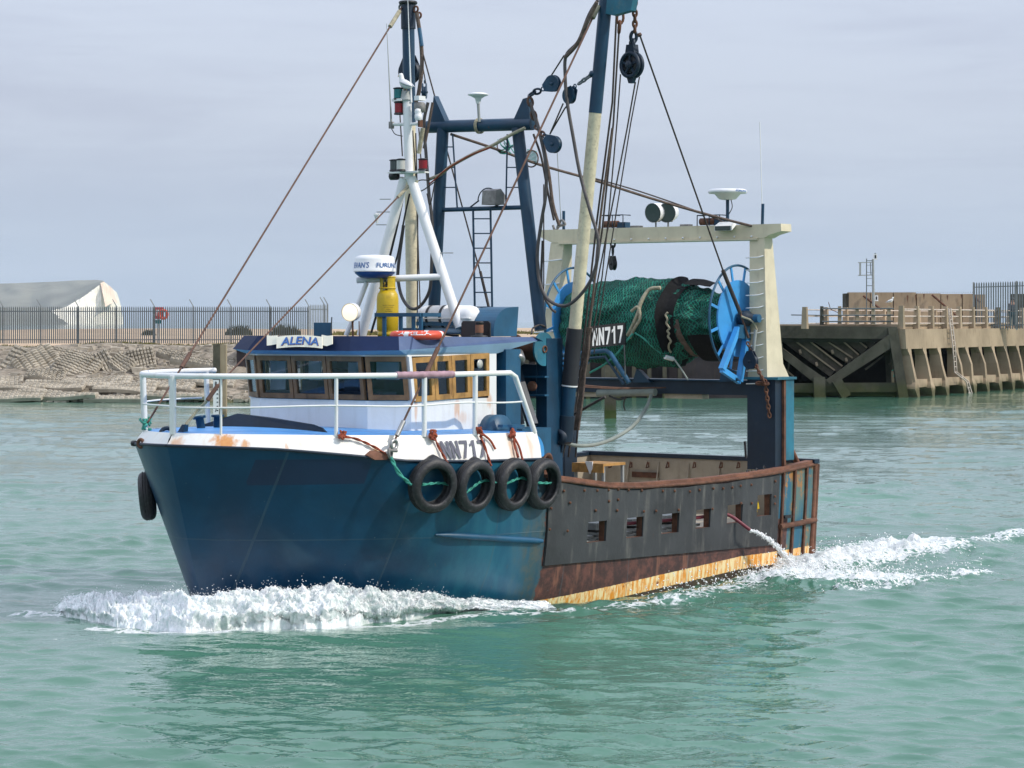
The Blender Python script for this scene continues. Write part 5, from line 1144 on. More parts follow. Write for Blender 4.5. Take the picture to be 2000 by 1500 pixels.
tx = text_geo('FURUNO', 1, 1, (0, 0, 0), (1, 0, 0), (0, 1, 0), bold=.03); cw = b2w(q); out = []
for x, y, z in tx.V: a_ = R(20 + 45 * x); out.append(w2b((cw.x + math.sin(a_) * .327, cw.y - math.cos(a_) * .327, q.z - .005 + y * .032)))
part(sd_, 'lettering', G().add(out, tx.F), 'textblue')
part(boat, 'aerial_cable', G().tube(catmull([q + Vector((0, .06, -.1)), q + Vector((0, .09, -.25)), q + Vector((0, .03, -.36))], 4), .008, 5), 'black')
seg('whip_aerial', P(1489, 425, s=SG), P(1484, 238, s=SG), .009, 'whiteclean', 6); seg('aerial_post', P(1489, 440, s=SG), P(1490, 398, s=SG), .026, 'navy', 8)
seg('whip_aerial', P(1096, 440, s=SG), P(1087, 270, s=SG), .008, 'galvlight', 6); seg('aerial_post', P(1101, 450, s=SG), P(1101, 412, s=SG), .026, 'navy', 8)
part(boat, 'aerial_mount', G().tube(catmull([P(u, v, s=SG - .1) for u, v in ((1088, 445), (1096, 430), (1104, 438), (1092, 442), (1085, 452), (1080, 440))], 4), .022, 6), 'dirtygrey')
for u in (1245, 1342): q = P(u, 437, s=SG); part(boat, 'beam_bracket', G().box((SG - .1, q.y - .08, bt), (SG + .05, q.y + .08, bt + .035)), 'dirtygrey')

# ---------------------------------------------------------------- net drum and the net on it
SN_ = 10.75; HZ = P(1441, 622, s=SN_).z
def flange(y, fwd):
    c = Vector((SN_, y, HZ)); part(boat, 'drum_disc', G().lathe(c, (0, 1, 0), [(-.015, 0), (-.015, .625), (.015, .625), (.015, 0)], 56, smooth=False), 'skyblue')
    part(boat, 'drum_rim', G().torus(c, (0, 1, 0), .865, .020, 56, 8), 'teal' if False else 'bluepaint')
    for k in range(12):
        a = k * math.pi / 6 + .25; d = Vector((math.cos(a), 0, math.sin(a))); part(boat, 'drum_spoke', G().bar(c + d * .60, c + d * .865, .045, .02, up=(0, 1, 0)), 'skyblue')
flange(1.64, 1); flange(-1.64, -1)
part(boat, 'drum_axle', G().tube([(SN_, -1.95, HZ), (SN_, 2.05, HZ)], .07, 14), 'bluepaint')
part(boat, 'hydraulic_motor', G().lathe((SN_, 1.68, HZ), (0, 1, 0), [(0, .10), (.02, .13), (.16, .13), (.18, .09), (.28, .07), (.3, .03)], 16), 'navydark')
# bearing frame with slot
def pl(u, v, y=1.78): return P(u, v, p=y)
fr = [(1443, 634), (1414, 712), (1404, 718), (1442, 744), (1470, 560 + 150)]
ap = pl(1446, 632); g = G()
L0, L1, R0, R1 = pl(1410, 722), pl(1441, 641), pl(1444, 745), pl(1459, 650)
g.bar(L0, L1, .09, .09, up=(0, 1, 0)); g.bar(R0, R1, .09, .09, up=(0, 1, 0)); part(boat, 'bearing_frame', g, 'skyblue')
part(boat, 'frame_foot', G().bar(L0, R0, .09, .07, up=(0, 1, 0)), 'skyblue'); part(boat, 'frame_head', G().hexa([pl(1437, 660), pl(1462, 664), pl(1462, 664) + Vector((0, .05, 0)), pl(1437, 660) + Vector((0, .05, 0)), pl(1441, 634), pl(1460, 636), pl(1460, 636) + Vector((0, .05, 0)), pl(1441, 634) + Vector((0, .05, 0))]), 'bluepaint')
g = G().prism([P(u, v, s=10.4) for u, v in ((1412, 716), (1444, 744), (1404, 746))], (.05, 0, 0)); part(boat, 'frame_gusset', g, 'navy')
part(boat, 'bearing_frame', G().prism([P(u, v, s=10.6) for u, v in ((1096, 640), (1120, 660), (1130, 690), (1090, 732), (1072, 716))], (.06, 0, 0)), 'skyblue', label='blue starboard bearing plate of the drum')
# the wound net
netp = [(-1.60, .50), (-1.50, .58), (-1.30, .66), (-1.0, .70), (-.6, .71), (-.2, .72), (.15, .73), (.42, .74), (.55, .72), (.62, .60), (.8, .57), (1.0, .55), (1.2, .50), (1.4, .48), (1.58, .46)]
py, pr_ = zip(*netp)
def nf(u, v):
    y = -1.60 + 3.18 * u; a = v * 2 * math.pi; r = float(np.interp(y, py, pr_))
    p3 = Vector((y * 1.1, math.cos(a) * 1.2, math.sin(a) * 1.2)); r += .085 * noise.noise(p3 * 1.1) + .060 * noise.noise(p3 * 3.0) + .030 * noise.noise(p3 * 8)
    if y > .6: r += .03 * math.sin(y * 20 + math.sin(a * 3))
    drop = -.05 if math.sin(a) < 0 else 0
    return Vector((SN_ + math.cos(a) * r, y, HZ + math.sin(a) * r * (1.05 if math.sin(a) < 0 else .93) - .02))
g = G().grid(nf, 110, 120)
net = thing('trawl_net', 'green trawl net wound thick on the blue stern drum', 'trawl net', (SN_, 0, HZ))
nm = part(net, 'netting', g, 'net'); me = nm.data; uvl = me.uv_layers.new(name='UVMap')
lp = np.zeros(len(me.loops), dtype=np.int32); me.loops.foreach_get('vertex_index', lp); ii = lp % 111; jj = lp // 111
uv = np.stack([ii / 110 * 3.2, jj / 120 * 4.5], 1).astype(np.float32); uvl.data.foreach_set('uv', uv.reshape(-1))
# black rubber chafing mat and bands over it
def wrap(y0, y1, a0, a1, off, mat, nm_='chafing_mat', tw=0.0, wob=.0):
    g = G()
    def f(u, v):
        a = a0 + (a1 - a0) * u; y = y0 + (y1 - y0) * v + tw * math.sin(a); r = float(np.interp(y, py, pr_)) + off + .05 * noise.noise(Vector((a * 1.5, y * 2, 3))) + wob * math.sin(a * 2.3 + y)
        r = max(r, .50 + off); return Vector((SN_ + math.cos(a) * r, y, HZ + math.sin(a) * r * (1.05 if math.sin(a) < 0 else .93)))
    g.grid(f, 40, 6); return part(net, nm_, g, mat)
PI = math.pi
wrap(.55, .80, PI * .42, PI * 1.55, .045, 'darkmat', wob=.02); wrap(.80, 1.30, PI * .45, PI * .66, .13, 'darkmat'); wrap(.74, .86, PI * 1.0, PI * 1.5, .03, 'ropebrown', 'canvas_band', tw=-.12); wrap(1.05, 1.5, PI * 1.12, PI * 1.62, .17, 'darkmat', tw=-.1)
def nsurf(u, v, lift=.02):     # point of the net facing the camera
    best = None
    for k in range(80):
        s = SN_ - .95 + .95 * k / 79; q = P(u, v, s=s); r = math.hypot(q.x - SN_, q.z - HZ); rr_ = float(np.interp(q.y, py, pr_)) + lift
        d = abs(r - rr_)
        if best is None or d < best[0]: best = (d, q)
    return best[1]
part(net, 'lashing_rope', G().tube(catmull([nsurf(u, v, .05) for u, v in ((1290, 562), (1268, 566), (1252, 590), (1246, 612), (1234, 640), (1226, 655))], 6), .032, 8), 'ropetan')
part(net, 'lashing_rope', G().tube(catmull([nsurf(u, v, .07) for u, v in ((1233, 608), (1246, 600), (1250, 622), (1240, 640), (1230, 660))], 6), .026, 8), 'ropetan')
part(net, 'green_line', G().tube(catmull([nsurf(u, v, .06) for u, v in ((1240, 650), (1258, 662), (1278, 680), (1296, 694), (1300, 697))], 5), .016, 6), 'ropegreen')
part(net, 'white_whipping', G().tube([nsurf(1299, 697, .08), nsurf(1314, 701, .08)], .040, 8), 'textwhite')
part(net, 'frayed_line', G().tube(catmull([nsurf(u + random.uniform(-3, 3), v, .10) for u, v in zip(np.linspace(1302, 1310, 16), np.linspace(610, 688, 16))], 4), .018, 6), 'ropetan')
part(net, 'tail_line', G().tube(catmull([P(u, v, s=10.0) for u, v in ((1317, 702), (1330, 720), (1344, 742))], 5), .014, 6), 'hosegrey')
part(net, 'green_line', G().tube(catmull([P(u, v, s=9.9) for u, v in ((1152, 728), (1180, 712), (1206, 690), (1222, 668), (1236, 652))], 5), .018, 6), 'ropegreen')
# registration board on its rail in front of the net
nbq = [P(1153, 680, s=9.35), P(1221, 673, s=9.85), P(1220, 630, s=9.85), P(1152, 637, s=9.35)]
part(boat, 'number_board', G().prism(nbq, (.03, 0, 0)), 'black'); 
block_text('NN717', P(1156.5, 676, s=9.375), P(1216.5, 669, s=9.815), P(1156, 642, s=9.375), 'textwhite', boat, label='white NN717 on the black board', lift=.012)
part(boat, 'guard_pipe', G().tube([P(1078, 696, s=9.7), P(1183, 685, s=9.7), P(1192, 690, s=9.7), P(1229, 748, s=9.7)], .04, 10), 'bluepaint')
part(boat, 'guard_pipe', G().tube([P(1080, 706, s=9.9), P(1182, 697, s=9.9), P(1218, 750, s=9.9)], .025, 8), 'navy')
seg('board_stay', P(1219, 674, s=9.6), P(1222, 748, s=9.7), .012, 'galv', 6)
part(boat, 'beam_bracket', G().prism([P(u, v, s=10.7) for u, v in ((1235, 747), (1243, 721), (1250, 725), (1270, 747))], (.1, 0, 0)), 'navy')

# ---------------------------------------------------------------- fish table on the aft deck
q0, q1 = P(1117, 906, s=7.2), P(1178, 906, s=7.2)
ft = thing('sorting_table', 'pale wooden sorting table with a white cloth on the aft deck', 'table', ((7.4), (q0.y + q1.y) / 2, .75))
part(ft, 'table_top', G().box((7.2, q0.y, q0.z - .02), (7.8, q1.y, q0.z + .02)).box((7.2, q0.y, q0.z - .12), (7.23, q1.y, q0.z - .02)), 'wood')
for y in (q0.y + .02, q1.y - .05):
    for s in (7.23, 7.74): part(ft, 'leg', G().box((s, y, .75), (s + .04, y + .04, q0.z - .02)), 'galvlight')
q = P(1150, 905, s=7.2); part(ft, 'cloth', G().prism([(7.18, q.y - .06, q.z + .03), (7.18, q.y + .08, q.z + .03), (7.18, q.y + .07, q.z - .08), (7.18, q.y + .03, q.z - .16)], (.02, 0, 0)), 'textwhite')

# ---------------------------------------------------------------- tyre fenders hung over the side
def tyre(c, nrm, Rr, w, label, squash=0.0, frame='B'):
    c = Vector(c); nrm = Vector(nrm).normalized(); ref = Vector((0, 0, 1)); hw = w / 2; ri = Rr * .64
    prof = [(-hw * .72, ri), (-hw * .95, ri + .02), (-hw, ri + (Rr - ri) * .45), (-hw * .86, Rr - .03), (-hw * .62, Rr - .006), (-hw * .3, Rr), (0, Rr + .002), (hw * .3, Rr), (hw * .62, Rr - .006), (hw * .86, Rr - .03), (hw, ri + (Rr - ri) * .45), (hw * .95, ri + .02), (hw * .72, ri), (hw * .66, ri + .015), (hw * .8, ri + (Rr - ri) * .45), (hw * .6, Rr - .05), (0, Rr - .03), (-hw * .6, Rr - .05), (-hw * .8, ri + (Rr - ri) * .45), (-hw * .66, ri + .015), (-hw * .72, ri)]
    g = G().lathe(c, nrm, prof, 44, ref=ref)
    if squash:
        g.V = [tuple(Vector(v) + Vector((0, 0, squash * math.exp(-((math.atan2((Vector(v) - c).cross(ref).length * (1 if True else 1), (Vector(v) - c).dot(ref))) / .22) ** 2)))) for v in g.V]
    t = thing('tyre_fender', label, 'tyre', c, frame, 'tyres hung over the side as fenders')
    part(t, 'tyre', g, 'rubber')
    for f in (-.34, 0, .34): part(t, 'tread_groove', G().torus(c + nrm * hw * f, nrm, Rr + .003, .007, 44, 5, ref=ref), 'black')
    return t
def hull_n(s, z): a, b = halfb(s - .1, z), halfb(s + .1, z); return Vector((-(b - a) / .2, 1, -.12)).normalized()
TY = [(845, 948, .365, 'foremost of four port tyres, peaked at the top, just left of the grey number', .05), (926, 949, .36, 'second port tyre from the bow, pinched top, below the grey number', .04),
      (1001, 946, .36, 'third port tyre from the bow, round, below the rust stained end of the white side', 0), (1060, 945, .355, 'aftmost port tyre beside the front edge of the black rubber panel', 0)]
tc_ = []
for u, v, r, lb, sq in TY:
    best = None
    for k in range(200):
        s = .5 + 4.2 * k / 199; z = 1.7
        for _ in range(3):
            pz = P(u, v, p=halfb(s, z) + .13); z = pz.z
        d = abs(pz.x - s)
        if best is None or d < best[0]: best = (d, s, pz)
    _, s, c = best; n_ = hull_n(s, c.z); tyre(c, n_, r, .20, lb, sq); tc_.append((c, n_, r))
s = -.30; c = Vector((s, -halfb(s, 1.75) - .10, 1.72)); s = .30; n_ = hull_n(s, 1.7); n_ = Vector((n_.x, -n_.y, -.1)).normalized(); c = Vector((s, -halfb(s, 1.62), 1.62)) + n_ * .10; tyre(c, n_, .33, .20, 'lone tyre hung over the far bow at the left edge of the hull')
# ropes
def rope(pts, r, mat, label, name='rope', n=8, smooth=6, strands=True):
    pts = catmull(pts, smooth); base = pts[0]; g = G()
    if strands:   # two twisted strands
        L = 0; A, B_ = [], []
        fine = []
        for a, b in zip(pts[:-1], pts[1:]):
            m = max(1, int((b - a).length / .02))
            for k in range(m): fine.append(a.lerp(b, k / m))
        for i, p in enumerate(fine):
            d = (fine[min(i + 1, len(fine) - 1)] - fine[max(i - 1, 0)]).normalized(); s_ = d.orthogonal().normalized(); t_ = d.cross(s_); a = i * .55
            o = (s_ * math.cos(a) + t_ * math.sin(a)) * r * .5; A.append(p + o); B_.append(p - o)
        if len(fine) > 2: g.tube(A, r * .62, 5).tube(B_, r * .62, 5)
    else: g.tube(pts, r, n)
    return solo(g, name, mat, label, 'rope', base)
def knot(u, v, seed, r=.05, n=22):
    random.seed(seed); q = side_pt(u, v, .06); return catmull([q + Vector((random.uniform(-r, r), random.uniform(-.03, .05), random.uniform(-r * 1.3, r * 1.1))) for _ in range(n)], 4)
OR = 'ropered'
def orope(pts, label, kn=None, seed=0, r=.018, also=None):
    P3 = [side_pt(u, v, .05) if not isinstance(u, Vector) else u for u, v in pts]; o = rope(P3, r, OR, label)
    g = G()
    if kn: g.tube(knot(*kn, seed), r * .9, 6); part(o, 'knot', g, OR)
    if also: part(o, 'bight', G().tube(catmull([side_pt(u, v, .05) for u, v in also], 5), r * .9, 7), OR)
    return o
orope([(660, 852), (690, 857), (726, 873), (752, 889)], 'red rope led aft from the third rail post to the stay padeye', (661, 848), 4)
orope([(842, 852), (852, 875), (868, 903), (872, 912)], 'red rope tied to the rail post left of the grey number', (837, 848), 5)
orope([(932, 850), (942, 875), (950, 900), (954, 912)], 'red rope crossing the last figure of the grey number', (929, 841), 6, also=[(938, 848), (952, 860), (962, 877)])
orope([(997, 846), (1000, 872), (1008, 898)], 'red rope tied round the tee bollard', (994, 846), 7, also=[(996, 850), (1008, 872), (1015, 898)])
c0, c1, c2, c3 = [t[0] for t in tc_]
pp = side_pt(756, 892, .06)
rope([pp, P(768, 903, p=pp.y + .05), P(780, 925, p=pp.y + .12), P(805, 949, p=c0.y + .02)], .026, 'ropegreen', 'frayed green rope from the stay padeye down to the first tyre')
o = rope([c0 + Vector((-.2, -.02, .02)), c0 + Vector((.22, .0, .02)), c0 + Vector((.38, .02, -.06)), c1 + Vector((-.25, 0, -.1)), c1 + Vector((.2, 0, .06)), c2 + Vector((-.2, 0, .02)), c2 + Vector((.2, 0, .08)), c3 + Vector((-.2, 0, .03)), c3 + Vector((.22, 0, 0))], .020, 'ropegreen', 'thin green line threaded through the four port tyres')

# ---------------------------------------------------------------- standing and running rigging
TP = P(1172, 2, s=6.1)         # band near the head of the port derrick
TS = P(785, 14, s=6.1)
def wire(name, pts, r=.014, mat='wire', sm=0, label=None):
    pts = [Vector(p) for p in pts]; pts = catmull(pts, sm) if sm else pts; return part(boat, name, G().tube(pts, r, 7), mat, label=label)
e0 = P(288, 826, p=-.35); wire('forestay', [TS, e0], .014, 'wirerust', label='long rusty stay from the starboard derrick head to the stem')
wire('stay_clamp', [TS + (e0 - TS) * .012, TS + (e0 - TS) * .055], .035, 'ropetan'); wire('stay_clamp', [TS + (e0 - TS) * .855, TS + (e0 - TS) * .885], .032, 'wirerust')
m0, m1 = P(797, 364, s=4.35), P(426, 752, s=-.1); m2 = P(363, 829, s=-.42); wire('bow_stay', [m0, m1], .012, 'wirerust'); wire('stay_socket', [m0, m0 + (m1 - m0) * .06], .025, 'ropetan')
wire('turnbuckle', [m1, P(405, 782, s=-.25)], .03, 'wirerust'); wire('rope_tail', [P(405, 782, s=-.25), P(385, 803, s=-.3), m2], .022, 'ropetan', 4)
pd = side_pt(757, 865, .10); pl0 = P(1168, 12, s=6.1)
wire('port_stay', [pl0, pd], .015, 'wirerust', label='long rusty stay from the port derrick head to the white side'); d_ = (pd - pl0)
wire('stay_clamp', [pl0 + d_ * .80, pl0 + d_ * .87], .032, 'wirerust'); wire('stay_clamp', [pl0 + d_ * .955, pl0 + d_ * .985], .034, 'steel'); wire('stay_clamp', [pl0, pl0 + d_ * .03], .04, 'ropetan')
part(boat, 'thimble', G().torus(side_pt(757, 868, .11), (0, 1, 0), .06, .024, 16, 8), 'steel'); part(boat, 'shackle', G().torus(side_pt(753, 884, .08), (.4, 1, 0), .06, .022, 14, 6).tube([side_pt(744, 879, .12), side_pt(762, 880, .12)], .022, 8), 'dirtygrey')
part(boat, 'padeye', G().prism([side_pt(u, v, .0) for u, v in ((712, 889), (722, 880), (745, 882), (758, 890), (750, 898), (728, 898))], (0, .04, 0)), 'rustrail')
# hoses and heavy ropes off the port derrick
def pxs(l, s): return [P(u, v, s=s) for u, v in l]
wire('hose_loop', pxs([(1168, 0), (1150, 30), (1130, 80), (1106, 108), (1104, 150), (1108, 200), (1120, 270), (1133, 340), (1152, 410), (1167, 460), (1168, 500), (1155, 545), (1130, 580), (1105, 597), (1080, 592), (1062, 573), (1052, 540), (1050, 490), (1058, 430), (1066, 380), (1066, 320), (1054, 260), (1043, 225), (1036, 200)], 5.9), .026, 'hose', 6)
wire('heavy_rope', pxs([(1166, 4), (1146, 45), (1128, 85), (1104, 112)], 5.85), .030, 'ropebrown', 5)
wire('pull_line', pxs([(1102, 108), (1074, 152)], 5.9), .012); wire('pull_line', pxs([(1100, 202), (1075, 260)], 5.9), .012)
wire('pull_line', pxs([(1117, 196), (1103, 212), (1074, 262)], 6.2), .012)
wire('heavy_rope', pxs([(1045, 225), (1060, 280), (1072, 340), (1080, 400), (1092, 440)], 6.2), .026, 'ropebrown', 5)
wire('heavy_rope', pxs([(1042, 262), (1058, 310), (1070, 375), (1082, 430)], 6.4), .018, 'wire', 5)
wire('fall_line', pxs([(1062, 360), (1062, 640)], 6.1), .010); 
wire('hose_loop', pxs([(1060, 470), (1058, 560), (1075, 600), (1085, 610)], 6.3), .02, 'hose', 6)
wire('gantry_line', [P(880, 262, s=6.0), P(965, 290, s=6.6), P(1055, 322, s=7.4), P(1160, 352, s=8.5), P(1280, 390, s=9.8), P(1400, 424, s=10.6), P(1478, 444, s=11.0)], .022, 'ropebrown', 6, label='lashed cable slung from the A frame to the stern gantry')
wire('gantry_line', [P(1160, 348, s=8.5), P(1250, 374, s=9.5), P(1360, 412, s=10.6), P(1420, 436, s=11.0)], .012, 'wire', 5)
wire('lashing', pxs([(1025, 250), (1000, 262), (960, 285), (925, 300), (880, 325), (862, 340), (838, 350)], 5.85), .026, 'ropetan', 5); wire('lashing', pxs([(960, 287), (915, 305), (870, 332), (850, 350), (835, 362)], 5.8), .012, 'ropered', 5)
for k, l in enumerate(([(838, 352), (820, 352), (810, 360)], [(848, 356), (825, 372), (808, 375)], [(850, 352), (840, 400), (834, 378)])): wire('slack_line', pxs(l, 5.2), .009, 'wire', 5)
# cod line bag on the cable
g = G(); random.seed(5)
for k in range(14):
    a = P(966 + k * 2, 272 + random.uniform(0, 24), s=6.7); b = P(985 + k * 1.5, 280 + random.uniform(0, 22), s=6.7); g.tube([a, (a + b) / 2 + Vector((0, 0, -.03)), b], .008, 5)
part(boat, 'net_remnant', g, 'ropegreen'); part(boat, 'ring', G().torus(P(982, 284, s=6.7), (1, 0, 0), .11, .01, 18, 6), 'ropebrown')
g = G()
for k in range(10): g.tube([P(1030, 292 + k * 2.6, s=7.3), P(1048, 296 + k * 2.4, s=7.3)], .007, 5)
part(boat, 'net_remnant', g, 'ropegreen'); part(boat, 'ring', G().torus(P(1038, 310, s=7.3), (1, 0, 0), .13, .012, 18, 6), 'ropebrown')
# falls between the derrick heads and the deck
for l, s, r in (([(1204, 28), (1196, 200), (1166, 430), (1130, 760), (1110, 893)], 6.9, .016), ([(1209, 60), (1198, 240), (1176, 450), (1140, 700), (1124, 893)], 6.8, .015), ([(1212, 145), (1205, 240), (1188, 430), (1176, 540), (1150, 700)], 6.9, .011),
                ([(1241, 160), (1225, 250), (1196, 400), (1165, 560), (1134, 720)], 6.8, .012), ([(1249, 150), (1232, 240), (1206, 400), (1180, 560), (1160, 690)], 7.0, .010)): wire('fall_line', pxs(l, s), r, 'wire')
a = P(1250, 70, s=6.4); b = P(1412, 528, s=10.2); c = P(1446, 612, s=10.6); wire('back_stay', [a, b], .014); wire('back_stay', [b, c], .034, 'wire'); wire('back_stay', [c, P(1462, 660, s=10.7)], .02, 'wirerust')
wire('derrick_eye', pxs([(1248, 66), (1250, 70)], 6.4), .035, 'wirerust')
# brown rope bundle and hanging tails down the port derrick
g = G(); random.seed(12)
for k in range(4):
    pts = [(1150 + random.uniform(-6, 6), 640), (1146 + random.uniform(-6, 6), 690), (1138 + random.uniform(-5, 5), 740), (1134 + random.uniform(-5, 5), 790), (1128 + random.uniform(-5, 5), 840)]
    wire('rope_bundle', pxs(pts, 6.4), .022, 'ropebrown', 5)
wire('rope_bundle', pxs([(1196, 250), (1172, 430), (1160, 560), (1150, 650)], 6.6), .018, 'ropebrown', 4)
wire('fall_line', pxs([(1122, 790), (1110, 893)], 6.7), .015); wire('deck_hose', [P(u, v, s=s_) for u, v, s_ in ((1272, 772, 10.5), (1262, 797, 10.2), (1238, 830, 9.4), (1205, 853, 8.4), (1165, 868, 7.4), (1125, 870, 6.6), (1100, 862, 6.2))], .030, 'hosegrey', 6, label='grey green hose hanging in a curve over the aft deck')
wire('pull_line', pxs([(1116, 812), (1150, 793), (1182, 775)], 6.5), .022, 'wire'); wire('pull_line', pxs([(1070, 790), (1110, 780)], 7.5), .010)
wire('slack_line', pxs([(1222, 774), (1218, 790), (1221, 802)], 10.4), .012, 'wire', 4); wire('slack_line', pxs([(1190, 773), (1208, 780), (1225, 776)], 10.5), .018, 'black', 4)
for dv in (0, 4): wire('warp', [P(1070, 742 + dv, s=6.5), P(1100, 748 + dv, s=7.2), P(1200, 757 + dv / 2, s=9.2), P(1300, 757, s=10.6)], .012, 'wirerust', 4)
wire('derrick_tail', pxs([(1104, 868), (1098, 893)], 6.3), .015)
# starboard derrick ropes
wire('heavy_rope', pxs([(814, 25), (822, 80), (824, 130), (818, 180), (812, 200)], 6.0), .032, 'ropebrown', 6); wire('heavy_rope', pxs([(819, 55), (824, 90)], 5.95), .030, 'bluepaint')
wire('pull_line', pxs([(822, 90), (851, 195)], 6.0), .012); wire('pull_line', pxs([(824, 120), (832, 165)], 6.1), .010)
wire('hose_loop', pxs([(788, 440), (778, 520), (778, 550), (785, 580), (800, 601), (818, 600), (836, 575), (842, 540), (844, 440), (838, 380), (832, 300), (828, 240), (836, 200)], 5.8), .026, 'hose', 6)
wire('heavy_rope', pxs([(845, 200), (836, 250), (828, 290)], 5.8), .022, 'ropebrown', 4); wire('turnbuckle', pxs([(826, 250), (818, 300)], 4.9), .035, 'ropetan')
for l in ([(812, 260), (816, 420), (815, 640)], [(806, 255), (812, 340), (822, 640)], [(781, 222), (786, 305)], [(818, 250), (822, 310)]): wire('fall_line', pxs(l, 5.0), .010)
wire('cable_run', pxs([(790, 372), (776, 440), (757, 520), (742, 590), (725, 650)], 4.5), .018, 'black', 5); wire('cable_run', pxs([(800, 378), (789, 430), (776, 500), (760, 545)], 4.5), .014, 'black', 5)
wire('pull_line', pxs([(872, 290), (918, 460), (938, 532)], 6.1), .012); wire('pull_line', pxs([(938, 530), (955, 602)], 6.1), .022, 'wire')
wire('cable_run', pxs([(765, 252), (772, 262), (786, 266)], 4.4), .007, 'black', 4)

# ---------------------------------------------------------------- hanging blocks
def block(c, ax, up, r, label, spoked=False, mat='navydark', eye=True):
    c = Vector(c); ax = Vector(ax).normalized(); up = Vector(up).normalized(); sd = ax.cross(up).normalized(); up = sd.cross(ax)
    t = thing('pulley_block', label, 'pulley block', c, 'B', 'pulley blocks in the rigging'); w = r * .36
    part(t, 'sheave', G().lathe(c, ax, [(-w * .5, r * .3), (-w * .5, r * .98), (-w * .2, r * .84), (w * .2, r * .84), (w * .5, r * .98), (w * .5, r * .3)], 26), mat if not spoked else 'black')
    for k in (-1, 1):
        g = G(); o = c + ax * k * w * .6
        if spoked:
            g.torus(o, ax, r * .86, r * .16, 28, 6); g.lathe(o - ax * .01, ax * k, [(0, r * .3), (.03, r * .3), (.035, 0)], 16)
            for j in range(5): a = j * 2 * PI / 5 + .3; d = sd * math.cos(a) + up * math.sin(a); g.bar(o + d * r * .2, o + d * r * .85, r * .2, .02, up=ax)
        else:
            poly = []
            for j in range(16): a = PI * .9 + PI * 1.2 * j / 15; poly.append(o + (sd * math.cos(a) + up * math.sin(a)) * r * (1.0))
            poly += [o + sd * r * .42 + up * r * 1.35, o - sd * r * .42 + up * r * 1.35]
            g.prism(poly, ax * k * .012); g.lathe(o, ax * k, [(0, r * .2), (.03, r * .2), (.03, r * .1), (.035, 0)], 10)
        part(t, 'cheek', g, mat)
    if spoked: part(t, 'strap', G().bar(c + up * r * .9, c + up * r * 1.5, r * .9, w * 1.5, up=ax, w2=r * .7).bar(c - up * r * .9, c - up * r * 1.35, r * .7, w, up=ax, w2=r * .3), mat)
    if eye: part(t, 'eye', G().torus(c + up * r * 1.62, ax, r * .24, r * .08, 14, 6), mat)
    return t
DOWN = Vector((0, 0, -1))
q = P(1234, 127, s=6.5); block(q, (1, .15, 0), (0, .02, 1), .20, 'big spoked block hanging by chain from the port derrick head', True)
block(P(1080, 163, s=5.9), (1, 0, .1), P(1052, 178, s=5.9) - P(1080, 163, s=5.9), .125, 'upper blue block shackled to the port ear of the A frame', mat='navy')
block(P(1112, 187, s=6.0), (1, .25, .1), P(1128, 168, s=6.0) - P(1112, 187, s=6.0), .12, 'blue block between the A frame and the port derrick', mat='navy')
block(P(1081, 282, s=5.9), (1, 0, 0), P(1060, 262, s=5.9) - P(1081, 282, s=5.9), .13, 'lower blue block hanging beneath the A frame crossbar end', mat='navy')
block(P(1197, 516, s=SG - .1), (.8, .5, 0), (0, 0, 1), .105, 'small black block hanging under the cream stern beam', mat='black')
block(P(800, 140, s=6.35), (1, 0, 0), (0, 0, 1), .19, 'dark block behind the starboard derrick near its blue top')
block(P(829, 180, s=5.9), (.5, .8, 0), (.1, .1, 1), .10, 'blue block hanging beside the starboard derrick above the A frame ear', mat='navy')
block(P(1466, 706, s=10.6), (1, 0, 0), (0, 0, 1), .125, 'dark block standing on the stern post under the chain', mat='navydark')
def chain(a, b, n, r, mat='rustsolid', name='chain', bow=0.0):
    a, b = Vector(a), Vector(b); d = (b - a).normalized(); o = d.orthogonal().normalized(); o2 = d.cross(o); L = (b - a).length / n; first = None
    root = None
    for k in range(n):
        c = a.lerp(b, (k + .5) / n) + Vector((0, 0, -bow * math.sin(PI * (k + .5) / n))); ax = o if k % 2 else o2; sx = d.cross(ax)
        pts = [c + d * math.cos(t) * L * .66 + sx * math.sin(t) * L * .36 for t in [2 * PI * j / 12 for j in range(12)]]
        g = G().tube(pts, r, 6, closed=True)
        if root is None: root = part(boat, 'chain', g, mat)
        else: part(root, 'link', g, mat)
    return root
chain(P(1240, 0, s=6.45), P(1240, 62, s=6.45), 6, .020); chain(P(1238, 64, s=6.48), P(1236, 96, s=6.5), 2, .028, 'navydark'); chain(P(1212, 26, s=6.8), P(1209, 62, s=6.8), 2, .022)
chain(P(1034, 186, s=5.95), P(1054, 176, s=5.9), 2, .018, 'navydark'); chain(P(1034, 192, s=5.9), P(1044, 232, s=5.95), 3, .02, 'wirerust'); chain(P(1130, 164, s=6.05), P(1158, 144, s=6.15), 4, .016, 'galv')
chain(P(1046, 246, s=5.95), P(1062, 264, s=5.9), 3, .016, 'wirerust'); chain(P(1197, 470, s=SG - .1), P(1197, 494, s=SG - .1), 2, .018, 'black')
part(boat, 'derrick_lug', G().lathe(P(1158, 144, s=6.15), (0, 1, 0), [(-.05, .03), (-.03, .05), (.06, .05)], 10), 'navy')
chain(P(1460, 668, s=10.62), P(1492, 745, s=10.6), 12, .014, bow=.05); chain(P(1494, 742, s=10.7), P(1503, 815, s=10.74), 9, .014); chain(P(1478, 748, s=10.7), P(1500, 750, s=10.7), 3, .02)
wire('grab_line', [P(1448, 618, s=10.6), P(1470, 628, s=10.7), P(1478, 645, s=10.8)], .018, 'ropetan', 4); part(boat, 'snap_hook', G().tube([P(1476, 644, s=10.7), P(1473, 672, s=10.7), P(1471, 690, s=10.7)], .028, 8), 'galvlight')
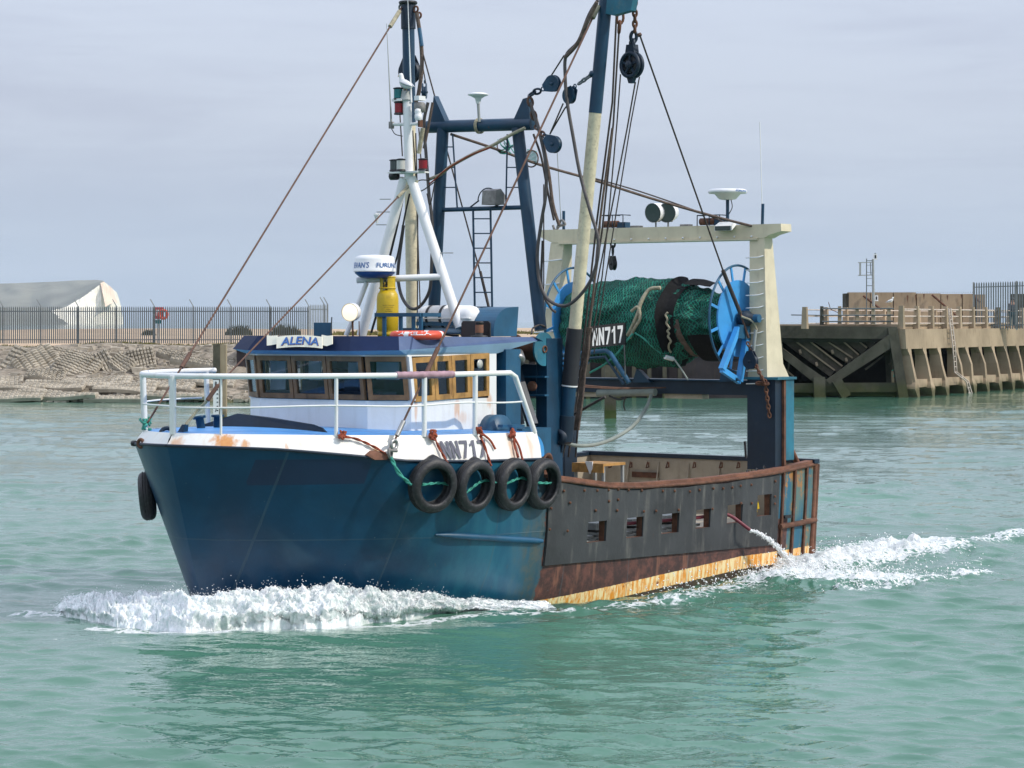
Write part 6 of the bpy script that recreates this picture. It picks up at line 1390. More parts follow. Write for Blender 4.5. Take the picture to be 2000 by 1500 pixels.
for u, v in ((1462, 925), (1480, 922), (1494, 917)): part(boat, 'rail_ring', G().torus(P(u, v, p=2.33), (.3, 1, .4), .06, .012, 14, 6), 'black')

# ---------------------------------------------------------------- gulls
def gull(base, yaw, k, label, frame, sitting=True):
    o = Vector(base); t = thing('gull', label, 'gull', base, frame)
    cy, sy = math.cos(yaw), math.sin(yaw); T = lambda x, y, z: o + Vector((x * cy - y * sy, x * sy + y * cy, z)) * k
    body = [(-.20, .0, .07, .02), (-.14, 0, .09, .05), (-.05, 0, .12, .085), (.05, 0, .15, .095), (.12, 0, .20, .075), (.15, 0, .26, .05), (.16, 0, .31, .048), (.18, 0, .34, .05), (.21, 0, .345, .035), (.235, 0, .335, .012)]
    part(t, 'body', G().tube([T(x, y, z) for x, y, z, r in body], [r * k for *_, r in body], 14), 'gullwhite')
    for sd in (-1, 1): part(t, 'wing', G().tube([T(.10, .065 * sd, .19), T(.0, .085 * sd, .17), T(-.12, .06 * sd, .12), T(-.27, .02 * sd, .07)], [.03 * k, .055 * k, .04 * k, .008 * k], 10, flat=.5), 'gull')
    part(t, 'beak', G().tube([T(.23, 0, .337), T(.27, 0, .33), T(.285, 0, .315)], [.014 * k, .010 * k, .003 * k], 8), 'beak')
    for sd in (-1, 1): part(t, 'leg', G().tube([T(.02, .03 * sd, .07), T(.03, .03 * sd, 0)], .008 * k, 6), 'beak')
    return t
q = P(793, 178, s=SM - .02); gull(q, R(-75), .72, 'grey gull perched at the top of the white mast', 'B')
part(boat, 'gull_perch', G().tube([P(793, 196, s=SM - .02), P(792, 178, s=SM - .02)], [.09, .06], 12), 'galvlight')

# ================================================================ FAR BANK, LEFT
def wp(u, v, y): return W(u, v, y=y)
def up_at(v, y): return CAM_Z - (v - HORIZON) / FPX * y
def ux(u, y): return (u - 1000) / FPX * y
# bank slope from the water to the fence foot, then shingle rising behind it to a storm ridge
YW, YF = 126.0, 148.0
bt = [(-160, 676), (0, 674), (60, 678), (120, 677), (170, 672), (235, 669), (300, 672), (380, 675), (450, 672), (560, 668), (680, 667), (1510, 664), (1560, 664)]
def ptop(x): u = 1000 + FPX * x / YF; return up_at(float(np.interp(u, *zip(*bt))), YF)
prof = [(0, -1.2), (.06, .10), (.22, .55), (.40, 1.0), (.6, 1.6), (.78, 2.15), (.92, .985), (1.0, 1.0)]
nx, ny = 300, 60
xs = np.linspace(-48, -6, nx); fs = np.linspace(0, 1, ny)
Xb, Fb = np.meshgrid(xs, fs, indexing='xy')
T_ = np.array([ptop(x) for x in xs]); Zb = np.interp(Fb, [0, .04, .2, .45, .62, 1.0], [-.5, .02, .28, .68, .97, 1.0]) * T_[None]
edge_w = (vnoise(xs[None] * np.ones((1, nx)), np.zeros((1, nx)), .35, 41, 4)[0] - .5) * 2.5
Yb = YW + edge_w[None] * (1 - Fb) + (YF - YW) * Fb
rn_ = vnoise(Xb, Yb * 2, .55, 43, 5, True); Zb = Zb + (rn_ - .55) * .40 * np.sin(np.clip(Fb, 0, 1) * PI)
me = np_mesh('bank', np.stack([Xb, Yb, Zb], 2), 'rubble'); link(me, 'bank', 'structure')
# shingle ground behind
ys2 = np.array([148, 149, 152, 160, 175, 200, 230, 260, 290, 330, 420]); xs2 = np.linspace(-110, 16.4, 100)
X2, Y2 = np.meshgrid(xs2, ys2, indexing='xy'); t_ = np.array([ptop(x) if x < 17 else ptop(17) for x in xs2])
rid = np.interp(ys2, [148, 152, 200, 260, 290, 330, 420], [0, .02, .35, .85, 1.0, .75, -2.5])
ridge_z = 3.15 + .12 * np.sin(xs2 * .11) + .10 * np.sin(xs2 * .037 + 1)
Z2 = t_[None] * (1 - rid[:, None]) + ridge_z[None] * rid[:, None] + (vnoise(X2, Y2, .2, 47, 4) - .5) * .12 * (Y2 > 150)
link(np_mesh('shingle_beach', np.stack([X2, Y2, Z2], 2), 'shingle'), 'shingle_beach', 'structure')
# grass and weeds along the bank top and low bushes on the shingle
def tufts(name, spots, mat, label, cat, kind='stuff'):
    g = G()
    for (x, y, z, r, h, n) in spots:
        for k in range(n):
            a = random.uniform(0, 6.28); d = r * math.sqrt(random.random()); bx_, by_ = x + math.cos(a) * d, y + math.sin(a) * d * .6; hh = h * (1 - (d / r) ** 2 * .7) * random.uniform(.5, 1.1); w = random.uniform(.02, .05) + r * .02; lx = random.uniform(-.3, .3) * hh
            g.add([(bx_ - w, by_, z + hh * .0), (bx_ + w, by_, z), (bx_ + lx, by_ + random.uniform(-.1, .1), z + hh), ], [(0, 1, 2)])
    o = solo(g, name, mat, label, cat, (spots[0][0], spots[0][1], spots[0][2]), 'W', kind=kind); return o
random.seed(21); sp_ = []
for k in range(260):
    u = random.choice([random.uniform(0, 300), random.uniform(280, 660), random.uniform(380, 660)]); x = ux(u, YF - .8); sp_.append((x, YF - .8 + random.uniform(-.6, .6), ptop(x) - .1, .5, .24, 22))
tufts('grass', sp_, 'grass', None, None)
for u, w, h, lb in ((290, 26, 8, 'small dark bush on the shingle behind the fence'), (465, 52, 15, 'wide dry bush on the shingle, left of the rail post'), (560, 60, 16, 'dry bush on the shingle behind the fence end')):
    y = 185; x = ux(u, y); z = up_at(655, y); rr_ = Rm(w, y) / 2; tufts('bush', [(x + random.uniform(-rr_, rr_) * .7, y + random.uniform(-.5, .5), z, rr_ * .5, Rm(h, y) * 1.5, 130) for _ in range(7)], 'bush', lb, 'bush', None)
tufts('grass', [(ux(random.uniform(640, 1080), 190), 190 + random.uniform(-8, 30), 3.0, 1.6, .35, 40) for _ in range(90)], 'grass', None, None)
# kerb line, cable and broken coping along the bank top
g = G().tube([(ux(u, 146.5), 146.5, up_at(v, 146.5)) for u, v in ((-60, 682), (0, 681), (60, 680), (120, 676), (200, 671), (300, 675), (380, 680), (450, 678))], .05, 6); solo(g, 'cable', 'black', 'black cable lying along the top of the broken bank', 'cable', (ux(-60, 146.5), 146.5, 2.4), 'W')
# broken concrete mattresses: ribbed sheets draped over the slope
def mattress(c, ang, w, h, tilt, nr, nc, label, mat='mattress', wave=.05, parent=None):
    """c = picture centre (u, v); a sheet of nr ribs by nc blocks, w x h picture pixels, turned by ang in the slope"""
    y = 120.0
    while y < 146:
        q_ = W(c[0], c[1], y=y); hz_ = float(np.interp((y - YW) / 22, [0, .04, .2, .45, .62, 1.0], [-.5, .02, .28, .68, .97, 1.0])) * ptop(q_.x) + .30
        if q_.z < hz_: break
        y += .1
    o = W(c[0], c[1], y=y); W_, H_ = Rm(w, y), Rm(h, y); ca, sa = math.cos(R(ang)), math.sin(R(ang)); mu, mv = nc * 4, nr * 4; g = G()
    sl = R(tilt); ev = Vector((0, math.cos(sl), math.sin(sl))); ex = Vector((1, 0, 0))
    def f(u, v):
        a, b = (u - .5) * W_, (v - .5) * H_; x, t = a * ca - b * sa, a * sa + b * ca
        fu, fv = (u * nc) % 1, (v * nr) % 1; rib = min(1, max(0, (math.sin(fv * PI)) * 2.2 - .35)); blk = 1 if .12 < fu < .88 else .45
        z = wave * rib * blk * (1 + .4 * noise.noise(Vector((u * 9, v * 9, c[0])))); sg_ = -.18 * noise.noise(Vector((u * 1.6, v * 1.6, c[0] * .1)))
        jit = .02 * noise.noise(Vector((u * 30, v * 3, 2)))
        return o + ex * (x + jit) + ev * (t) + Vector((0, -math.sin(sl), math.cos(sl))) * (z + sg_ + .03)
    g.grid(f, mu, mv, smooth=False)
    # skirt so the sheet has thickness
    E = [f(u, 0) for u in np.linspace(0, 1, mu + 1)]; g.add(E + [e - ev * .03 - Vector((0, -.1, .16)) for e in E], [(i, i + 1, mu + 2 + i, mu + 1 + i) for i in range(mu)])
    for uu in (0, 1): E = [f(uu, v) for v in np.linspace(0, 1, mv + 1)]; g.add(E + [e + Vector((0, .06, -.16)) for e in E], [(i, i + 1, mv + 2 + i, mv + 1 + i) for i in range(mv)])
    return solo(g, 'concrete_mattress', mat, label, 'concrete mattress', o, 'W', 'broken ribbed concrete mattresses on the bank')
MT = [((28, 705), 28, 34, 56, 58, 7, 3, 'narrow ribbed slab standing at the far left of the bank top'), ((72, 708), -36, 78, 46, 50, 9, 6, 'big diagonally ribbed slab below the left fence posts'), ((88, 733), 4, 70, 26, 30, 6, 10, 'chequered slab under the big diagonal one'),
      ((150, 715), 24, 74, 52, 44, 9, 9, 'fine ribbed slab in the middle of the broken bank'), ((120, 690), 14, 90, 22, 38, 4, 12, 'rough slab just beneath the coping'), ((185, 700), 18, 60, 20, 40, 4, 8, 'rough slab right under the fence lifebuoy'),
      ((206, 708), 62, 50, 22, 60, 4, 6, 'narrow slab leaning left of the dark hollow'), ((238, 710), 40, 44, 30, 42, 6, 5, 'small ribbed slab lying in the hollow'), ((274, 703), 74, 42, 48, 64, 9, 6, 'upright ribbed slab on the right of the hollow'),
      ((368, 700), 20, 120, 15, 34, 3, 14, 'long thin slab slanting down toward the wooden pile'), ((395, 712), 17, 120, 12, 30, 2, 14, 'long low slab under the thin slanting one'), ((14, 742), -8, 56, 16, 18, 3, 7, 'slab at the left edge, halfway down the bank'),
      ((40, 755), 6, 90, 15, 14, 3, 12, 'flat slab low on the left of the bank'), ((105, 752), 5, 110, 17, 16, 3, 14, 'flat slab below the chequered one'), ((190, 745), 4, 120, 22, 18, 4, 16, 'wide curved slab below the fine ribbed one'),
      ((245, 757), 6, 110, 22, 16, 3, 14, 'wide slab low in the middle of the bank'), ((30, 772), 3, 100, 18, 12, 3, 12, 'lowest slab at the left water edge'), ((130, 770), 4, 110, 14, 10, 3, 12, 'lowest slab left of the middle'), ((225, 775), 4, 110, 12, 8, 2, 12, 'lowest slab in the middle near the water'),
      ((330, 752), 8, 90, 16, 14, 3, 10, 'slab behind the left bow rail posts'), ((345, 773), 3, 120, 12, 8, 2, 12, 'lowest slab behind the bow rail'), ((410, 745), 6, 90, 16, 12, 3, 10, 'slab beside the wooden pile')]
for c, ang, w, h, tilt, nr, nc, lb in MT:
    big = tilt > 28; mattress(c, -ang, w * 1.1, h * (1.2 if big else 2.2), max(17, tilt), nr if big else nr + 1, nc, lb, wave=.13 if big else .085)
# loose rubble
def rocks(name, spots, mat, label, cat):
    g = G()
    for (x, y, z, r) in spots:
        o = Vector((x, y, z)); n_ = 7; V = []
        q = [Vector((random.gauss(0, 1), random.gauss(0, 1), random.gauss(0, .6))).normalized() * r * random.uniform(.6, 1.2) for _ in range(8)]
        bs = [(-1, -1, -1), (1, -1, -1), (1, 1, -1), (-1, 1, -1), (-1, -1, 1), (1, -1, 1), (1, 1, 1), (-1, 1, 1)]
        g.hexa([o + Vector((b[0] * r * random.uniform(.5, 1), b[1] * r * random.uniform(.5, 1), b[2] * r * random.uniform(.3, .6))) for b in bs])
    return solo(g, name, mat, label, cat, (spots[0][0], spots[0][1], 0), 'W', kind='stuff')
sp_ = []
for k in range(2600):
    u = random.uniform(-60, 640); f = random.random() ** 1.6; y = YW + 1 + f * 15; x = ux(u, y); t = ptop(x); z = float(np.interp((y - YW) / 22, [0, .04, .2, .45, .62, 1.0], [-.1, .02, .28, .68, .97, 1.0])) * t; sp_.append((x, y, z, random.uniform(.06, .15) * (1 + 1.6 * random.random() ** 4)))
rocks('rubble', sp_, 'mattress', None, None)
# dark sheet wall in the hollow and behind the boat
g = G().box((ux(300, 146), 145.2, .2), (ux(490, 146), 146, up_at(680, 146))); solo(g, 'retaining_wall', 'quaywall', 'dark retaining wall showing in the hollow beside the wooden pile', 'wall', (ux(300, 146), 145.5, .2), 'W')
qw = thing('quay_wall', 'dark brown quay wall behind the boat between the bank and the pier', 'wall', (ux(1000, 134), 134, 0), 'W')
part(qw, 'wall_face', G().box((ux(470, 136), 134, -1), (ux(1520, 136), 137, up_at(684, 134))), 'quaywall'); part(qw, 'coping', G().box((ux(470, 136), 133.8, up_at(684, 134)), (ux(1520, 136), 148, up_at(672, 134))), 'concrete_dark')
pile0 = part(qw, 'fender_pile', G().box((ux(1085, 133), 133.3, -1), (ux(1093, 133), 133.8, up_at(680, 133))), 'timber')
for k in range(16): c = pile0.copy(); COL.objects.link(c); c.location.x += (k - 8 + (k >= 8)) * Rm(30, 133)
# wooden piles standing in the water
def pile(u, vt, y, w, label, board=False):
    x = ux(u, y); r = Rm(w, y) / 2; zt_ = up_at(vt, y); t = thing('wooden_pile', label, 'pile', (x, y, 0), 'W')
    part(t, 'post', G().box((x - r, y - r, -1.5), (x + r * .1, y + r, zt_)), 'timber'); part(t, 'post', G().box((x + r * .1, y - r * .9, -1.5), (x + r, y + r * .9, zt_ - .01)), 'timber' if not board else 'concrete')
    part(t, 'weed_band', G().box((x - r * 1.04, y - r * 1.04, -.5), (x + r * 1.04, y + r * 1.04, .35)), 'weed'); return t, x, r
t, x, r = pile(430, 672, 98, 25, 'tall wooden pile carrying the white tide board, behind the bow rail', True)
y = 98; o = part(t, 'tide_board', G().box((ux(418, y), y - r - .05, up_at(830, y)), (ux(429, y), y - r - .005, up_at(742, y))), 'whiteclean')
def wtext(parent, s, u0, v0, u1, v1, y, mat='black'):
    a = text_geo(s, 1, 1, (0, 0, 0), (1, 0, 0), (0, 1, 0), bold=.03); ll = W(u0, v1, y=y); w, h = W(u1, v1, y=y) - ll, W(u0, v0, y=y) - ll
    part(parent, 'figure', G().add([ll + w * x_ + h * y_ for x_, y_, z_ in a.V], a.F), mat)
wtext(o, '8', 419.5, 745, 423.5, 755, y - r - .06); wtext(o, '7', 420, 795, 424, 805, y - r - .06)
for v in (752, 760, 768, 776, 784, 792, 800): part(o, 'mark', G().box((ux(425, y), y - r - .06, up_at(v + 2, y)), (ux(428, y), y - r - .052, up_at(v, y))), 'black')
pile(1192, 690, 105.5, 22, 'wooden pile in the water seen under the stern gantry beam')

# palisade fence
def fence(x0, x1, y, zt_, zb_, pitch, pw, label, posts, crank=True, mat='galv', slope=0.0, dy=0.0):
    f = thing('palisade_fence', label, 'fence', (x0, y, zb_(x0)), 'W'); n = int((x1 - x0) / pitch); hgt = zt_ - zb_(x0); Y = lambda x: y + (x - x0) * dy
    p0 = part(f, 'pale', G().prism([(x0 - pw / 2, y, zb_(x0)), (x0 + pw / 2, y, zb_(x0)), (x0 + pw / 2, y, zt_ - .10), (x0, y, zt_), (x0 - pw / 2, y, zt_ - .10)], (0, .02, 0)), mat)
    for k in range(1, n + 1): c = p0.copy(); COL.objects.link(c); c.location.x += k * pitch; c.location.y += k * pitch * dy; c.location.z += k * pitch * slope
    for z in (zb_(x0) + .22, zt_ - .30): part(f, 'fence_rail', G().bar((x0, y + .04, z), (x1, Y(x1) + .04, z + (x1 - x0) * slope), .04, .05), mat)
    for x in posts:
        zz_ = (x - x0) * slope; g = G().bar((x, Y(x) + .09, zb_(x0)), (x, Y(x) + .09, zt_ + zz_), .09, .06, up=(0, 1, 0))
        part(f, 'fence_post', g, 'galvlight')
        if crank: part(f, 'cranked_arm', G().bar((x, Y(x) + .09, zt_ + zz_), (x - .22, Y(x) + .05, zt_ + .40 + zz_), .05, .04, up=(0, 1, 0)), 'galvlight')
    return f
zf = up_at(671, YF)
fence(ux(-40, YF), ux(603, YF), YF, up_at(598, YF), lambda x: zf, Rm(4.13, YF), .062, 'long grey palisade fence with cranked posts on the left bank', [ux(u, YF) for u in (5, 79, 152, 227, 301, 377, 451, 527, 603)])
fence(ux(606, YF), ux(640, YF), YF + .2, up_at(594, YF), lambda x: zf, Rm(3.2, YF), .05, 'short pale fence end where the left fence turns away', [ux(632, YF), ux(639, YF)], mat='galvlight')
# lifebuoy housing behind the fence
y = 151; lb = thing('lifebuoy_housing', 'red lifebuoy housing on a post behind the left fence', 'lifebuoy housing', (ux(313, y), y, zf), 'W')
part(lb, 'housing', G().box((ux(303, y), y, up_at(623, y)), (ux(318, y), y + .15, up_at(600, y))), 'redsign'); part(lb, 'notice', G().box((ux(305, y), y - .01, up_at(617, y)), (ux(313, y), y - .001, up_at(605, y))), 'whiteclean')
part(lb, 'ring', G().torus((ux(319, y), y - .05, up_at(614, y)), (0, 1, .1), .24, .09, 20, 8), 'buoyorange'); part(lb, 'post', G().box((ux(308, y), y + .16, zf), (ux(311, y), y + .24, up_at(600, y))), 'galvlight'); part(lb, 'label_plate', G().box((ux(304, y), y - .008, up_at(632, y)), (ux(315, y), y + .1, up_at(625, y))), 'tealglass')

# chalk headland far off
YC = 4300.0
def cw_(u, v, y): return W(u, v, y=y)
cl = thing('chalk_headland', 'grey backed chalk headland with a white cliff end, far behind the left fence', 'headland', (ux(150, YC), YC, 0), 'W')
ridge = [(-260, 560), (-120, 556), (0, 554), (60, 552), (110, 550), (150, 547.5), (192, 546.5), (203, 549)]
face_top = [(92, 612), (100, 607), (118, 603), (132, 598), (148, 588), (165, 578), (180, 567), (193, 557), (201, 551), (208, 553), (214, 561), (222, 566), (228, 571), (233, 585), (237, 600)]
def jag(u, v, k): n1_ = noise.noise(Vector((u * .11, v * .02, k))); return n1_
def ffa(a, t):
    u = float(np.interp(a, np.linspace(0, 1, len(face_top)), [p[0] for p in face_top])); v = float(np.interp(a, np.linspace(0, 1, len(face_top)), [p[1] for p in face_top])); vb = 646 + 0 * u
    v += 2.2 * noise.noise(Vector((u * .22, 0, 4))) * (1 - t) * (u < 200); vv = v + (vb - v) * t; uu = u + 8 * t * (a - .3); y = YC - 60 * t + 190 * a + 7 * noise.noise(Vector((uu * .10, vv * .03, 1))) + 2.5 * noise.noise(Vector((uu * .5, vv * .12, 5)))
    return W(uu, vv, y=y)
part(cl, 'chalk_face', G().grid(ffa, 120, 26), 'chalk')
def ffb(a, t):
    u = 196 + 24 * a + 10 * t; v0 = float(np.interp(u, [196, 203, 212, 222, 235], [553, 550, 557, 565, 590])); v = v0 + (600 - v0) * t * (.6 + .4 * (1 - a)); y = YC + 120 + 60 * a - 60 * t - 25 + 9 * noise.noise(Vector((u * .25, v * .03, 2)))
    return W(u, v, y=y)
part(cl, 'chalk_gully', G().grid(ffb, 30, 20), 'chalkwarm')
def hill(a, t):
    u = -260 + 463 * a; vr = float(np.interp(u, *zip(*ridge))); ft = float(np.interp(u, [-260, 60, 92, 100, 118, 132, 148, 165, 180, 193, 203], [648, 640, 613, 607, 603, 598, 588, 578, 567, 557, 550])); v = vr + (ft + .8 - vr) * t
    y = YC + 150 + 900 * (1 - t) + 40 * noise.noise(Vector((u * .02, v * .05, 7))) * (1 - t) * 4; return W(u, v, y=y)
part(cl, 'turf_slope', G().grid(hill, 100, 24), 'turf')
def lowh(a, t):
    u = -260 + (330 + 25 * t) * a + 6 * noise.noise(Vector((a * 9, t * 7, 3))) * (a > .8); v = 606 + 40 * t; return W(u, v, y=YC - 500 - 60 * a)
part(cl, 'turf_slope', G().grid(lambda a, t: W(-260 + (350 + 55 * t) * a + (8 * noise.noise(Vector((t * 9, 0, 3))) if a > .95 else 0), 604 + 42 * t - 4 * a, y=YC - 520 - 120 * t), 40, 12), 'turf')
part(cl, 'pale_scar', G().grid(lambda a, t: W(6 + 32 * a, 646 - 4 * t - 2 - 6 * a * t, y=YC - 700), 12, 3), 'chalk')

# ================================================================ CONCRETE PIER, RIGHT
PC = W(1772, 776); PD = (W(2000, 757.5) - PC); PD.z = 0; PD.normalize(); PNn = Vector((PD.y, -PD.x, 0))   # along the lit face, and its outward normal
pier = thing('concrete_pier', 'weathered concrete pier on raking columns with a shaded timbered end', 'pier', PC, 'W')
zt0 = 3.30; ztop = 3.95; LP_ = 62.0
def pp_(d, o, z): v = PC + PD * d + PNn * o; return Vector((v.x, v.y, z))
# end face runs left from the corner
ED = Vector((-1, .055, 0)).normalized(); EN = Vector((-.055, -1, 0)).normalized()
def pe(d, o, z): v = PC + PNn * -.45 + ED * d + EN * o; return Vector((v.x, v.y, z))
EZ = 3.72
g = G().hexa([pp_(-.1, -.5, 3.05), pp_(LP_, -.5, 3.05), pp_(LP_, -9, 3.05), pp_(-.1, -9, 3.05), pp_(-.1, -.5, ztop - .1), pp_(LP_, -.5, ztop - .1), pp_(LP_, -9, ztop - .1), pp_(-.1, -9, ztop - .1)]); part(pier, 'deck', g, 'concrete')
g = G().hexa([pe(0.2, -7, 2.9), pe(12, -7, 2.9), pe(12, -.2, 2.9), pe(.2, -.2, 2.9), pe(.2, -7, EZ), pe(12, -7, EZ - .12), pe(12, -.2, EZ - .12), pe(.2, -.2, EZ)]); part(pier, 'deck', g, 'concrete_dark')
def bay_z(d): return 3.05
part(pier, 'fascia_beam', G().hexa([pp_(-.2, -.5, 2.55), pp_(LP_, -.5, 2.55), pp_(LP_, .02, 2.55), pp_(-.2, .02, 2.55), pp_(-.2, -.5, ztop - .35), pp_(LP_, -.5, ztop - .35), pp_(LP_, -.05, ztop - .35), pp_(-.2, -.05, ztop - .35)]), 'concrete')
part(pier, 'void_wall', G().hexa([pp_(0, -6.2, -1), pp_(LP_, -6.2, -1), pp_(LP_, -6.0, -1), pp_(0, -6.0, -1), pp_(0, -6.2, 3.04), pp_(LP_, -6.2, 3.04), pp_(LP_, -6.0, 3.04), pp_(0, -6.0, 3.04)]), 'pier_void_shade')
# raking columns with splayed heads and flared feet
random.seed(31)
def column(d, k):
    g = G(); w = .40; B = []
    sec = [(-1.0, .62, .44), (.05, .55, .40), (.45, .52, .70), (.8, .42, .34), (1.6, .30, .30), (2.2, .12, .30), (2.45, .05, .55), (2.62, .03, .62)]
    V = []
    for z, o, ww in sec:
        jw = random.uniform(-.05, .05) if .2 < z < 2.2 else 0; jo = random.uniform(-.05, .04) if .2 < z < 2.2 else 0
        V += [pp_(d - ww / 2 + jw, -.45, z), pp_(d + ww / 2 + jw, -.45, z), pp_(d + ww / 2 + jw, o + jo, z), pp_(d - ww / 2 + jw, o + jo, z)]
    F = []
    for i in range(len(sec) - 1):
        for j in range(4): F.append((i * 4 + j, i * 4 + (j + 1) % 4, i * 4 + 4 + (j + 1) % 4, i * 4 + 4 + j))
    g.add(V, F + [(0, 3, 2, 1)]); return part(pier, 'column', g, 'concrete')
for k in range(24): column(.25 + 2.50 * k, k) if k != 3 else None
column(.25 + 2.50 * 3 + .6, 3)
part(pier, 'waling_beam', G().hexa([pp_(0, -.35, .50), pp_(LP_, -.35, .50), pp_(LP_, .30, .50), pp_(0, .30, .50), pp_(0, -.35, .92), pp_(LP_, -.35, .92), pp_(LP_, .26, .92), pp_(0, .26, .92)]), 'concrete')
for k in range(22):
    for z, dz in ((1.9, .0), (1.2, .0)): part(pier, 'tie_rod', G().tube([pp_(.6 + 2.5 * k, -.9, z), pp_(2.1 + 2.5 * k, -1.2, z + .75)], .04, 6), 'concrete_dark')
for d, w in ((1.6, .45), (4.3, .7), (6.2, .5)): part(pier, 'inner_pile', G().box(pp_(d, -1.6, -1), pp_(d + w, -1.4, 3)) if False else G().bar(pp_(d, -1.4, -1), pp_(d, -1.6, 3.0), w, .3, up=PNn), 'concrete_dark')
# ladder on the lit face
lad = thing('pier_ladder', 'long steel ladder hung down the lit face of the pier', 'ladder', pp_(7.1, .5, 0), 'W')
ra = [(4.75, -.1), (2.6, .15), (1.2, .25), (.7, .75), (-.6, 1.0)]
for dd in (6.95, 7.35): part(lad, 'stile', G().tube([pp_(dd + (.5 if z < .8 else 0) + (.45 if z < 0 else 0), o + .12, z) for z, o in ra], .045, 6), 'rail_pale')
for k in range(17): z = 4.4 - k * .29; o = float(np.interp(-z, [-r_[0] for r_ in ra], [r_[1] for r_ in ra])) + .12; dx_ = .5 * min(1, max(0, (1.2 - z) / .5)); part(lad, 'rung', G().tube([pp_(6.95 + dx_, o, z), pp_(7.35 + dx_, o, z)], .025, 5), 'rail_pale')
# shaded end: frame, waler, big brace, timbers
def E(u, v, o=0.0):    # measured point on the end face, o metres proud of it
    d0 = pe(0, o, 0); k = Vector((ED.x, ED.y)); dx_, dy_ = (u - 1000) / FPX, 1.0
    # solve C + t*(dx,1) = d0 + a*ED
    den = dx_ * ED.y - dy_ * ED.x; t = (d0.x * ED.y - d0.y * ED.x) / den
    return Vector((dx_ * t, t, CAM_Z - (v - HORIZON) / FPX * t))
def ebar(name, a, b, w, dpt, mat, o=.0, w2=None): return part(pier, name, G().bar(E(*a, o), E(*b, o), dpt, Rm(w, 136), up=(0, 0, 1), h2=Rm(w2, 136) if w2 else None), mat)
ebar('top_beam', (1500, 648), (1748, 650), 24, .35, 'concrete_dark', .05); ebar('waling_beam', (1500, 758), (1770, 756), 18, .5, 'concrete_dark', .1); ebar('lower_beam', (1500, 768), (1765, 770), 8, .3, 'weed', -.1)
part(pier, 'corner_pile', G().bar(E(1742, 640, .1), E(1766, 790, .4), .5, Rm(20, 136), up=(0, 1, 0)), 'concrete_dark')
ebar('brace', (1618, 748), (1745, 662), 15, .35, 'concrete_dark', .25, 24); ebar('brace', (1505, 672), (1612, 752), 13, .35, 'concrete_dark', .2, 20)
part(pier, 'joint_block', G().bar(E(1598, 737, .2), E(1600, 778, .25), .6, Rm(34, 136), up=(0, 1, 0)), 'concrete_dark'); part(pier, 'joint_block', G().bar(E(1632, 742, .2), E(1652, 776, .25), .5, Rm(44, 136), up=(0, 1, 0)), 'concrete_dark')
part(pier, 'end_void', G().add([E(1490, 650, -2.2), E(1770, 650, -2.2), E(1770, 790, -2.2), E(1490, 790, -2.2)], [(0, 1, 2, 3)]), 'pier_void_shade')
for k, (a, b) in enumerate([((1508, 676), (1590, 738)), ((1528, 658), (1625, 730)), ((1559, 660), (1640, 722)), ((1587, 658), (1660, 706)), ((1626, 660), (1672, 700)), ((1652, 658), (1688, 686)), ((1682, 656), (1704, 676)), ((1508, 712), (1545, 742))]):
    ebar('raking_timber', a, b, 13 + (k % 3), .5, 'timber', -.9); ebar('timber_edge', (a[0] + 5, a[1] - 7), (b[0] + 5, b[1] - 7), 3, .3, 'concrete', -.62)
for k, (a, b) in enumerate([((1690, 722), (1742, 682)), ((1736, 712), (1760, 696)), ((1520, 736), (1524, 690)), ((1536, 740), (1542, 705)), ((1662, 712), (1722, 676))]): ebar('stay_rod', a, b, 3.5, .2, 'timber', -.6)
for k, (u, v) in enumerate([(1531, 688), (1560, 710), (1594, 708), (1562, 684), (1625, 684), (1652, 700), (1590, 730), (1688, 690)]): part(pier, 'broken_stub', G().bar(E(u, v, -.5), E(u + 2, v + 7, -.4), .12, .10 + .05 * (k % 2), up=(0, 1, 0)), 'concrete')
solo(G().tube(catmull([E(u, v, .1) for u, v in ((1742, 724), (1750, 720), (1748, 728), (1745, 736))], 4), .03, 6), 'rope_scrap', 'ropegreen', 'blue green scrap of rope caught on the shaded end of the pier', 'rope', E(1745, 736, .1), 'W')
# concrete handrail posts and pipe rails, front and back rows
rail_f = thing('pier_railing', 'railing of tapered concrete posts and pale pipes along the front of the pier', 'railing', pp_(0, -.2, ztop), 'W')
def rpost(parent, p0, hgt=.98, w=.24, mat='concrete_dark'):
    s_ = PD * (w / 2); n_ = PNn * .12; b = [p0 - s_ * 1.3 - n_ * 1.3, p0 + s_ * 1.3 - n_ * 1.3, p0 + s_ * 1.3 + n_ * 1.3, p0 - s_ * 1.3 + n_ * 1.3]; t = [p0 - s_ * .8 - n_, p0 + s_ * .8 - n_, p0 + s_ * .8 + n_, p0 - s_ * .8 + n_]
    return part(parent, 'post', G().hexa(b + [x + Vector((0, 0, hgt)) for x in t]), mat)
zr0 = 3.62
for k in range(24): rpost(rail_f, pp_(.1 + 2.48 * k, -.35, zr0), 1.22, .26, 'concrete')
for z in (.28, .66, 1.03): part(rail_f, 'pipe', G().tube([pp_(.1, -.35, zr0 + z), pp_(58, -.35, zr0 + z)], .04, 6), 'rail_pale')
rail_b = thing('pier_railing', 'farther row of pier railing seen through the front one', 'railing', pp_(0, -4.5, ztop), 'W')
for k in range(20): rpost(rail_b, pp_(-3.0 + 3.1 * k, -4.6, zr0), 1.15, .24, 'concrete')
for z in (.28, .66, 1.0): part(rail_b, 'pipe', G().tube([pp_(-3, -4.6, zr0 + z), pp_(56, -4.6, zr0 + z)], .035, 6), 'rail_pale')
rail_e = thing('pier_railing', 'dark pipe railing across the shaded end of the pier', 'railing', E(1605, 633), 'W')
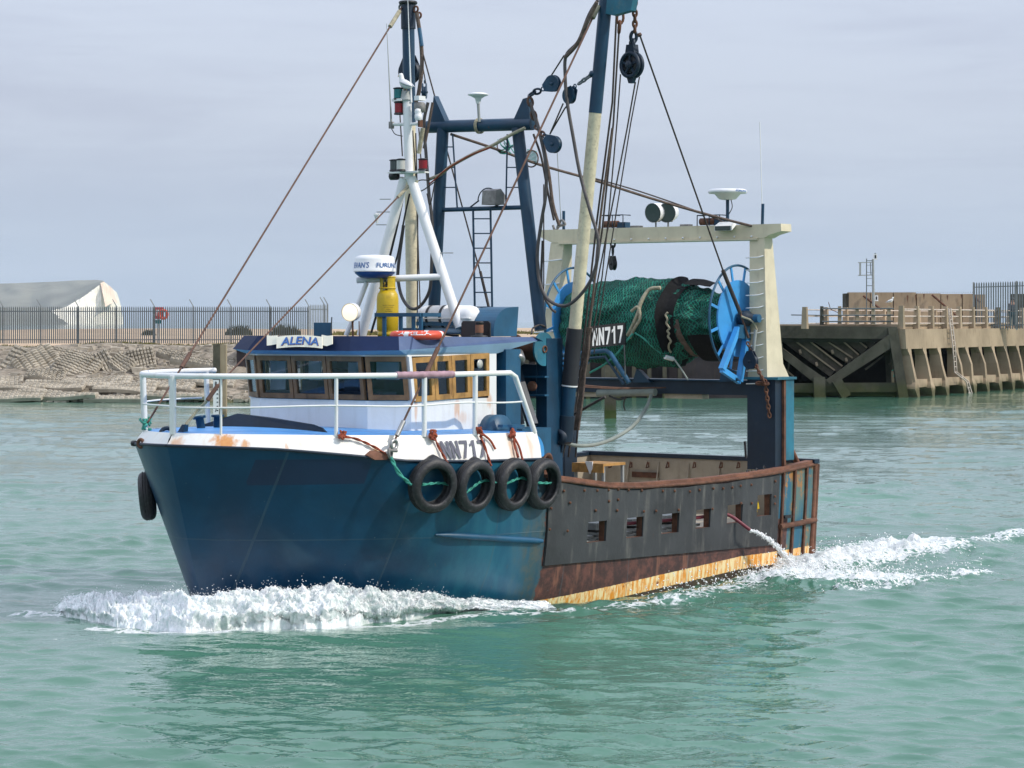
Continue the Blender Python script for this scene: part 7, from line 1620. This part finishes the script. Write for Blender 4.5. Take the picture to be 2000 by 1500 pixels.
for u in (1605, 1640, 1674, 1705, 1736): part(rail_e, 'post', G().bar(E(u, 635, -.4), E(u, 598, -.4), .2, .2, up=(0, 1, 0), w2=.16, h2=.16), 'concrete' if u != 1605 else 'concrete_dark')
for v in (603, 616, 628): part(rail_e, 'pipe', G().tube([E(1606, v, -.3), E(1745, v - .5, -.3)], .04, 6), 'galv')
part(rail_e, 'bar', G().tube([E(1545, 615, -.3), E(1603, 616, -.3)], .035, 6), 'galv'); part(rail_e, 'bent_rod', G().tube([E(1618, 590, -.8), E(1622, 604, -.8), E(1640, 612, -.8)], .02, 5), 'rustsolid')
# parapet wall behind
y = 158
pw_ = thing('parapet_wall', 'cracked brown concrete parapet wall behind the pier railing', 'wall', (ux(1655, y), y, 3.4), 'W')
segs = [1657, 1700, 1745, 1790, 1838, 1880, 1906, 1926]; xs_ = 0
for k in range(7):
    vt = [571, 571, 571, 573, 574, 574, 575][k]; part(pw_, 'wall_panel', G().box((ux(segs[k], y) + .03, y + k * .02, 3.0), (ux(segs[k + 1], y) - .03, y + .9, up_at(vt, y))), 'concrete')
part(pw_, 'wall_end', G().box((ux(1652, y), y + .05, 3.0), (ux(1659, y), y + 1.6, up_at(573, y))), 'concrete_dark')
for (a, b) in (((1686, 578), (1727, 612)), ((1820, 576), (1862, 616)), ((1900, 575), (1908, 590))): part(pw_, 'iron_strut', G().tube([(ux(a[0], y), y - .1, up_at(a[1], y)), (ux(b[0], y), y - .9, up_at(b[1], y))], .07, 6), 'rustsolid')
for u, v0, v1 in ((1771, 577, 592), (1787, 576, 588), (1849, 577, 588), (1803, 574, 586), (1876, 575, 584)): part(pw_, 'spall', G().prism([(ux(u, y), y - .02, up_at(v0, y)), (ux(u + 3, y), y - .02, up_at(v0, y)), (ux(u + 1.5, y), y - .02, up_at(v1, y))], (0, .015, 0)), 'rustsolid')
g = G()
for k in range(70): u = 1660 + k * 3.5; g.bar((ux(u, y), y + .4, up_at(572, y)), (ux(u, y), y + .4, up_at(569.5, y)), .015, .015)
part(pw_, 'wire_spikes', g, 'galv', kind='stuff')
fence(ux(1903, 150), ux(2060, 150), 150, up_at(551, 150), lambda x: 3.5, Rm(4.78, 150), .075, 'tall pointed palisade fence on the pier at the right edge', [ux(1902, 150), ux(1988, 150)], crank=False, slope=.03, dy=.1)
y = 165; part(pw_, 'far_block', G().box((ux(1980, y), y, 3.4), (ux(2060, y), y + 1, up_at(574, y))), 'concrete_dark')
# light mast
y = 141; lm = thing('light_mast', 'slim steel mast with side ladder, square frame and two white lamps on the pier', 'mast', (ux(1707, y), y, 3.6), 'W'); M_ = lambda u, v: Vector((ux(u, y), y, up_at(v, y)))
part(lm, 'pole', G().tube([M_(1707, 636), M_(1706, 590), M_(1705, 506)], [.085, .075, .06], 10), 'galvlight')
part(lm, 'stile', G().tube([M_(1692.5, 618), M_(1692.5, 505)], .03, 6), 'galv')
for v in (509, 518, 532, 544, 558): part(lm, 'rung', G().tube([M_(1692.5, v), M_(1705, v)], .022 if v in (509, 558) else .012, 6), 'galv')
part(lm, 'frame_bar', G().bar(M_(1676, 513), M_(1706, 512), .05, .05), 'galvlight'); part(lm, 'frame_bar', G().bar(M_(1676, 538), M_(1706, 537), .05, .05), 'galvlight'); part(lm, 'frame_post', G().bar(M_(1680, 513), M_(1680, 538), .10, .06, up=(0, 1, 0)), 'galvlight'); part(lm, 'frame_post', G().bar(M_(1700, 513), M_(1701, 538), .04, .04, up=(0, 1, 0)), 'galv')
for u, v in ((1710, 506), (1712, 587)):
    o = part(lm, 'lamp', G().box(M_(u - 3.2, v), M_(u + 3.2, v - 10) + Vector((0, .18, 0))).box(M_(u - 4, v + 1), M_(u + 4, v) + Vector((0, .22, 0))), 'whiteclean'); part(o, 'lamp_glass', G().box(M_(u - 1.6, v - 1.5) + Vector((0, -.01, 0)), M_(u + 1.4, v - 8)), 'black')
    part(o, 'lamp_cap', G().lathe(M_(u, v - 10) + Vector((0, .09, 0)), (0, 0, 1), [(0, .05), (.04, .05), (.07, 0)], 10), 'galv')
part(lm, 'foot', G().tube([M_(1705, 640), M_(1706, 630)], .16, 10), 'galvlight')
q = Vector((ux(1738, 138), 138, up_at(593, 138))); gull(q, R(0), .95, 'gull standing on the pier railing in front of the parapet', 'W')

# a person at the pier railing
def skin(name, verts, edges, radii, mat, parent, sub=2, root=0):
    me = bpy.data.meshes.new(name); off = OFF[parent.name]; me.from_pydata([Vector(v) - off for v in verts], edges, []); me.materials.append(MATS[mat]); o = bpy.data.objects.new(name, me); COL.objects.link(o); o.parent = parent
    sk = o.modifiers.new('s', 'SKIN'); sk.use_smooth_shade = True
    for i, r_ in enumerate(radii): me.skin_vertices[0].data[i].radius = (r_, r_) if not hasattr(r_, '__len__') else r_
    me.skin_vertices[0].data[root].use_root = True; o.modifiers.new('d', 'SUBSURF').levels = sub; o.modifiers['d'].render_levels = sub; OFF[o.name] = off; FRM[o.name] = 'W'; return o
y = 151.5; x = ux(1977, y); z = 3.62
man = thing('person', 'person in grey jacket and dark cap leaning at the pier railing', 'person', (x, y, z), 'W'); b = Vector((x, y, z))
V = lambda a, c, d: b + Vector((a, c, d))
skin('body', [V(0, 0, .95), V(0, -.02, 1.2), V(.0, -.06, 1.42), V(0, -.08, 1.55), V(0, -.12, 1.68), V(-.10, 0, .90), V(-.11, -.03, .48), V(-.11, 0, .06), V(-.11, -.14, .03), V(.10, 0, .90), V(.12, -.03, .48), V(.12, 0, .06), V(.12, -.14, .03), V(-.2, -.06, 1.40), V(-.25, -.12, 1.13), V(-.16, -.34, 1.08), V(.2, -.06, 1.40), V(.25, -.12, 1.13), V(.16, -.34, 1.08)],
     [(0, 1), (1, 2), (2, 3), (3, 4), (0, 5), (5, 6), (6, 7), (7, 8), (0, 9), (9, 10), (10, 11), (11, 12), (2, 13), (13, 14), (14, 15), (2, 16), (16, 17), (17, 18)], [.13, .12, .13, .055, .10, .09, .055, .04, .035, .09, .055, .04, .035, .06, .045, .03, .06, .045, .03], 'skin', man)
skin('jacket', [V(0, 0, .92), V(0, -.02, 1.2), V(0, -.06, 1.43), V(-.2, -.06, 1.40), V(-.25, -.12, 1.13), V(-.18, -.30, 1.09), V(.2, -.06, 1.40), V(.25, -.12, 1.13), V(.18, -.30, 1.09)], [(0, 1), (1, 2), (2, 3), (3, 4), (4, 5), (2, 6), (6, 7), (7, 8)], [.17, .16, .15, .085, .068, .05, .085, .068, .05], 'jacket', man)
skin('trousers', [V(0, 0, .95), V(-.10, 0, .88), V(-.11, -.03, .5), V(-.11, 0, .12), V(.10, 0, .88), V(.12, -.03, .5), V(.12, 0, .12)], [(0, 1), (1, 2), (2, 3), (0, 4), (4, 5), (5, 6)], [.15, .115, .08, .07, .115, .08, .07], 'shorts', man)
part(man, 'cap', G().lathe(V(0, -.12, 1.70), (0, .1, 1), [(0, .115), (.04, .115), (.09, .08), (.11, 0)], 14).hexa([V(-.07, -.30, 1.70), V(.07, -.30, 1.70), V(.08, -.2, 1.71), V(-.08, -.2, 1.71), V(-.07, -.30, 1.715), V(.07, -.30, 1.715), V(.08, -.2, 1.73), V(-.08, -.2, 1.73)]), 'black')
for sx_ in (-.035, .035): part(man, 'eye', G().lathe(V(sx_, -.225, 1.66), (0, -1, 0), [(0, .012), (.006, 0)], 6), 'black')
part(man, 'nose', G().tube([V(0, -.22, 1.65), V(0, -.25, 1.62)], [.01, .018], 6), 'skin'); part(man, 'mouth', G().tube([V(-.03, -.225, 1.59), V(.03, -.225, 1.59)], .006, 5), 'redglass')

# ---------------------------------------------------------------- the air: thin sea haze
hm, nt = newmat('haze'); pv = N(nt, 'ShaderNodeVolumePrincipled', {'Color': (0.80, 0.88, 1.0), 'Density': 5e-5, 'Anisotropy': .2}); N(nt, 'ShaderNodeOutputMaterial', {1: pv.outputs[0]})
g = G().box((-2500, -60, -2.5), (2500, 6000, 120)); hz = solo(g, 'haze', 'haze', None, None, (0, 0, 0), 'W', kind='stuff')
scene.cycles.volume_bounces = 1
